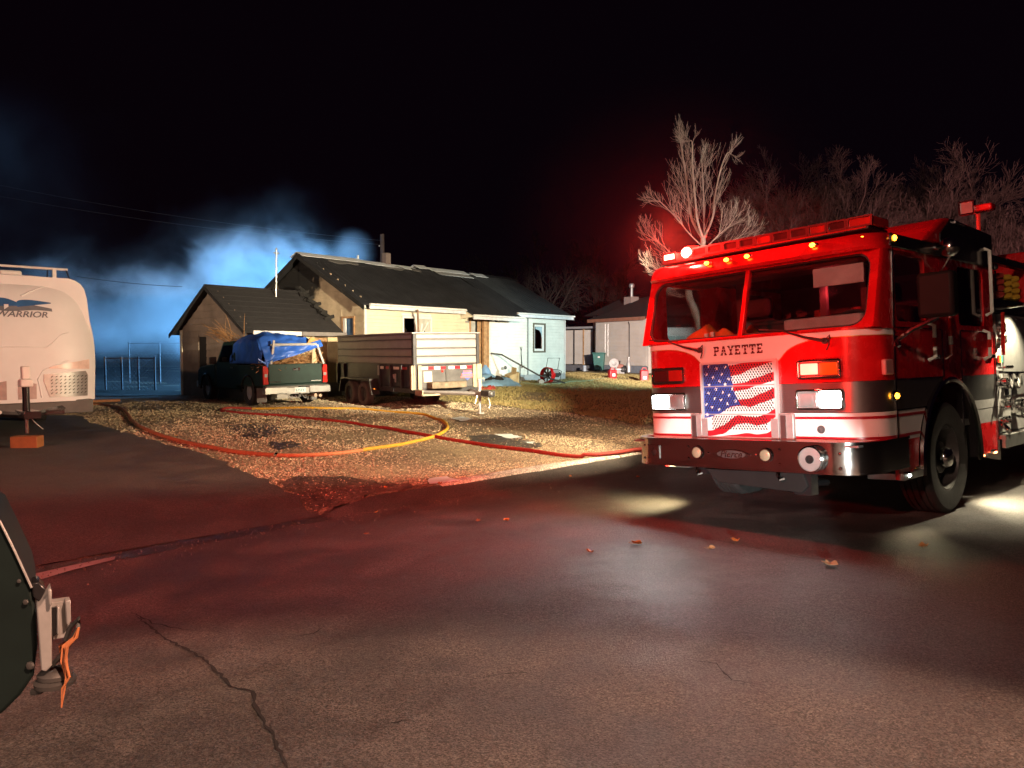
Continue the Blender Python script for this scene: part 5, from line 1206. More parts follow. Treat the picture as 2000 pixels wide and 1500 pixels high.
# its entry annexe: panels between dark posts, brown door, deck
an = thing('annexe', 'weathered timber entry porch with panels and posts beside the neighbouring house', 'porch', (at(1103, 700, 47).x, 47, .38), (0, 0, R(-38)))
LA = 2.75
for k in range(4): MB().box(.04+.68*k, .64+.68*k, 0, .05, .5, 2.55).build('wall_panel', sd_n if k < 3 else mat('door_brown', (.26, .17, .09), .6), an, smooth=0)
for k in range(5): MB().box(-.03+.68*k, .03+.68*k, -.05, .08, -.3, 2.6).build('post', dark_metal if k % 2 else trim_wood, an, smooth=0)
MB().box(2.12, 2.70, -.06, -.01, .5, 2.45).build('door', mat('door_oak', (.30, .20, .10), .55), an, smooth=0); MB().sph((2.2, -.09, 1.45), .05, 8).build('door_knob', chrome, an)
MB().box(2.28, 2.55, -.07, -.06, 1.75, 2.2).build('door_light', dark_in, an, smooth=0)
MB().box(-.3, 2.9, -.55, .9, 2.62, 2.74).build('porch_roof', mat('porch_roof', (.22, .22, .23), .6), an, smooth=0)
MB().box(-.1, 3.2, -1.0, .6, -.6, .46).build('deck', mat('deck_grey', (.10, .10, .11), .85), an, smooth=0)
for k in range(2): MB().box(2.0, 3.0, -1.5-.3*k, -1.05-.3*k, -.5, .2-.2*k).build('deck_step', mat('deck_step', (.16, .16, .17), .85), an, smooth=0)

# teal building seen through the engine's cab windows
fb = thing('teal_shed', 'teal doored outbuilding seen through the cab windows of the engine', 'outbuilding', (at(1285, 690, 40).x, 40, .38), (0, 0, R(-12)))
MB().box(0, 5.0, 0, 4, -.4, 2.55).build('shed_wall', mat('shed_wall', (.42, .48, .50), .6), fb, smooth=0)
for k in range(3): MB().box(.35+.55*k, .86+.55*k, -.04, -.003, .0, 2.05).build('door_leaf', mat('shed_teal', (.10, .26, .28), .6), fb, smooth=0)
MB().box(2.05, 2.3, -.06, -.003, .9, 1.3).build('meter_box', dark_metal, fb, smooth=0)
mb = MB(); mb.prism([(-.3, 2.5), (2.0, 3.4), (4.3, 2.5)], lambda a, b, d: (d, a, b), -.3, 5.3); mb.build('shed_roof', shingle, fb, smooth=0, merge=True)
# ------------------------------------------------------------------ pickup with its load
green_paint = mat('green_paint', (.011, .030, .025), .55, 0, .2, 4, spec=.25)
silver_bump = mat('bumper_silver', (.50, .50, .49), .3, .85, .15, 6)
silver_tube = mat('rack_silver', (.62, .60, .56), .4, .5)
PK = Vector((-.3247*19.3, 19.3, 0)); PK.z = .5*(terrain(PK.x, PK.y+.6) + terrain(-9.2, 22.6)) + .01
pk = thing('pickup_truck', 'dark green pickup parked tail-on with a load under a blue tarp', 'pickup', PK, (R(-.4), R(-.9), R(40))); pk.scale = (.95, .95, .95)
def ppart(name, m, fn, bevel=0., parent=None, smooth=35):
    mb = MB(); fn(mb); return mb.build(name, m, parent or pk, bevel=bevel, smooth=smooth, merge=True)
PW = 1.88
ppart('bed', green_paint, lambda m: [m.box(.02, .12, .03, 2.0, .55, 1.12), m.box(PW-.12, PW-.02, .03, 2.0, .55, 1.12), m.box(.1, PW-.1, 1.92, 2.0, .55, 1.12), m.box(.05, PW-.05, .05, 2.0, .52, .60)], .02)
tg = ppart('tailgate', green_paint, lambda m: m.box(.17, PW-.17, -.02, .05, .60, 1.14), .02)
ppart('tailgate_handle', black_plastic, lambda m: m.box(.84, 1.06, -.035, -.018, .95, 1.03), .008, tg)
ppart('gate_badge', chrome, lambda m: [m.prism([(.86, .985), (.93, .985), (.94, 1.0), (.93, 1.015), (.86, 1.015), (.85, 1.0)], lambda a, b, d: (a, d, b), -.045, -.036), m.box(1.0, 1.04, -.042, -.036, .96, 1.03)], 0, tg)
ppart('badge_strip', chrome, lambda m: [m.box(.20, .50, -.03, -.019, .655, .672)], 0, tg); ppart('badge_strip', steel_dull, lambda m: [m.box(1.38, 1.66, -.03, -.019, .655, .672)], 0, tg)
for x0, x1 in ((.02, .165), (PW-.165, PW-.02)):
    t_ = ppart('tail_lamp', lens_red, lambda m: m.prism([(x0, .60), (x1, .60), (x1-.02 if x0 < 1 else x1, .80), (x1, .98), (x1-.03 if x0 < 1 else x1, 1.10), (x0 if x0 < 1 else x0+.03, 1.10), (x0, .98), (x0 if x0 < 1 else x0+.02, .80)], lambda a, b, d: (a, d, b), -.03, .05), .01)
    ppart('reverse_lens', lens_clear, lambda m: m.box(x0+.03, x1-.03, -.038, -.029, .80, .88), .004, t_)
bp_ = ppart('rear_bumper', silver_bump, lambda m: [m.box(.0, .62, -.16, .0, .34, .53), m.box(PW-.62, PW, -.16, .0, .34, .53), m.box(.60, PW-.60, -.13, .0, .32, .50), m.box(.05, PW-.05, -.155, -.02, .525, .555)], .025)
ppart('number_plate', mat('plate_white', (.70, .74, .74), .4), lambda m: m.box(.82, 1.16, -.145, -.132, .36, .50), .004, bp_)
ppart('plate_print', mat('plate_teal', (.12, .36, .42), .5), lambda m: [m.obox((.88+.05*k, -.147, .425), (.022, .002, .07), Matrix.Rotation(.4*(k % 2)-.2, 3, 'Y')) for k in range(5)], 0, bp_)
ppart('hitch', dark_metal, lambda m: [m.box(.90, .98, -.22, .3, .24, .31), m.sph((.94, -.22, .33), .03, 8)], 0)
ppart('safety_chain', steel_dull, lambda m: [m.tube([(.66+.2*k, -.1, .30), (.70+.2*k, -.16, .22), (.75+.2*k, -.15, .20), (.78+.2*k, -.08, .29)], .012, 5) for k in range(3)])
ppart('exhaust', mat('rusty_pipe', (.42, .30, .22), .5, .5), lambda m: [m.cyl((1.45, -.12, .26), (1.45, .8, .30), .05, n=10), m.cyl((1.62, -.05, .24), (1.62, .5, .26), .045, n=10)])
# cab, bonnet
cabp = [(2.02, .42), (2.02, 1.14), (2.10, 1.72), (2.25, 1.80), (3.0, 1.79), (3.65, 1.18), (3.72, .42)]
ppart('cab', green_paint, lambda m: m.prism(cabp, lambda a, b, d: (d, a, b), .06, PW-.06), .04)
ppart('hood', green_paint, lambda m: m.prism([(3.70, .45), (3.70, 1.16), (5.0, 1.06), (5.30, .96), (5.34, .45)], lambda a, b, d: (d, a, b), .04, PW-.04), .05)
ppart('rear_window', glass_dark, lambda m: m.prism([(.30, 1.20), (PW-.30, 1.20), (PW-.36, 1.66), (.36, 1.66)], lambda a, b, d: (a, 2.0+(b-1.14)*.14+d, b), -.012, -.004))
for x in (.045, PW-.06):
    ppart('side_window', glass_dark, lambda m: m.prism([(2.2, 1.20), (2.26, 1.68), (2.95, 1.68), (3.42, 1.20)], lambda a, b, d: (x+d, a, b), 0, .012))
    ppart('door_handle', chrome, lambda m: m.box(x-.015, x+.02, 2.2, 2.38, 1.02, 1.06))
ppart('front_bumper', silver_bump, lambda m: m.box(.04, PW-.04, 5.32, 5.45, .40, .60), .02)
ppart('side_mirror', black_plastic, lambda m: [m.box(-.22, -.02, 3.35, 3.45, 1.15, 1.35)], .02); ppart('side_mirror', black_plastic, lambda m: [m.box(PW+.02, PW+.22, 3.35, 3.45, 1.15, 1.35)], .02)
for y in (1.05, 4.45):
    for x, sg in ((.02, -1), (PW-.02, 1)):
        wt = ppart('wheel', steel_dull, lambda m: m.lathe([(.22, -.1), (.22, .08), (.12, .05), (.06, .09), (.001, .09)], (x-sg*.12, y, .37), (sg, 0, 0), 20))
        ppart('tyre', rubber, lambda m: m.lathe([(.22, -.11), (.34, -.12), (.37, -.09), (.37, .09), (.34, .12), (.22, .11), (.22, -.11)], (x-sg*.12, y, .37), (sg, 0, 0), 28), 0, wt)
        ppart('wheel_arch', black_paint, lambda m: m.tube([(x+sg*.01, v, z) for v, z in arc(y, .37, .46, 0, 180, 14)], .03, 6))
for x in (.06, PW-.36): ppart('mud_flap', mat('mud_flap', (.16, .15, .14), .8), lambda m: m.box(x, x+.28, .55, .57, .10, .50))
# rack
for pts in ([(.26, .02, 1.14), (.34, .02, 1.60), (.36, .02, 1.78)], [(PW-.10, .02, 1.12), (PW-.28, .02, 1.66)]): ppart('rack_post', silver_tube, lambda m: m.tube(pts, .035, 8))
ppart('rack_bar', silver_tube, lambda m: m.tube([(.34, .03, 1.66), (PW-.30, .03, 1.665)], .036, 8))
ppart('rack_bar', dark_metal, lambda m: [m.tube([(.2, 1.9, 1.14), (.2, 1.9, 1.8)], .03, 6), m.tube([(PW-.2, 1.9, 1.14), (PW-.2, 1.9, 1.8)], .03, 6), m.tube([(.2, 1.9, 1.78), (PW-.2, 1.9, 1.78)], .03, 6), m.tube([(.3, .05, 1.66), (.3, 2.6, 1.72)], .025, 6)])
# tarp
tarp_m = mat('blue_tarp', (.035, .13, .55), .38, 0, .25, 3, bump=.25, bscale=5)
def tarp():
    mb = MB(); ni, nj = 44, 56; vs = []
    for i in range(ni):
        a = i/(ni-1); x0 = .08 + 1.66*a
        for j in range(nj):
            b = j/(nj-1)
            zlow = 1.14 + (1.64-1.14)*a**.9 - .05*math.sin(math.pi*a)
            path = [(-.03, zlow), (-.02, zlow+.10), (.06, max(zlow+.18, 1.56+.05*a)), (.16, 1.72), (.40, 1.97), (.9, 2.02), (1.6, 1.98), (2.15, 1.90), (2.4, 1.7), (2.45, 1.5)]
            t = b*(len(path)-1); k = min(int(t), len(path)-2); f_ = t-k
            y = path[k][0] + (path[k+1][0]-path[k][0])*f_; z = path[k][1] + (path[k+1][1]-path[k][1])*f_
            edge = abs(2*a-1); z -= .20*max(0, edge-.55)**1.5*(1 if j > 12 else .2)*3; top = smoothstep(.25, .45, b)
            z -= top*.13*a
            n1 = noise.noise((x0*2.2+y*1.5, (z-x0*.35)*6, y*2.0)); n2 = noise.noise((x0*5, (z-x0*.35)*13, y*5+3))
            d = .085*n1 + .035*n2 - .02*abs(math.sin((z-.33*x0)*26+x0*3))*(1-top)
            vs.append((x0 + .02*n2, y - d*(1-.5*top), z + d*top))
    fs = [(i*nj+j, i*nj+j+1, (i+1)*nj+j+1, (i+1)*nj+j) for i in range(ni-1) for j in range(nj-1)]; mb.faces(vs, fs)
    # hanging side, far side, tied corner
    side = []; 
    for j in range(14, nj):
        p = vs[j]
        for k in range(8): side.append((p[0]-.03*k/7-.04*noise.noise((p[1]*4, k*.6, 2)), p[1], p[2]+(max(1.16, p[2]-.75)-p[2])*k/7))
    mb.faces(side, [(r*8+k, r*8+k+1, (r+1)*8+k+1, (r+1)*8+k) for r in range(nj-15) for k in range(7)])
    mb.tube([(.10, -.04, 1.16), (-.06, -.05, 1.24), (-.12, -.05, 1.30)], [.03, .02, .012], 6); mb.tube([(.12, -.05, 1.20), (.13, -.06, 1.06)], [.05, .02], 6)
    o = mb.build('tarp', tarp_m, None, smooth=50); sol = o.modifiers.new('thick', 'SOLIDIFY'); sol.thickness = .008; return o
tp = tarp(); tp.matrix_world = pk.matrix_basis.copy(); tag(tp, 'crumpled bright blue tarp stretched over the load of the pickup', 'tarp')
br = MB(); rr = random.Random(11)
for k in range(900):
    x = rr.uniform(.16, PW-.2); y = rr.uniform(.08, .7); zm = 1.08 + .5*(x-.16)/1.5*min(1, .5+y); z = rr.uniform(1.02, max(1.1, zm)); L_ = rr.uniform(.08, .32)
    d = Vector((rr.uniform(-1, 1), rr.uniform(-.5, .5), rr.uniform(-.4, .4))).normalized()*L_
    br.tube([(x, y, z), (x+d.x*.5, y+d.y*.5, z+d.z*.5+.02), (x+d.x, y+d.y, z+d.z)], rr.uniform(.004, .012), 3)
for k in range(40):
    x = rr.uniform(-.1, .5); y = rr.uniform(2.2, 3.0); z = rr.uniform(1.75, 2.0); d = Vector((rr.uniform(-1, .1), rr.uniform(-.2, .8), rr.uniform(-.1, .7))).normalized()*rr.uniform(.25, .8)
    br.tube([(x, y, z), (x+d.x*.5, y+d.y*.5, z+d.z*.5+.05), (x+d.x, y+d.y, z+d.z)], [.012, .009, .003], 4)
bo = br.build('brush_pile', mat('brush_brown', (.32, .17, .07), .8, var=.5, scale=12), None, smooth=0); bo.matrix_world = pk.matrix_basis.copy(); tag(bo, 'brown sticks and dead branches heaped under the blue tarp', kind='stuff')
sb = MB(); sb.prism([(1.30, 1.62), (1.66, 1.52), (1.78, 1.66), (1.64, 1.80), (1.46, 1.86)], lambda a, b, d: (a, d, b), .10, .18); so = sb.build('cardboard', mat('cardboard', (.44, .25, .08), .8, var=.25), None, bevel=.01); so.matrix_world = pk.matrix_basis.copy(); tag(so, 'tan folded cardboard piece poking out at the right end of the tarp', 'cardboard')
pl = MB(); pl.prism([(1.46, 1.10), (1.62, 1.10), (1.56, 1.60), (1.50, 1.66)], lambda a, b, d: (a, d, b), .08, .11); po = pl.build('plywood_offcut', mat('plywood', (.50, .36, .22), .7), None, smooth=0); po.matrix_world = pk.matrix_basis.copy(); tag(po, 'upright pale plywood offcut in the pickup bed beside the sticks', 'plywood')

# ------------------------------------------------------------------ tandem trailer
tr = thing('box_trailer', 'high-sided grey tandem-axle trailer with tongue and jack at its right end', 'trailer', (-2.42, 19, .13), (0, R(-.9), R(35)))
def tpart(name, m, fn, bevel=0., parent=None, smooth=35):
    mb = MB(); fn(mb); return mb.build(name, m, parent or tr, bevel=bevel, smooth=smooth, merge=True)
alu = mat('trailer_board', (.29, .275, .27), .42, .25, .10, 3, bump=.05, bscale=8)
steel_black = mat('trailer_steel', (.045, .045, .048), .5, .3, .35, 5)
tan_post = mat('post_dusty', (.36, .29, .20), .7, var=.25, scale=6)
TW_, TL_ = 1.87, 4.84
TZ0, TZ1 = 1.16, 1.93
ew = tpart('end_wall', steel_black, lambda m: m.box(.08, TW_-.03, .02, .05, TZ0-.02, TZ1)); sw_ = tpart('side_wall', steel_black, lambda m: m.box(.02, .05, .05, TL_, TZ0-.02, TZ1)); sw2 = tpart('side_wall', steel_black, lambda m: m.box(TW_-.05, TW_-.02, .05, TL_, TZ0-.02, TZ1)); bw = tpart('rear_wall', steel_black, lambda m: m.box(.05, TW_-.05, TL_-.04, TL_-.01, TZ0-.02, TZ1))
hs = [TZ0, TZ0+.20, TZ0+.40, TZ0+.63, TZ1]
for k in range(4):
    z0, z1 = hs[k]+.012, hs[k+1]-.012
    prof = [(0, z0), (-.016, z0+.02), (-.016, z1-.03), (0, z1)]
    tpart('board', alu, lambda m: m.prism(prof, lambda a, b, d: (d, .02+a, b), .10, TW_-.04), 0, ew, 0)
    tpart('board', alu, lambda m: m.prism(prof, lambda a, b, d: (.02+a, d, b), .12, TL_-.02), 0, sw_, 0)
    tpart('board', alu, lambda m: m.prism(prof, lambda a, b, d: (TW_-.02-a, d, b), .12, TL_-.02), 0, sw2, 0)
    tpart('board', alu, lambda m: m.prism(prof, lambda a, b, d: (d, TL_-.01-a, b), .05, TW_-.05), 0, bw, 0)
tpart('top_rail', alu, lambda m: [m.box(-.05, TW_+.06, -.05, .04, TZ1, TZ1+.035)], .006); tpart('top_rail', alu, lambda m: [m.box(-.05, .04, .045, TL_+.05, TZ1, TZ1+.035)], .006); tpart('top_rail', alu, lambda m: [m.box(TW_-.04, TW_+.05, .045, TL_+.05, TZ1, TZ1+.035)], .006)
tpart('corner_post', steel_black, lambda m: m.box(-.0, .085, -.005, .08, .55, TZ1), .004); tpart('corner_post', steel_black, lambda m: m.box(TW_-.02, TW_+.06, .0, .08, .9, TZ1), .004)
for a, b in ((-.09, -.03), (-.02, .02), (.10, .20), (TW_-.16, TW_-.06), (TW_-.04, TW_+.10)): tpart('stake_post', tan_post, lambda m: m.box(a, b, -.05, -.008, .54, 1.14), .004)
for a, b in ((.21, .90), (.95, TW_-.17)): tpart('lower_panel', mat('panel_grey', (.075, .072, .072), .5, .2, .3, 5), lambda m: m.box(a, b, -.02, .02, .56, 1.13), .004)
tpart('panel_seam', dark_metal, lambda m: m.box(.905, .945, -.03, .02, .56, 1.13))
for k in range(8):
    x0 = .22 + .175*k + (.07 if k > 3 else 0)
    if x0 < TW_-.18: tpart('reflector_strip', reflective if k % 2 == 0 else stripe_red, lambda m: m.box(x0, x0+.17, -.024, -.021, 1.03, 1.10))
for k in range(4):
    tpart('reflector_strip', stripe_red if k % 2 == 0 else reflective, lambda m: m.box(-.024, -.021, .3+.45*k, .62+.45*k, 1.03, 1.10))
tpart('notice_sticker', mat('sticker', (.62, .52, .40), .6), lambda m: m.box(.27, .50, -.025, -.021, .72, .98))
tpart('clearance_lamp', lens_red, lambda m: m.sph((.80, -.03, .98), .035, 8, (1, .5, 1)))
em = tpart('trailer_emblem', mat('emblem_blue', (.06, .10, .30), .5), lambda m: m.prism([(1.42, .98), (1.66, .98), (1.70, .86), (1.62, .78), (1.54, .72), (1.46, .78), (1.36, .86)], lambda a, b, d: (a, d, b), -.034, -.022))
for z, w0_, w1_ in ((.95, 1.42, 1.66), (.875, 1.36, 1.72), (.815, 1.34, 1.70)): tpart('emblem_band', mat('emblem_pink', (.55, .12, .12), .5), lambda m: m.box(w0_, w1_, -.037, -.033, z-.022, z+.022), 0, em)
tpart('frame', steel_black, lambda m: [m.box(0, TW_, .0, .12, .44, .55), m.box(.05, .15, .1, TL_, .44, .56), m.box(TW_-.15, TW_-.05, .1, TL_, .44, .56), m.box(0, TW_, 1.2, 1.3, .44, .54), m.box(.15, TW_-.15, .1, TL_-.1, .555, .60), m.box(.02, .05, .1, TL_, .60, 1.14), m.box(TW_-.05, TW_-.02, .1, TL_, .60, 1.14), m.box(.1, TW_-.1, TL_-.06, TL_-.03, .6, 1.14)])
for y in (.08, .62, 1.25, 1.9, 4.3, 4.78): tpart('side_stake', steel_black if y > .5 else tan_post, lambda m: m.box(-.05, .01, y-.04, y+.04, .56, 1.14), .004)
tpart('stake_cap', steel_dull, lambda m: m.box(-.056, -.05, 1.86, 1.96, .86, 1.12)); tpart('latch', steel_dull, lambda m: [m.box(-.06, -.05, .86, .94, .70, .92), m.tube([(-.06, 1.0, .9), (-.07, .95, .8)], .02, 6)])
for y in (2.62, 3.55):
    for x, sg in ((.0, -1), (TW_, 1)):
        wt = tpart('wheel', dark_metal, lambda m: m.lathe([(.20, -.09), (.20, .06), (.14, .03), (.05, .05), (.001, .06)], (x+sg*.10, y, .335), (sg, 0, 0), 20))
        tpart('tyre', mat('tyre_dusty', (.10, .09, .075), .9), lambda m: m.lathe([(.20, -.10), (.31, -.11), (.335, -.085), (.335, -.03), (.325, -.02), (.335, -.01), (.335, .085), (.31, .11), (.20, .10), (.20, -.10)], (x+sg*.10, y, .335), (sg, 0, 0), 28), 0, wt)
for x, sg in ((.0, -1), (TW_, 1)):
    prof = [(1.95, .35), (2.12, .76), (4.05, .76), (4.22, .35), (4.18, .34), (4.02, .72), (2.15, .72), (2.0, .34)]
    tpart('fender', dark_metal, lambda m: m.prism(prof, lambda a, b, d: (x+sg*d, a, b), .0, .24), .004)
tpart('side_marker', lamp_amber_off, lambda m: m.sph((-.20, 1.86, .50), .05, 8, (1, 1.4, .6)))
# tongue, toolbox lip, coupler, jack
tpart('tongue', steel_dull, lambda m: [m.tube([(.25, .05, .47), (1.0, -1.35, .46)], .05, 4), m.tube([(1.65, .05, .47), (1.05, -1.35, .46)], .05, 4), m.box(.95, 1.10, -1.75, -1.2, .40, .52)], .006)
tpart('tongue_step', tan_post, lambda m: [m.box(.0, .95, -.42, -.06, .40, .44), m.box(.0, .04, -.42, -.06, .40, .54)], .004)
tpart('battery_box', mat('mud_splash', (.16, .125, .085), .85, var=.35, scale=8), lambda m: m.box(.35, 1.35, -.30, -.02, .56, .72), .02)
tpart('coupler', dark_metal, lambda m: [m.box(.93, 1.12, -1.95, -1.6, .42, .55), m.sph((1.02, -1.9, .47), .09, 10)], .01)
tpart('jack', steel_dull, lambda m: [m.cyl((1.02, -1.42, .0), (1.02, -1.42, .60), .03, n=8), m.cyl((1.02, -1.42, .40), (1.02, -1.42, .80), .042, n=8), m.box(.95, 1.09, -1.49, -1.35, -.02, .01), m.tube([(1.02, -1.42, .80), (1.12, -1.46, .84), (1.12, -1.48, .76)], .014, 5)])
tpart('safety_chain', steel_dull, lambda m: [m.tube([(.9, -1.5, .42), (.82, -1.52, .24), (.92, -1.5, .2), (1.0, -1.5, .3)], .016, 5), m.tube([(1.12, -1.6, .42), (1.2, -1.6, .2), (1.16, -1.6, .12)], .018, 5)])

# ------------------------------------------------------------------ travel trailer at the left edge
rv_white = mat('rv_white', (.70, .71, .72), .5, var=.06, scale=1.5); rv_tread = mat('rv_tread', (.33, .32, .31), .4, .6, .15, 10)
rv = thing('travel_trailer', 'white travel trailer with a rounded front cap, cut off by the left edge', 'travel trailer', (-7.40, 13.85, .12), (0, 0, R(44)))
def rpart(name, m, fn, bevel=0., parent=None, smooth=40):
    mb = MB(); fn(mb); return mb.build(name, m, parent or rv, bevel=bevel, smooth=smooth, merge=True)
HWR = 1.38
def cap_pt(a, z):
    # front cap: a from -1 (left) to 1 (right), z height -> local point
    zz = [(.62, .02), (1.0, .01), (1.4, .02), (1.8, .06), (2.2, .13), (2.5, .23), (2.68, .36), (2.78, .52), (2.84, .80)]
    y = sum(interp(z+dz, zz) for dz in (-.12, -.06, 0, .06, .12))/5; half = HWR - .02*smoothstep(1.4, .6, z) - .14*smoothstep(1.5, 2.8, z)
    cr_ = abs(a)**5; x = -HWR + half*a
    return (x, y - .0 + .30*cr_ + .05*abs(a)**2, z - .06*abs(a)**3*smoothstep(2.3, 2.84, z))
def cap(m):
    na, nz = 41, 34; vs = []
    for j in range(nz):
        z = .62 + (2.84-.62)*j/(nz-1)
        for i in range(na): vs.append(cap_pt(-1+2*i/(na-1), z))
    m.faces(vs, [(j*na+i, j*na+i+1, (j+1)*na+i+1, (j+1)*na+i) for j in range(nz-1) for i in range(na-1)])
rpart('front_cap', rv_white, cap)
rpart('body', rv_white, lambda m: m.prism([(-2*HWR+.06, .55), (-.06, .55), (-.03, 1.5), (-.12, 2.45), (-.16, 2.62), (-.22, 2.71), (-.31, 2.77), (-.42, 2.80), (-2*HWR+.42, 2.80), (-2*HWR+.31, 2.77), (-2*HWR+.22, 2.71), (-2*HWR+.16, 2.62), (-2*HWR+.12, 2.45), (-2*HWR+.03, 1.5)], lambda a, b, d: (a, d, b), .36, 8.0))
rpart('skirt', mat('rv_skirt', (.10, .095, .09), .6), lambda m: m.box(-2*HWR+.1, -.12, .10, 7.8, .40, .64), .02)
def onface(a, z, d): p = cap_pt(a, z); return (p[0], p[1]-d, p[2])
def face_patch(poly, d0, d1, m_, name, parent=None, n=1):
    # poly in (a, z) on the cap, triangulated as strip columns between lower and upper curves
    mb = MB(); xs = poly
    k = len(xs); vs = [onface(a, z0, d0) for a, z0, z1 in xs] + [onface(a, z1, d0) for a, z0, z1 in xs] + [onface(a, z0, d1) for a, z0, z1 in xs] + [onface(a, z1, d1) for a, z0, z1 in xs]
    fs = []
    for i in range(k-1):
        fs += [(2*k+i, 2*k+i+1, 3*k+i+1, 3*k+i), (i, k+i, k+i+1, i+1), (k+i, 3*k+i, 3*k+i+1, k+i+1), (i, i+1, 2*k+i+1, 2*k+i)]
    fs += [(0, 2*k, 3*k, k), (k-1, 2*k-1, 4*k-1, 3*k-1)]
    mb.faces(vs, fs); return mb.build(name, m_, parent or rv, smooth=40, merge=True)
def cols(a0, a1, f0, f1, n=16): return [(a0+(a1-a0)*i/n, f0(i/n), f1(i/n)) for i in range(n+1)]
for sg in (1, -1):
    face_patch(cols(sg*.40, sg*.90, lambda t: 1.20-.02*t, lambda t: 1.215 + .14*t**.8), .0, .012, mat('lens_pale', (.72, .56, .50), .3), 'lamp_strip')
    dp = face_patch(cols(sg*.34, sg*.88, lambda t: .98-.28*smoothstep(0, .12, t)+.0*t, lambda t: 1.10+.05*t - .02*smoothstep(.94, 1, t)*4), -.004, .010, rv_tread, 'tread_plate')
    mb = MB()
    for r in range(6):
        for c in range(9):
            a = sg*(.42 + .052*c); z = .755 + .058*r
            p = Vector(onface(a, z, .011)); q_ = Vector(onface(a+.022, z+.022, .011)); mb.tube([p, q_], .006, 4)
    mb.build('tread_lug', chrome, dp, smooth=0)
    face_patch(cols(sg*.06, sg*.26, lambda t: .68, lambda t: 1.0-.06*t), -.004, .008, rv_tread, 'tread_plate')
    rpart('clearance_lamp', lamp_amber_off, lambda m: m.obox(onface(sg*.80, 2.62, .02), (.16, .06, .09)), .01)
# relief lines of the moulded cap
for sg in (1, -1):
    rpart('cap_ridge', rv_white, lambda m: m.tube([onface(sg*a, z, -.004) for a, z in ((.16, 2.44), (.30, 2.54), (.45, 2.63), (.62, 2.70), (.80, 2.745))], .018, 6)); rpart('cap_ridge', rv_white, lambda m: m.tube([onface(sg*a, z, -.006) for a, z in ((.66, 1.83), (.56, 1.78), (.44, 1.62), (.38, 1.56), (.0, 1.57))], .016, 6))
    rpart('cap_ridge', rv_white, lambda m: m.tube([onface(sg*a, z, -.006) for a, z in ((.92, 1.40), (.60, 1.32), (.34, 1.17), (.28, 1.02), (.32, .70))], .02, 6))
# lettering and eagle emblem
logo_blue = mat('logo_blue', (.03, .11, .28), .4); logo_grey = mat('logo_grey', (.16, .17, .20), .4)
me_t = text_mesh('ROAD WARRIOR', .145, .002, logo_grey, 'lettering', rv, Matrix.Identity(4), .28, 1.22, .002)
for v in me_t.data.vertices:
    a = v.co.x/HWR - .06; z = 2.08 + v.co.y; p = onface(a, z, .006 + v.co.z); v.co = p
face_patch(cols(-.60, .50, lambda t: 2.21 + .02*math.sin(t*9)-.03*t, lambda t: 2.24 + .09*math.sin(math.pi*min(1, t*1.0)) + (.10 if .2 < t < .32 else 0)*.5), .002, .006, logo_grey, 'emblem_base')
face_patch(cols(.10, .50, lambda t: 2.27 - .02*(1-t)+.06*t, lambda t: 2.345 + .035*math.sin(math.pi*t**.6) - .0*t), .004, .010, logo_blue, 'emblem_wing')
face_patch(cols(-.30, .14, lambda t: 2.25 + .02*t, lambda t: 2.30 + .10*math.sin(math.pi*t)), .004, .010, logo_blue, 'emblem_wing')
face_patch(cols(-.05, .0, lambda t: 2.20+.05*t, lambda t: 2.29), .008, .013, rv_white, 'emblem_road')
rpart('roof_rail', trim_white, lambda m: [m.tube([(-2.35, .85, 3.0), (-.30, .85, 3.0)], .022, 8), m.box(-.55, -.49, .82, .87, 2.78, 3.0), m.box(-2.1, -2.04, .82, .87, 2.78, 3.0)])
rpart('rail_stay', dark_metal, lambda m: [m.tube([(-.33, .82, 2.98), (-.27, .62, 2.66)], .012, 5), m.tube([(-.62, .87, 2.98), (-.60, 1.0, 2.82)], .012, 5)])
rpart('roof_vent', trim_white, lambda m: m.box(-1.30, -.95, 1.2, 1.6, 2.80, 2.96), .03)
rpart('roof_dome', trim_white, lambda m: m.sph((-1.75, 1.1, 2.83), .16, 12, (1, 1, .6)))
rpart('antenna', dark_metal, lambda m: m.tube([(-1.28, 2.0, 2.8), (-1.28, 2.0, 3.35)], .012, 5))
rpart('drawbar', black_paint, lambda m: [m.tube([(-2.1, .3, .50), (-HWR, -1.1, .48)], .055, 4), m.tube([(-.5, .3, .50), (-HWR, -1.1, .48)], .055, 4), m.box(-HWR-.12, -HWR+.12, -1.35, -.75, .44, .56), m.box(-HWR+.1, -HWR+.62, -.62, -.40, .44, .52)], .01)
jk = rpart('jack', black_paint, lambda m: [m.cyl((-HWR, -.93, .45), (-HWR, -.93, .93), .055, n=10)])
rpart('jack_head', trim_white, lambda m: [m.box(-HWR-.09, -HWR+.09, -1.02, -.84, .93, 1.05), m.box(-HWR-.06, -HWR+.06, -.99, -.87, 1.05, 1.26)], .02, jk); rpart('jack_leg', chrome, lambda m: m.cyl((-HWR, -.93, .19), (-HWR, -.93, .5), .032, n=10), 0, jk)
rpart('gas_strut', trim_white, lambda m: m.tube([(-HWR-.55, -.4, .70), (-HWR-.32, -.75, .52)], .035, 6)); rpart('power_cord', steel_dull, lambda m: m.tube([(-HWR+.05, -.95, .45), (-HWR+.10, -.98, .36), (-HWR+.22, -.95, .24)], .007, 5))
for y in (3.6, 4.5):
    wt = rpart('wheel', dark_metal, lambda m: m.lathe([(.2, -.1), (.2, .08), (.1, .05), (.001, .06)], (-.22, y, .33), (1, 0, 0), 16)); rpart('tyre', rubber, lambda m: m.lathe([(.2, -.1), (.33, -.09), (.33, .09), (.2, .1), (.2, -.1)], (-.22, y, .33), (1, 0, 0), 20), 0, wt)
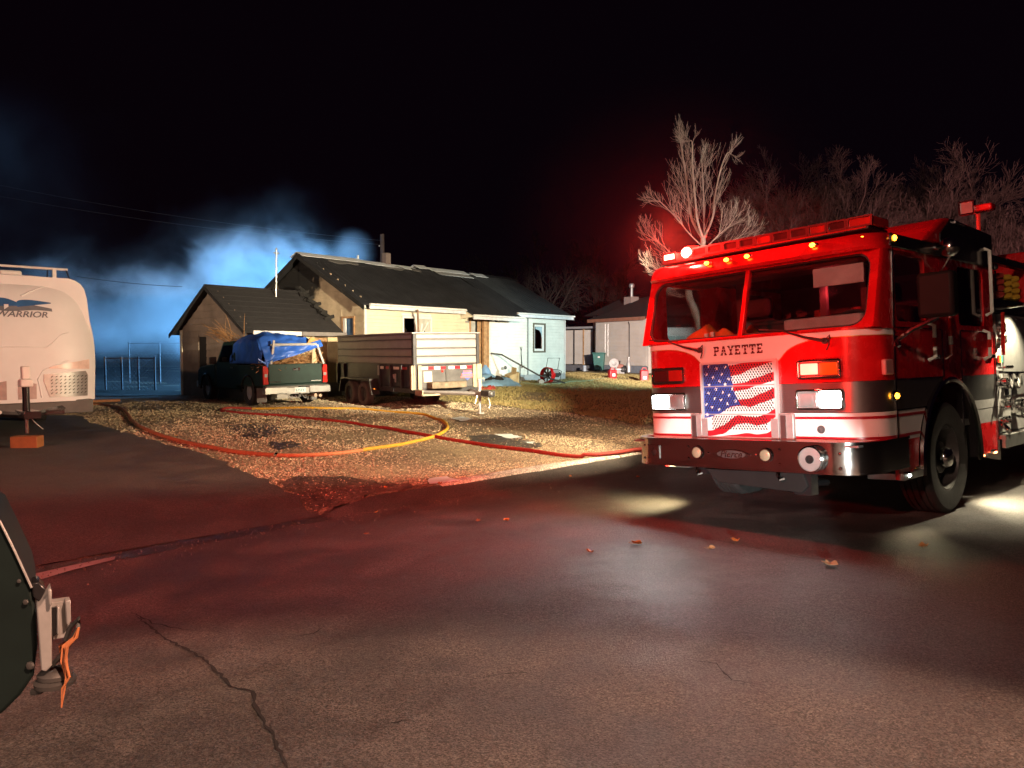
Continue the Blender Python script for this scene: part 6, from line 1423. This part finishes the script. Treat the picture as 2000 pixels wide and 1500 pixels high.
wb = MB().box(-.20, .20, -.12, .12, .0, .20).build('timber_block', mat('orange_timber', (.30, .115, .035), .7, var=.2, scale=7, bump=.2, bscale=25), None, bevel=.01)
p_ = rv.matrix_basis @ Vector((-HWR, -.93, 0)); wb.location = (p_.x, p_.y, terrain(p_.x, p_.y)-.005); wb.rotation_euler = (0, 0, R(8)); tag(wb, 'orange-brown timber block under the jack foot of the travel trailer', 'block')

# ------------------------------------------------------------------ dark vehicle corner with steel bracket at the lower left edge
vc = thing('vehicle_corner', 'dark green vehicle end with a steel coupler bracket, cut off by the left edge', 'vehicle', (0, 0, 0))
def Q(px, py, d=2.05): return at(px, py, d)
def vpart(name, m, fn, bevel=0., parent=None):
    mb = MB(); fn(mb); return mb.build(name, m, parent or vc, bevel=bevel, merge=True)
dkgreen = mat('dark_green_paint', (.006, .012, .011), .6, spec=.2)
outl = [(-60, 980), (0, 1018), (30, 1078), (62, 1148), (70, 1180), (74, 1260), (66, 1322), (40, 1360), (8, 1392), (-70, 1450), (-320, 1470), (-320, 960)]
def slab(m, pts, d0, d1):
    n = len(pts); vs = [Q(*p, d0) for p in pts] + [Q(*p, d0) + Vector((-.62*(d1-d0)-.002, d1-d0, 0)) for p in pts]
    m.faces(vs, [tuple(reversed(range(n))), tuple(range(n, 2*n))] + [(i, (i+1) % n, n+(i+1) % n, n+i) for i in range(n)])
vpart('end_panel', dkgreen, lambda m: slab(m, outl, 2.05, 2.45), .012)
vpart('panel_edge', steel_dull, lambda m: m.tube([Q(*p, 2.04) for p in ((-60, 980), (0, 1018), (30, 1078), (62, 1148))], .003, 6))
vpart('coupler_bracket', steel_dull, lambda m: [slab(m, [(72, 1188), (80, 1182), (100, 1150), (101, 1175), (102, 1300), (90, 1313), (80, 1310)], 2.0, 2.06), slab(m, [(93, 1152), (101, 1150), (102, 1184), (95, 1184)], 1.98, 2.0)], .006)
vpart('receiver_plate', steel_dull, lambda m: [slab(m, [(96, 1178), (134, 1172), (138, 1212), (128, 1246), (104, 1250)], 2.02, 2.05), slab(m, [(128, 1174), (138, 1172), (139, 1214), (131, 1222)], 1.99, 2.02), slab(m, [(112, 1186), (116, 1186), (116, 1240), (112, 1240)], 2.0, 2.02)], .004)
vpart('receiver_gap', black_paint, lambda m: slab(m, [(99, 1188), (112, 1186), (113, 1238), (103, 1244)], 2.012, 2.02))
vpart('bracket_top', black_paint, lambda m: slab(m, [(62, 1140), (75, 1136), (90, 1152), (78, 1178), (64, 1166)], 2.04, 2.1), .004)
for q_, r_ in ((Q(59, 1300, 2.04), .012), (Q(50, 1176, 2.04), .008), (Q(37, 1135, 2.04), .006)): vpart('bolt', dark_metal, lambda m: m.sph(q_, r_, 8, (1, .6, 1)))
vpart('ball_cup', dark_metal, lambda m: [m.sph(Q(108, 1318, 2.05), .042, 14, (1.1, 1, .55)), m.lathe([(.05, 0), (.052, .012), (.035, .02)], Q(108, 1336, 2.05), (0, 0, 1), 16)])
vpart('wire_loop', black_plastic, lambda m: [m.tube([Q(*p, 2.02) for p in ((128, 1250), (138, 1224), (154, 1208), (153, 1225), (140, 1250), (120, 1280), (100, 1300))], .007, 6), m.tube([Q(*p, 2.02) for p in ((92, 1338), (78, 1350), (62, 1352))], .009, 6)])
vpart('rear_tyre', rubber, lambda m: m.lathe([(.2, -.1), (.35, -.1), (.36, .1), (.2, .1), (.2, -.1)], (-2.35, 2.6, .44), (1, 0, .0), 24)); vpart('axle', black_paint, lambda m: m.box(-2.4, -1.7, 2.3, 2.42, .36, .85))
stp = MB(); rr = random.Random(5)
for k in range(9):
    o_ = rr.uniform(-7, 7); stp.tube([Q(x + rr.uniform(-5, 5)*(i > 0), y, 1.99+.01*k) for i, (x, y) in enumerate(((154, 1226), (146, 1245), (126+o_, 1262), (124+o_, 1290), (132, 1322), (126, 1345), (120, 1382)))][:7 if k < 2 else 5], [.003, .003, .004, .0035, .003, .0025, .001][:7 if k < 2 else 5], 5)
so = stp.build('strap', mat('orange_strap', (.42, .14, .05), .8, var=.3, scale=20), None); tag(so, 'frayed orange strap hanging from the steel coupler bracket at the left', 'strap')

# ------------------------------------------------------------------ hoses on the ground
def spline(pts, n=10):
    out = []; P = [pts[0]] + pts + [pts[-1]]
    for i in range(1, len(P)-2):
        for k in range(n):
            t = k/n; a, b, c, d = P[i-1], P[i], P[i+1], P[i+2]
            out.append(.5*((2*b) + (c-a)*t + (2*a-5*b+4*c-d)*t*t + (3*b-a-3*c+d)*t**3))
    out.append(pts[-1]); return out
HR = .031
def hose_path(pix): 
    out = []
    for p in spline([gp(*q) for q in pix], 12):
        x = p.x + .03*noise.noise((p.x*1.3, p.y*1.3, 4)); y = p.y + .03*noise.noise((p.x*1.3, p.y*1.3, 9)); s_, t_ = st(x, y); out.append(Vector((x, y, max(terrain(x, y)+HR*.85, (.035 + HR if -.12 < s_ < .22 and t_ > tq else -9)))))
    return out
hs_ = thing('fire_hose', 'long fire hose looping over the gravel from the engine to the travel trailer', 'hose', tuple(gp(870, 855)))
off = Vector(hs_.location)
def hpart(pix, m_, r=HR):
    MB().tube([p-off for p in hose_path(pix)], r, 10).build('hose_section', m_, hs_, smooth=60)
hpart([(100, 792), (168, 792), (205, 793), (235, 799), (250, 812), (262, 828), (300, 848), (360, 866), (430, 881), (490, 889), (540, 893)], tan_hose_m, .035)
hpart([(538, 893), (590, 894), (640, 891), (680, 887), (706, 883)], pink_hose_m)
hpart([(704, 883), (760, 875), (820, 863), (858, 852), (874, 840), (868, 826), (840, 815), (790, 808), (730, 803), (680, 800), (620, 799), (560, 799), (492, 800)], yellow_hose_m)
hpart([(494, 800), (470, 799), (446, 799), (436, 801), (432, 804), (446, 806), (500, 811), (560, 815), (640, 823), (720, 834), (800, 847), (860, 858), (920, 868), (1000, 879), (1080, 890), (1150, 896), (1205, 897), (1250, 897), (1330, 895)], red_hose_m)
for px, py in ((540, 893), (705, 883), (493, 800)):
    c_ = gp(px, py); MB().sph(c_ + Vector((0, 0, HR)) - off, .042, 10, (1, 1, .9)).build('coupling', chrome, hs_)
h2 = MB().tube(hose_path([(120, 788), (180, 786), (236, 784)]), .045, 8).build('fire_hose', pink_hose_m, None, smooth=60); tag(h2, 'short faded red hose end lying behind the travel trailer front', 'hose')

# ------------------------------------------------------------------ things in front of the houses
ft = gp(1072, 749)
fan = thing('blower_fan', 'red petrol smoke-blower fan with tall handle standing on the lawn', 'fan', (ft.x, 29.0, terrain(ft.x, 29.0)), (0, 0, R(8)))
ft = Vector(fan.location)
def fpart(name, m, fn): mb = MB(); fn(mb); return mb.build(name, m, fan, merge=True)
fpart('shroud', red_paint, lambda m: m.lathe([(.28, -.12), (.30, -.10), (.30, .10), (.28, .12), (.27, .10), (.27, -.10), (.28, -.12)], (-.08, 0, .36), (-.75, -.66, .1), 28))
fpart('fan_blade', dark_metal, lambda m: [m.obox(Vector((-.08, 0, .36)) + Matrix.Rotation(R(45*k), 3, Vector((-.75, -.66, .1))) @ Vector((-.66, .75, 0)).normalized()*.13, (.24, .02, .07), Matrix.Rotation(R(45*k), 3, Vector((-.75, -.66, .1))) @ Matrix.Rotation(R(131), 3, 'Z') @ Matrix.Rotation(R(35), 3, 'X')) for k in range(8)])
fpart('fan_guard', steel_dull, lambda m: [m.lathe([(r, -.125), (r+.008, -.125), (r+.008, -.115), (r, -.115), (r, -.125)], (-.08, 0, .36), (-.75, -.66, .1), 20) for r in (.06, .13, .20, .26)])
fpart('engine', black_plastic, lambda m: [m.box(.05, .34, -.12, .18, .28, .52), m.cyl((.3, -.14, .40), (.3, .05, .40), .10, n=12), m.box(.10, .28, -.1, .1, .52, .58)])
fpart('fuel_tank', mat('tank_grey', (.35, .33, .32), .5), lambda m: m.box(.12, .32, -.16, -.08, .44, .56)); fpart('exhaust_box', mat('fan_red', (.4, .05, .04), .5), lambda m: m.box(.06, .16, -.15, -.05, .30, .46))
fpart('fan_frame', dark_metal, lambda m: [m.tube([(-.3, .0, .08), (.42, .05, .08), (.46, .05, .5), (.34, .05, .56)], .018, 6), m.tube([(-.3, .3, .08), (.42, .3, .08)], .018, 6), m.box(-.1, .3, -.05, .3, .08, .11)])
fpart('handle', dark_metal, lambda m: m.tube([(-.14, .1, .50), (-.05, .1, 1.0), (.40, .1, 1.0), (.32, .1, .50)], .014, 6))
for y in (-.08, .3): fpart('wheel', mat('wheel_pale', (.45, .40, .33), .6), lambda m: m.cyl((-.33, y-.03, .10), (-.33, y+.03, .10), .10, n=16))
def at_ground(px, d, up=0): p = at(px, 700, d); return Vector((p.x, p.y, terrain(p.x, p.y)+up))
b_ = at_ground(1171, 43.3); bin_ = thing('wheelie_bin', 'green wheeled rubbish bin beside the neighbouring porch', 'bin', b_, (0, 0, R(-20)))
gm_ = mat('bin_green', (.05, .16, .14), .5)
mb = MB(); vs = []; 
for z, h in ((.08, .24), (1.0, .33)): vs += [(-h, -h, z), (h, -h, z), (h, h, z), (-h, h, z)]
mb.faces(vs, [(3, 2, 1, 0), (4, 5, 6, 7), (0, 1, 5, 4), (1, 2, 6, 5), (2, 3, 7, 6), (3, 0, 4, 7)]); mb.build('bin_body', gm_, bin_, bevel=.03)
MB().box(-.36, .36, -.38, .38, 1.0, 1.08).build('lid', gm_, bin_, bevel=.03); MB().cyl((-.3, .36, 1.02), (.3, .36, 1.02), .03, n=8).build('grip', black_plastic, bin_)
for sx in (-.27, .27): MB().cyl((sx-.03, .25, .12), (sx+.03, .25, .12), .12, n=14).build('wheel', rubber, bin_)
MB().box(-.02, .10, -.345, -.33, .78, .86).build('bin_label', trim_white, bin_, smooth=0)
def can(px, d, lab, h=.45, c=None, tip=0):
    o = thing('fuel_can', lab, 'fuel can', at_ground(px, d), (0, R(tip), R(rnd.uniform(-30, 30))), 'red fuel cans on the lawn')
    MB().box(-.17, .17, -.13, .13, 0, h*.8).build('can_body', red_can, o, bevel=.04); MB().tube([(-.1, 0, h*.8), (-.06, 0, h*.95), (.08, 0, h*.95), (.1, 0, h*.8)], .022, 6).build('handle', red_can, o); MB().cyl((.12, 0, h*.78), (.15, 0, h), .03, n=8).build('spout', black_plastic, o)
    MB().box(-.06, .08, -.133, -.129, .12, .24).build('can_label', trim_white, o, smooth=0)
red_can = mat('can_red', (.33, .015, .02), .4)
can(1196, 33.0, 'red fuel can on the lawn in front of the neighbouring house', .50); can(1258, 32.0, 'red container half hidden by the front corner of the engine', .62)
bl = thing('valve_box', 'white round reel with dark centre behind the red fuel can', 'reel', at_ground(1199, 38), (0, 0, 0))
MB().lathe([(.20, -.06), (.24, -.05), (.24, .05), (.20, .06), (.001, .06)], (0, 0, .55), (0, -1, 0), 20).build('reel_rim', mat('reel_grey', (.34, .33, .32), .6), bl); MB().lathe([(.13, .062), (.001, .07)], (0, 0, .55), (0, -1, 0), 16).build('reel_core', dark_metal, bl); MB().box(-.15, .15, -.05, .05, 0, .35).build('reel_foot', dark_metal, bl)
bk = thing('helmet', 'pink and white helmet lying by the neighbouring foundation', 'helmet', at_ground(1211, 39), (0, 0, 0)); MB().sph((0, 0, .42), .20, 12, (1.2, 1, .7)).build('helmet_shell', mat('helmet_pink', (.36, .16, .13), .5), bk); MB().box(-.25, .25, -.2, .2, .26, .31).build('helmet_brim', trim_white, bk); MB().box(-.2, .2, -.18, .18, 0, .26).build('gear_bag', dark_metal, bk)
aj = thing('air_bottle', 'silver upright cylinder beside a dark bag at the neighbouring wall', 'cylinder', at_ground(1228, 39), (0, 0, 0)); MB().lathe([(.001, 0), (.12, .02), (.12, .45), (.06, .56), (.05, .70), (.08, .72), (.08, .78), (.001, .8)], (0, 0, .1), (0, 0, 1), 14).build('bottle', steel_dull, aj); MB().sph((-.3, 0, .25), .24, 10, (1.1, 1, 1)).build('bag', black_plastic, aj)
cp = MB().cyl((0, 0, 0), (0, 0, .32), .10, .09, 12).build('bucket', mat('bucket_blue', (.35, .42, .48), .5), None, bevel=.01); cp.location = at_ground(1142, 43); tag(cp, 'small pale blue bucket left of the green bin', 'bucket')
bx = at_ground(1004, 28.6); cb = thing('cardboard_box', 'crushed tan cardboard box on the ground by the porch steps', 'box', bx, (R(8), R(-18), R(30)))
MB().box(-.22, .22, -.18, .18, .02, .42).build('box_body', mat('box_tan', (.48, .34, .17), .8, var=.2), cb, bevel=.008); MB().obox((-.30, 0, .36), (.26, .34, .012), Matrix.Rotation(R(50), 3, 'Y')).build('box_flap', mat('flap_tan', (.52, .38, .20), .8), cb, smooth=0); MB().obox((.1, -.02, .50), (.24, .34, .012), Matrix.Rotation(R(-70), 3, 'Y')).build('box_flap', mat('flap_tan2', (.5, .36, .18), .8), cb, smooth=0)
sh_ = cloth_heap('salvage_sheet', 'pale blue plastic sheet spread over the ground by the porch steps', 'sheet', 0, 0, 0, 1.1, .75, .34, 2.2, mat('sheet_blue', (.22, .40, .58), .45, var=.2)); sh_.location = at_ground(958, 27.6)
sh2 = cloth_heap('salvage_sheet', 'low second blue sheet bundled left of the cardboard box', 'sheet', 0, 0, 0, .7, .4, .55, 6.2, mat('sheet_blue2', (.16, .30, .50), .5, var=.25)); sh2.location = at_ground(944, 28.2)
dk_ = cloth_heap('charred_bundle', 'charred black bundle lying on the blue sheet at the steps', 'bundle', 0, 0, 0, .5, .3, .4, 9.2, soot); dk_.location = at_ground(968, 27.4)
rdb = cloth_heap('red_jacket', 'small dark red garment beside the trailer hitch on the grass', 'garment', 0, 0, 0, .35, .2, .22, 3.3, mat('garment_red', (.35, .04, .03), .8)); rdb.location = at_ground(952, 25.6)
gh = MB().tube([Vector((p.x, p.y, terrain(p.x, p.y)+.03)) for p in spline([at_ground(*q) for q in ((1020, 28.5), (1060, 28.2), (1100, 29.5), (1140, 31), (1180, 32.5), (1150, 31.4), (1110, 30.2))], 8)], .035, 6).build('garden_hose', mat('hose_green', (.22, .28, .18), .6), None); tag(gh, 'pale green hose lying across the grass beside the blower fan', 'hose')

# chain link fence and gate in the back yard at the left
fnm = mat('fence_steel', (.10, .10, .11), .6, .3)
f0, f1 = at_ground(205, 27.5), at_ground(302, 27.5)
def fence(a, b, h, lab, posts, name='chain_fence'):
    o = thing(name, lab, 'fence', tuple(a)); d = b-a; z0 = 0
    for k in range(posts+1):
        p = d*k/posts; MB().cyl((p.x, p.y, -.3), (p.x, p.y, h+.05), .035, n=8).build('fence_post', fnm, o)
    MB().cyl((0, 0, h), (d.x, d.y, h), .022, n=6).build('top_rail', fnm, o)
    mb = MB(); L_ = Vector((d.x, d.y, 0)).length; u = Vector((d.x, d.y, 0))/L_; n = int(L_/.16)
    for k in range(-int(h/.16), n):
        for sg in (1, -1):
            x0 = k*.16; s0 = max(0, -x0); e0 = min(h, L_-x0)
            if e0-s0 < .1: continue
            A = (x0+s0, s0) if sg > 0 else (x0+s0, h-s0); B = (x0+e0, e0) if sg > 0 else (x0+e0, h-e0)
            mb.tube([u*A[0]+Vector((0, 0, A[1])), u*B[0]+Vector((0, 0, B[1]))], .006, 3, False)
    m_ = mb.build('wire_mesh', fnm, o, smooth=0); m_['kind'] = 'stuff'
fence(f0, f1, 1.15, 'chain-link fence with dark weeds behind it, between travel trailer and garage', 3)
fence(at_ground(252, 33), at_ground(372, 33), 1.75, 'taller pale chain-link fence standing in the blue smoke behind the other', 2)
# ------------------------------------------------------------------ bare trees
def bare_branches(mb, p, d, L, r, lev, rr, up=.25, nseg=5, kids=(6, 5, 4), spread=(25, 50), sides=(6, 5, 3, 3), start=.25, wig=.16, low=.002):
    pts = [p.copy()]; dirs = [d.copy()]; q = p.copy(); dd = d.copy()
    for i in range(nseg):
        dd = (dd + Vector((rr.uniform(-1, 1), rr.uniform(-1, 1), rr.uniform(-.6, .9)))*wig + Vector((0, 0, up*.3))).normalized()
        q = q + dd*L/nseg; pts.append(q.copy()); dirs.append(dd.copy())
    rads = [max(low, r*(1-.82*i/nseg)) for i in range(nseg+1)]
    mb.tube(pts, rads, sides[min(lev, len(sides)-1)], False)
    if lev >= len(kids): return
    for k in range(kids[lev]):
        f = start + (1-start)*(k+rr.random())/kids[lev]; t = f*nseg; i = min(int(t), nseg-1)
        b = pts[i].lerp(pts[i+1], t-i); ax = dirs[i]
        side = ax.orthogonal().normalized(); side.rotate(Matrix.Rotation(rr.uniform(0, 6.28), 3, ax))
        g = R(rr.uniform(*spread)); nd = (ax*math.cos(g) + side*math.sin(g)).normalized()
        bare_branches(mb, b, nd, L*rr.uniform(.48, .78)*(1.15-.5*f), max(low, rads[i]*.6), lev+1, rr, up, 4, kids, spread, sides, .2, wig, low)
# pale bark tree lit by the engine's scene light
bark_pale = mat('bark_pale', (.50, .45, .37), .85, var=.25, scale=10, bump=.3, bscale=18)
TD0 = 17.0
def T(px, py, dy=0): p = at(px, py, TD0+dy); return p
tr_ = thing('bare_tree', 'leafless pale-barked tree lit bright behind the roof lights of the engine', 'tree', (T(1372, 690).x, TD0, terrain(T(1372, 690).x, TD0)))
o0 = Vector(tr_.location); rr = random.Random(21)
trunk = [o0 + Vector((0, 0, -.1)), T(1366, 650), T(1358, 610), T(1345, 575), T(1352, 540), T(1372, 505), T(1373, 462)]
MB().tube([p-o0 for p in spline(trunk, 4)], [.10-.045*i/24 for i in range(25)], 10).build('trunk', bark_pale, tr_)
stems = [([T(1372, 466), T(1352, 430, .1), T(1345, 390, .1), T(1338, 330, .15), T(1330, 285, .1), T(1331, 262, .1)], .032),
         ([T(1373, 466), T(1362, 430, -.1), T(1357, 380, -.1), T(1353, 330, -.2), T(1352, 280, -.2), T(1348, 275, -.2)], .03),
         ([T(1376, 462), T(1392, 425, .2), T(1396, 385, .3), T(1408, 330, .3), T(1420, 300, .3), T(1428, 300, .3)], .03),
         ([T(1370, 480), T(1345, 455, -.3), T(1320, 425, -.4), T(1290, 395, -.5), T(1275, 392, -.5)], .015),
         ([T(1374, 480), T(1375, 440, .4), T(1374, 380, .5), T(1372, 335, .5), T(1370, 310, .5)], .026),
         ([T(1352, 540), T(1325, 510, .3), T(1295, 480, .4), T(1270, 462, .4), T(1264, 452, .4)], .015),
         ([T(1348, 560), T(1320, 545, -.2), T(1290, 530, -.3), T(1268, 512, -.3)], .013),
         ([T(1374, 490), T(1400, 462, -.3), T(1425, 440, -.4), T(1440, 418, -.4)], .016), ([T(1372, 500), T(1412, 480, .2), T(1445, 462, .2), T(1468, 440, .2)], .015),
         ([T(1346, 575), T(1330, 580, .1), T(1312, 575, .2), T(1305, 568, .2)], .014), ([T(1352, 600), T(1366, 610, .1), T(1382, 640, .1)], .02)]
twig = MB()
for pts, r in stems:
    sp = spline(pts, 5); n = len(sp); L_ = sum((sp[i+1]-sp[i]).length for i in range(n-1))
    MB().tube([p-o0 for p in sp], [r*(1-.8*i/(n-1)) for i in range(n)], 7).build('limb', bark_pale, tr_)
    nb_ = int(5 + L_*4.5)
    for k in range(nb_):
        f = .12 + .88*(k+rr.random())/nb_; t = min(f, .999)*(n-1); i = int(t); b = sp[i].lerp(sp[i+1], t-i); ax = (sp[i+1]-sp[i]).normalized()
        side = ax.orthogonal().normalized(); side.rotate(Matrix.Rotation(rr.uniform(0, 6.28), 3, ax)); g = R(rr.uniform(22, 46))
        bare_branches(twig, b-o0, (ax*math.cos(g)+side*math.sin(g)).normalized(), rr.uniform(.55, 1.05)*(1.05-.72*f)*min(1, L_/1.6+.3), (.0065-.003*f), 0, rr, .45, 5, (5, 2), (18, 38), (4, 3, 3), .15, .07, .0022)
o = twig.build('twigs', bark_pale, tr_, smooth=0); o['kind'] = 'stuff'
# big dark trees behind
bark_dark = mat('bark_dark', (.14, .105, .10), .9, var=.3, scale=6)
bark_far_dimmed = mat('bark_far_dimmed', (.035, .024, .022), .95, var=.3, scale=6)  # bark colour darkened to keep the far trees dim under the neighbour spot
def big_tree(px, depth, h, seed, lab, kids=(9, 7, 5, 4), lean=0., nl=9, spread=(20, 48), low=.006, m_=bark_dark):
    b = at_ground(px, depth); o = thing('bare_tree', lab, 'tree', tuple(b), (0, 0, 0), 'leafless trees beyond the houses'); rr = random.Random(seed)
    MB().tube([(0, 0, -.3), (lean*.3, 0, h*.10), (lean*.6, .1, h*.2), (lean, .1, h*.30)], [h*.034, h*.028, h*.024, h*.018], 10).build('trunk', m_, o)
    tw_ = MB()
    for k in range(nl):
        a = 6.283*k/nl + rr.uniform(-.3, .3); el = R(rr.uniform(38, 78)) if k else R(86); d = Vector((math.cos(a)*math.cos(el), math.sin(a)*math.cos(el), math.sin(el)))
        mb = MB(); st0 = Vector((lean*.8, .1, h*rr.uniform(.2, .30)))
        L_ = h*rr.uniform(.55, .72); pts = [st0]; dd = d.copy()
        for i in range(6):
            dd = (dd + Vector((rr.uniform(-1, 1), rr.uniform(-1, 1), rr.uniform(-.5, .8)))*.17).normalized(); pts.append(pts[-1]+dd*L_/6)
        rad = [h*.013*(1-.8*i/6) for i in range(7)]; mb.tube(pts, rad, 6, False); mb.build('limb', m_, o)
        for q in range(kids[0]):
            f = .2 + .8*(q+rr.random())/kids[0]; t = f*5.999; i = int(t); bb = pts[i].lerp(pts[i+1], t-i); ax = (pts[i+1]-pts[i]).normalized()
            side = ax.orthogonal().normalized(); side.rotate(Matrix.Rotation(rr.uniform(0, 6.28), 3, ax)); g = R(rr.uniform(*spread))
            bare_branches(tw_, bb, (ax*math.cos(g)+side*math.sin(g)).normalized(), L_*rr.uniform(.3, .5)*(1.1-.5*f), rad[i]*.55, 0, rr, .12, 5, kids[1:], spread, (4, 3, 3, 3), .15, .13, low)
    t_ = tw_.build('twigs', m_, o, smooth=0); t_['kind'] = 'stuff'
big_tree(1615, 31, 8.3, 3, 'wide leafless tree directly behind the light bar of the engine', lean=.2)
big_tree(1800, 33, 8.9, 8, 'tall leafless tree above the raised cab roof of the engine', lean=-.2)
big_tree(1705, 37, 9.4, 31, 'taller leafless tree between the two behind the engine roof')
big_tree(1500, 36, 8.6, 44, 'lower leafless tree beside the lit pale one', lean=.3)
big_tree(1955, 30, 7.2, 14, 'leafless tree behind the flood light, cut by the right edge', lean=.1)
big_tree(1060, 62, 10.2, 19, 'dim leafless tree between the burned house and its neighbour', (7, 7, 5), nl=7, low=.012, m_=bark_far_dimmed)
big_tree(1180, 66, 10.0, 27, 'faint leafless tree above the neighbouring roof', (7, 7, 5), nl=7, low=.012, m_=bark_far_dimmed)

# ------------------------------------------------------------------ smoke (real scattering volume lit by the back-yard lamps), and an added haze for the beacon glow
def smoke_box(name, lo, hi, dens, fn_nodes, lab):
    o = MB().box(lo[0], hi[0], lo[1], hi[1], lo[2], hi[2]).build(name, [], None, smooth=0)
    m = bpy.data.materials.new(name); m.use_nodes = True; nt = m.node_tree; N = nt.nodes; L = nt.links; N.remove(N['Principled BSDF'])
    pv = N.new('ShaderNodeVolumePrincipled'); pv.inputs['Color'].default_value = (.82, .85, .9, 1); pv.inputs['Anisotropy'].default_value = .1
    L.new(pv.outputs[0], N['Material Output'].inputs['Volume'])
    g = N.new('ShaderNodeNewGeometry'); sp = N.new('ShaderNodeSeparateXYZ'); L.new(g.outputs['Position'], sp.inputs[0])
    def M_(op, a, b=None, c=None):
        n = N.new('ShaderNodeMath'); n.operation = op
        for i, v in enumerate((a, b, c)):
            if v is None: continue
            if isinstance(v, (int, float)): n.inputs[i].default_value = v
            else: L.new(v, n.inputs[i])
        return n.outputs[0]
    def NZ(scale, det, dist=0., off=(0, 0, 0)):
        v = N.new('ShaderNodeVectorMath'); v.operation = 'ADD'; L.new(g.outputs['Position'], v.inputs[0]); v.inputs[1].default_value = off
        n = N.new('ShaderNodeTexNoise'); n.inputs['Scale'].default_value = scale; n.inputs['Detail'].default_value = det; n.inputs['Distortion'].default_value = dist; n.inputs['Roughness'].default_value = .55
        L.new(v.outputs[0], n.inputs['Vector']); return n.outputs['Fac']
    def RG(v, a, b, lo_=0., hi_=1.):
        n = N.new('ShaderNodeMapRange'); n.interpolation_type = 'SMOOTHSTEP'; n.inputs['From Min'].default_value = a; n.inputs['From Max'].default_value = b; n.inputs['To Min'].default_value = lo_; n.inputs['To Max'].default_value = hi_
        L.new(v, n.inputs['Value']); return n.outputs['Result']
    d = fn_nodes(M_, NZ, RG, sp.outputs)
    L.new(M_('MULTIPLY', d, dens), pv.inputs['Density'])
    o.data.materials.clear(); o.data.materials.append(m); tag(o, lab, kind='stuff'); return o
def plume(M_, NZ, RG, P):
    big = NZ(.16, 2, .4); fine = NZ(.55, 5, .6, (4, 2, 0))
    # top of the bank rises in billows towards the house and again far left
    top = M_('ADD', M_('ADD', RG(P[0], -17, -9, 4.6, 6.3), M_('MULTIPLY', M_('SUBTRACT', big, .5), 3.4)), M_('MULTIPLY', M_('SUBTRACT', fine, .5), 3.6))
    gap = M_('SUBTRACT', top, P[2]); body = M_('ADD', M_('MULTIPLY', RG(gap, -.1, 1.1), .93), M_('MULTIPLY', RG(gap, -2.0, 1.2), .07))
    edge = M_('MULTIPLY', M_('MULTIPLY', RG(P[0], -24, -20), RG(P[0], -7.2, -9.6)), M_('MULTIPLY', RG(P[1], 28.2, 29.5), RG(P[1], 37.5, 35)))
    low = RG(P[2], 1.1, 2.7, .05, 1.)
    return M_('MULTIPLY', M_('MULTIPLY', M_('MULTIPLY', body, edge), low), RG(fine, .36, .64, .06, 1.5))
smoke_box('smoke', (-24, 28.2, .2), (-4.2, 37.5, 9), .17, plume, 'blue-lit smoke bank drifting behind the garage')
def high(M_, NZ, RG, P):
    n = NZ(.22, 5, .5)
    e = M_('MULTIPLY', M_('MULTIPLY', RG(P[0], -17, -24), RG(P[0], -38, -32)), M_('MULTIPLY', RG(P[2], 1, 4), RG(P[2], 15, 9)))
    return M_('MULTIPLY', e, RG(n, .42, .7))
smoke_box('smoke', (-38, 31, .3), (-15, 37, 15), .013, high, 'thin dark smoke rising at the far left')
def puff(M_, NZ, RG, P):
    n = NZ(.5, 4, .5)
    cx, cz = at(690, 490, 33).x, at(690, 490, 33).z
    dx = M_('POWER', M_('DIVIDE', M_('SUBTRACT', P[0], cx), 1.1), 2); dz = M_('POWER', M_('DIVIDE', M_('SUBTRACT', P[2], cz), 1.1), 2); dy = M_('POWER', M_('DIVIDE', M_('SUBTRACT', P[1], 33), 1.5), 2)
    r = M_('SQRT', M_('ADD', M_('ADD', dx, dz), dy))
    return M_('MULTIPLY', RG(r, 1.0, .3), RG(n, .3, .65))
c_ = at(690, 490, 33); smoke_box('smoke', (c_.x-1.4, 31.6, c_.z-1.3), (c_.x+1.4, 34.4, c_.z+1.3), .16, puff, 'small round puff of smoke above the house ridge')

def halo(M_, NZ, RG, P):  # small haze ball added to imitate lens bloom round the beacons
    c = tw(-.86, .16, 2.69)
    d2 = [M_('POWER', M_('SUBTRACT', P[i], c[i]), 2) for i in range(3)]
    r = M_('SQRT', M_('ADD', M_('ADD', d2[0], d2[1]), d2[2]))
    return M_('MULTIPLY', M_('ADD', RG(r, 2.0, .1), M_('MULTIPLY', RG(r, .75, .05), 4)), RG(NZ(.8, 3, .3), .3, .6, .5, 1.))
c_ = tw(-.78, .15, 2.80); smoke_box('smoke', (c_.x-2.5, c_.y-2.5, c_.z-2.5), (c_.x+2.5, c_.y+2.5, c_.z+2.5), .006, halo, 'faint added haze giving a red bloom around the roof beacons of the engine')
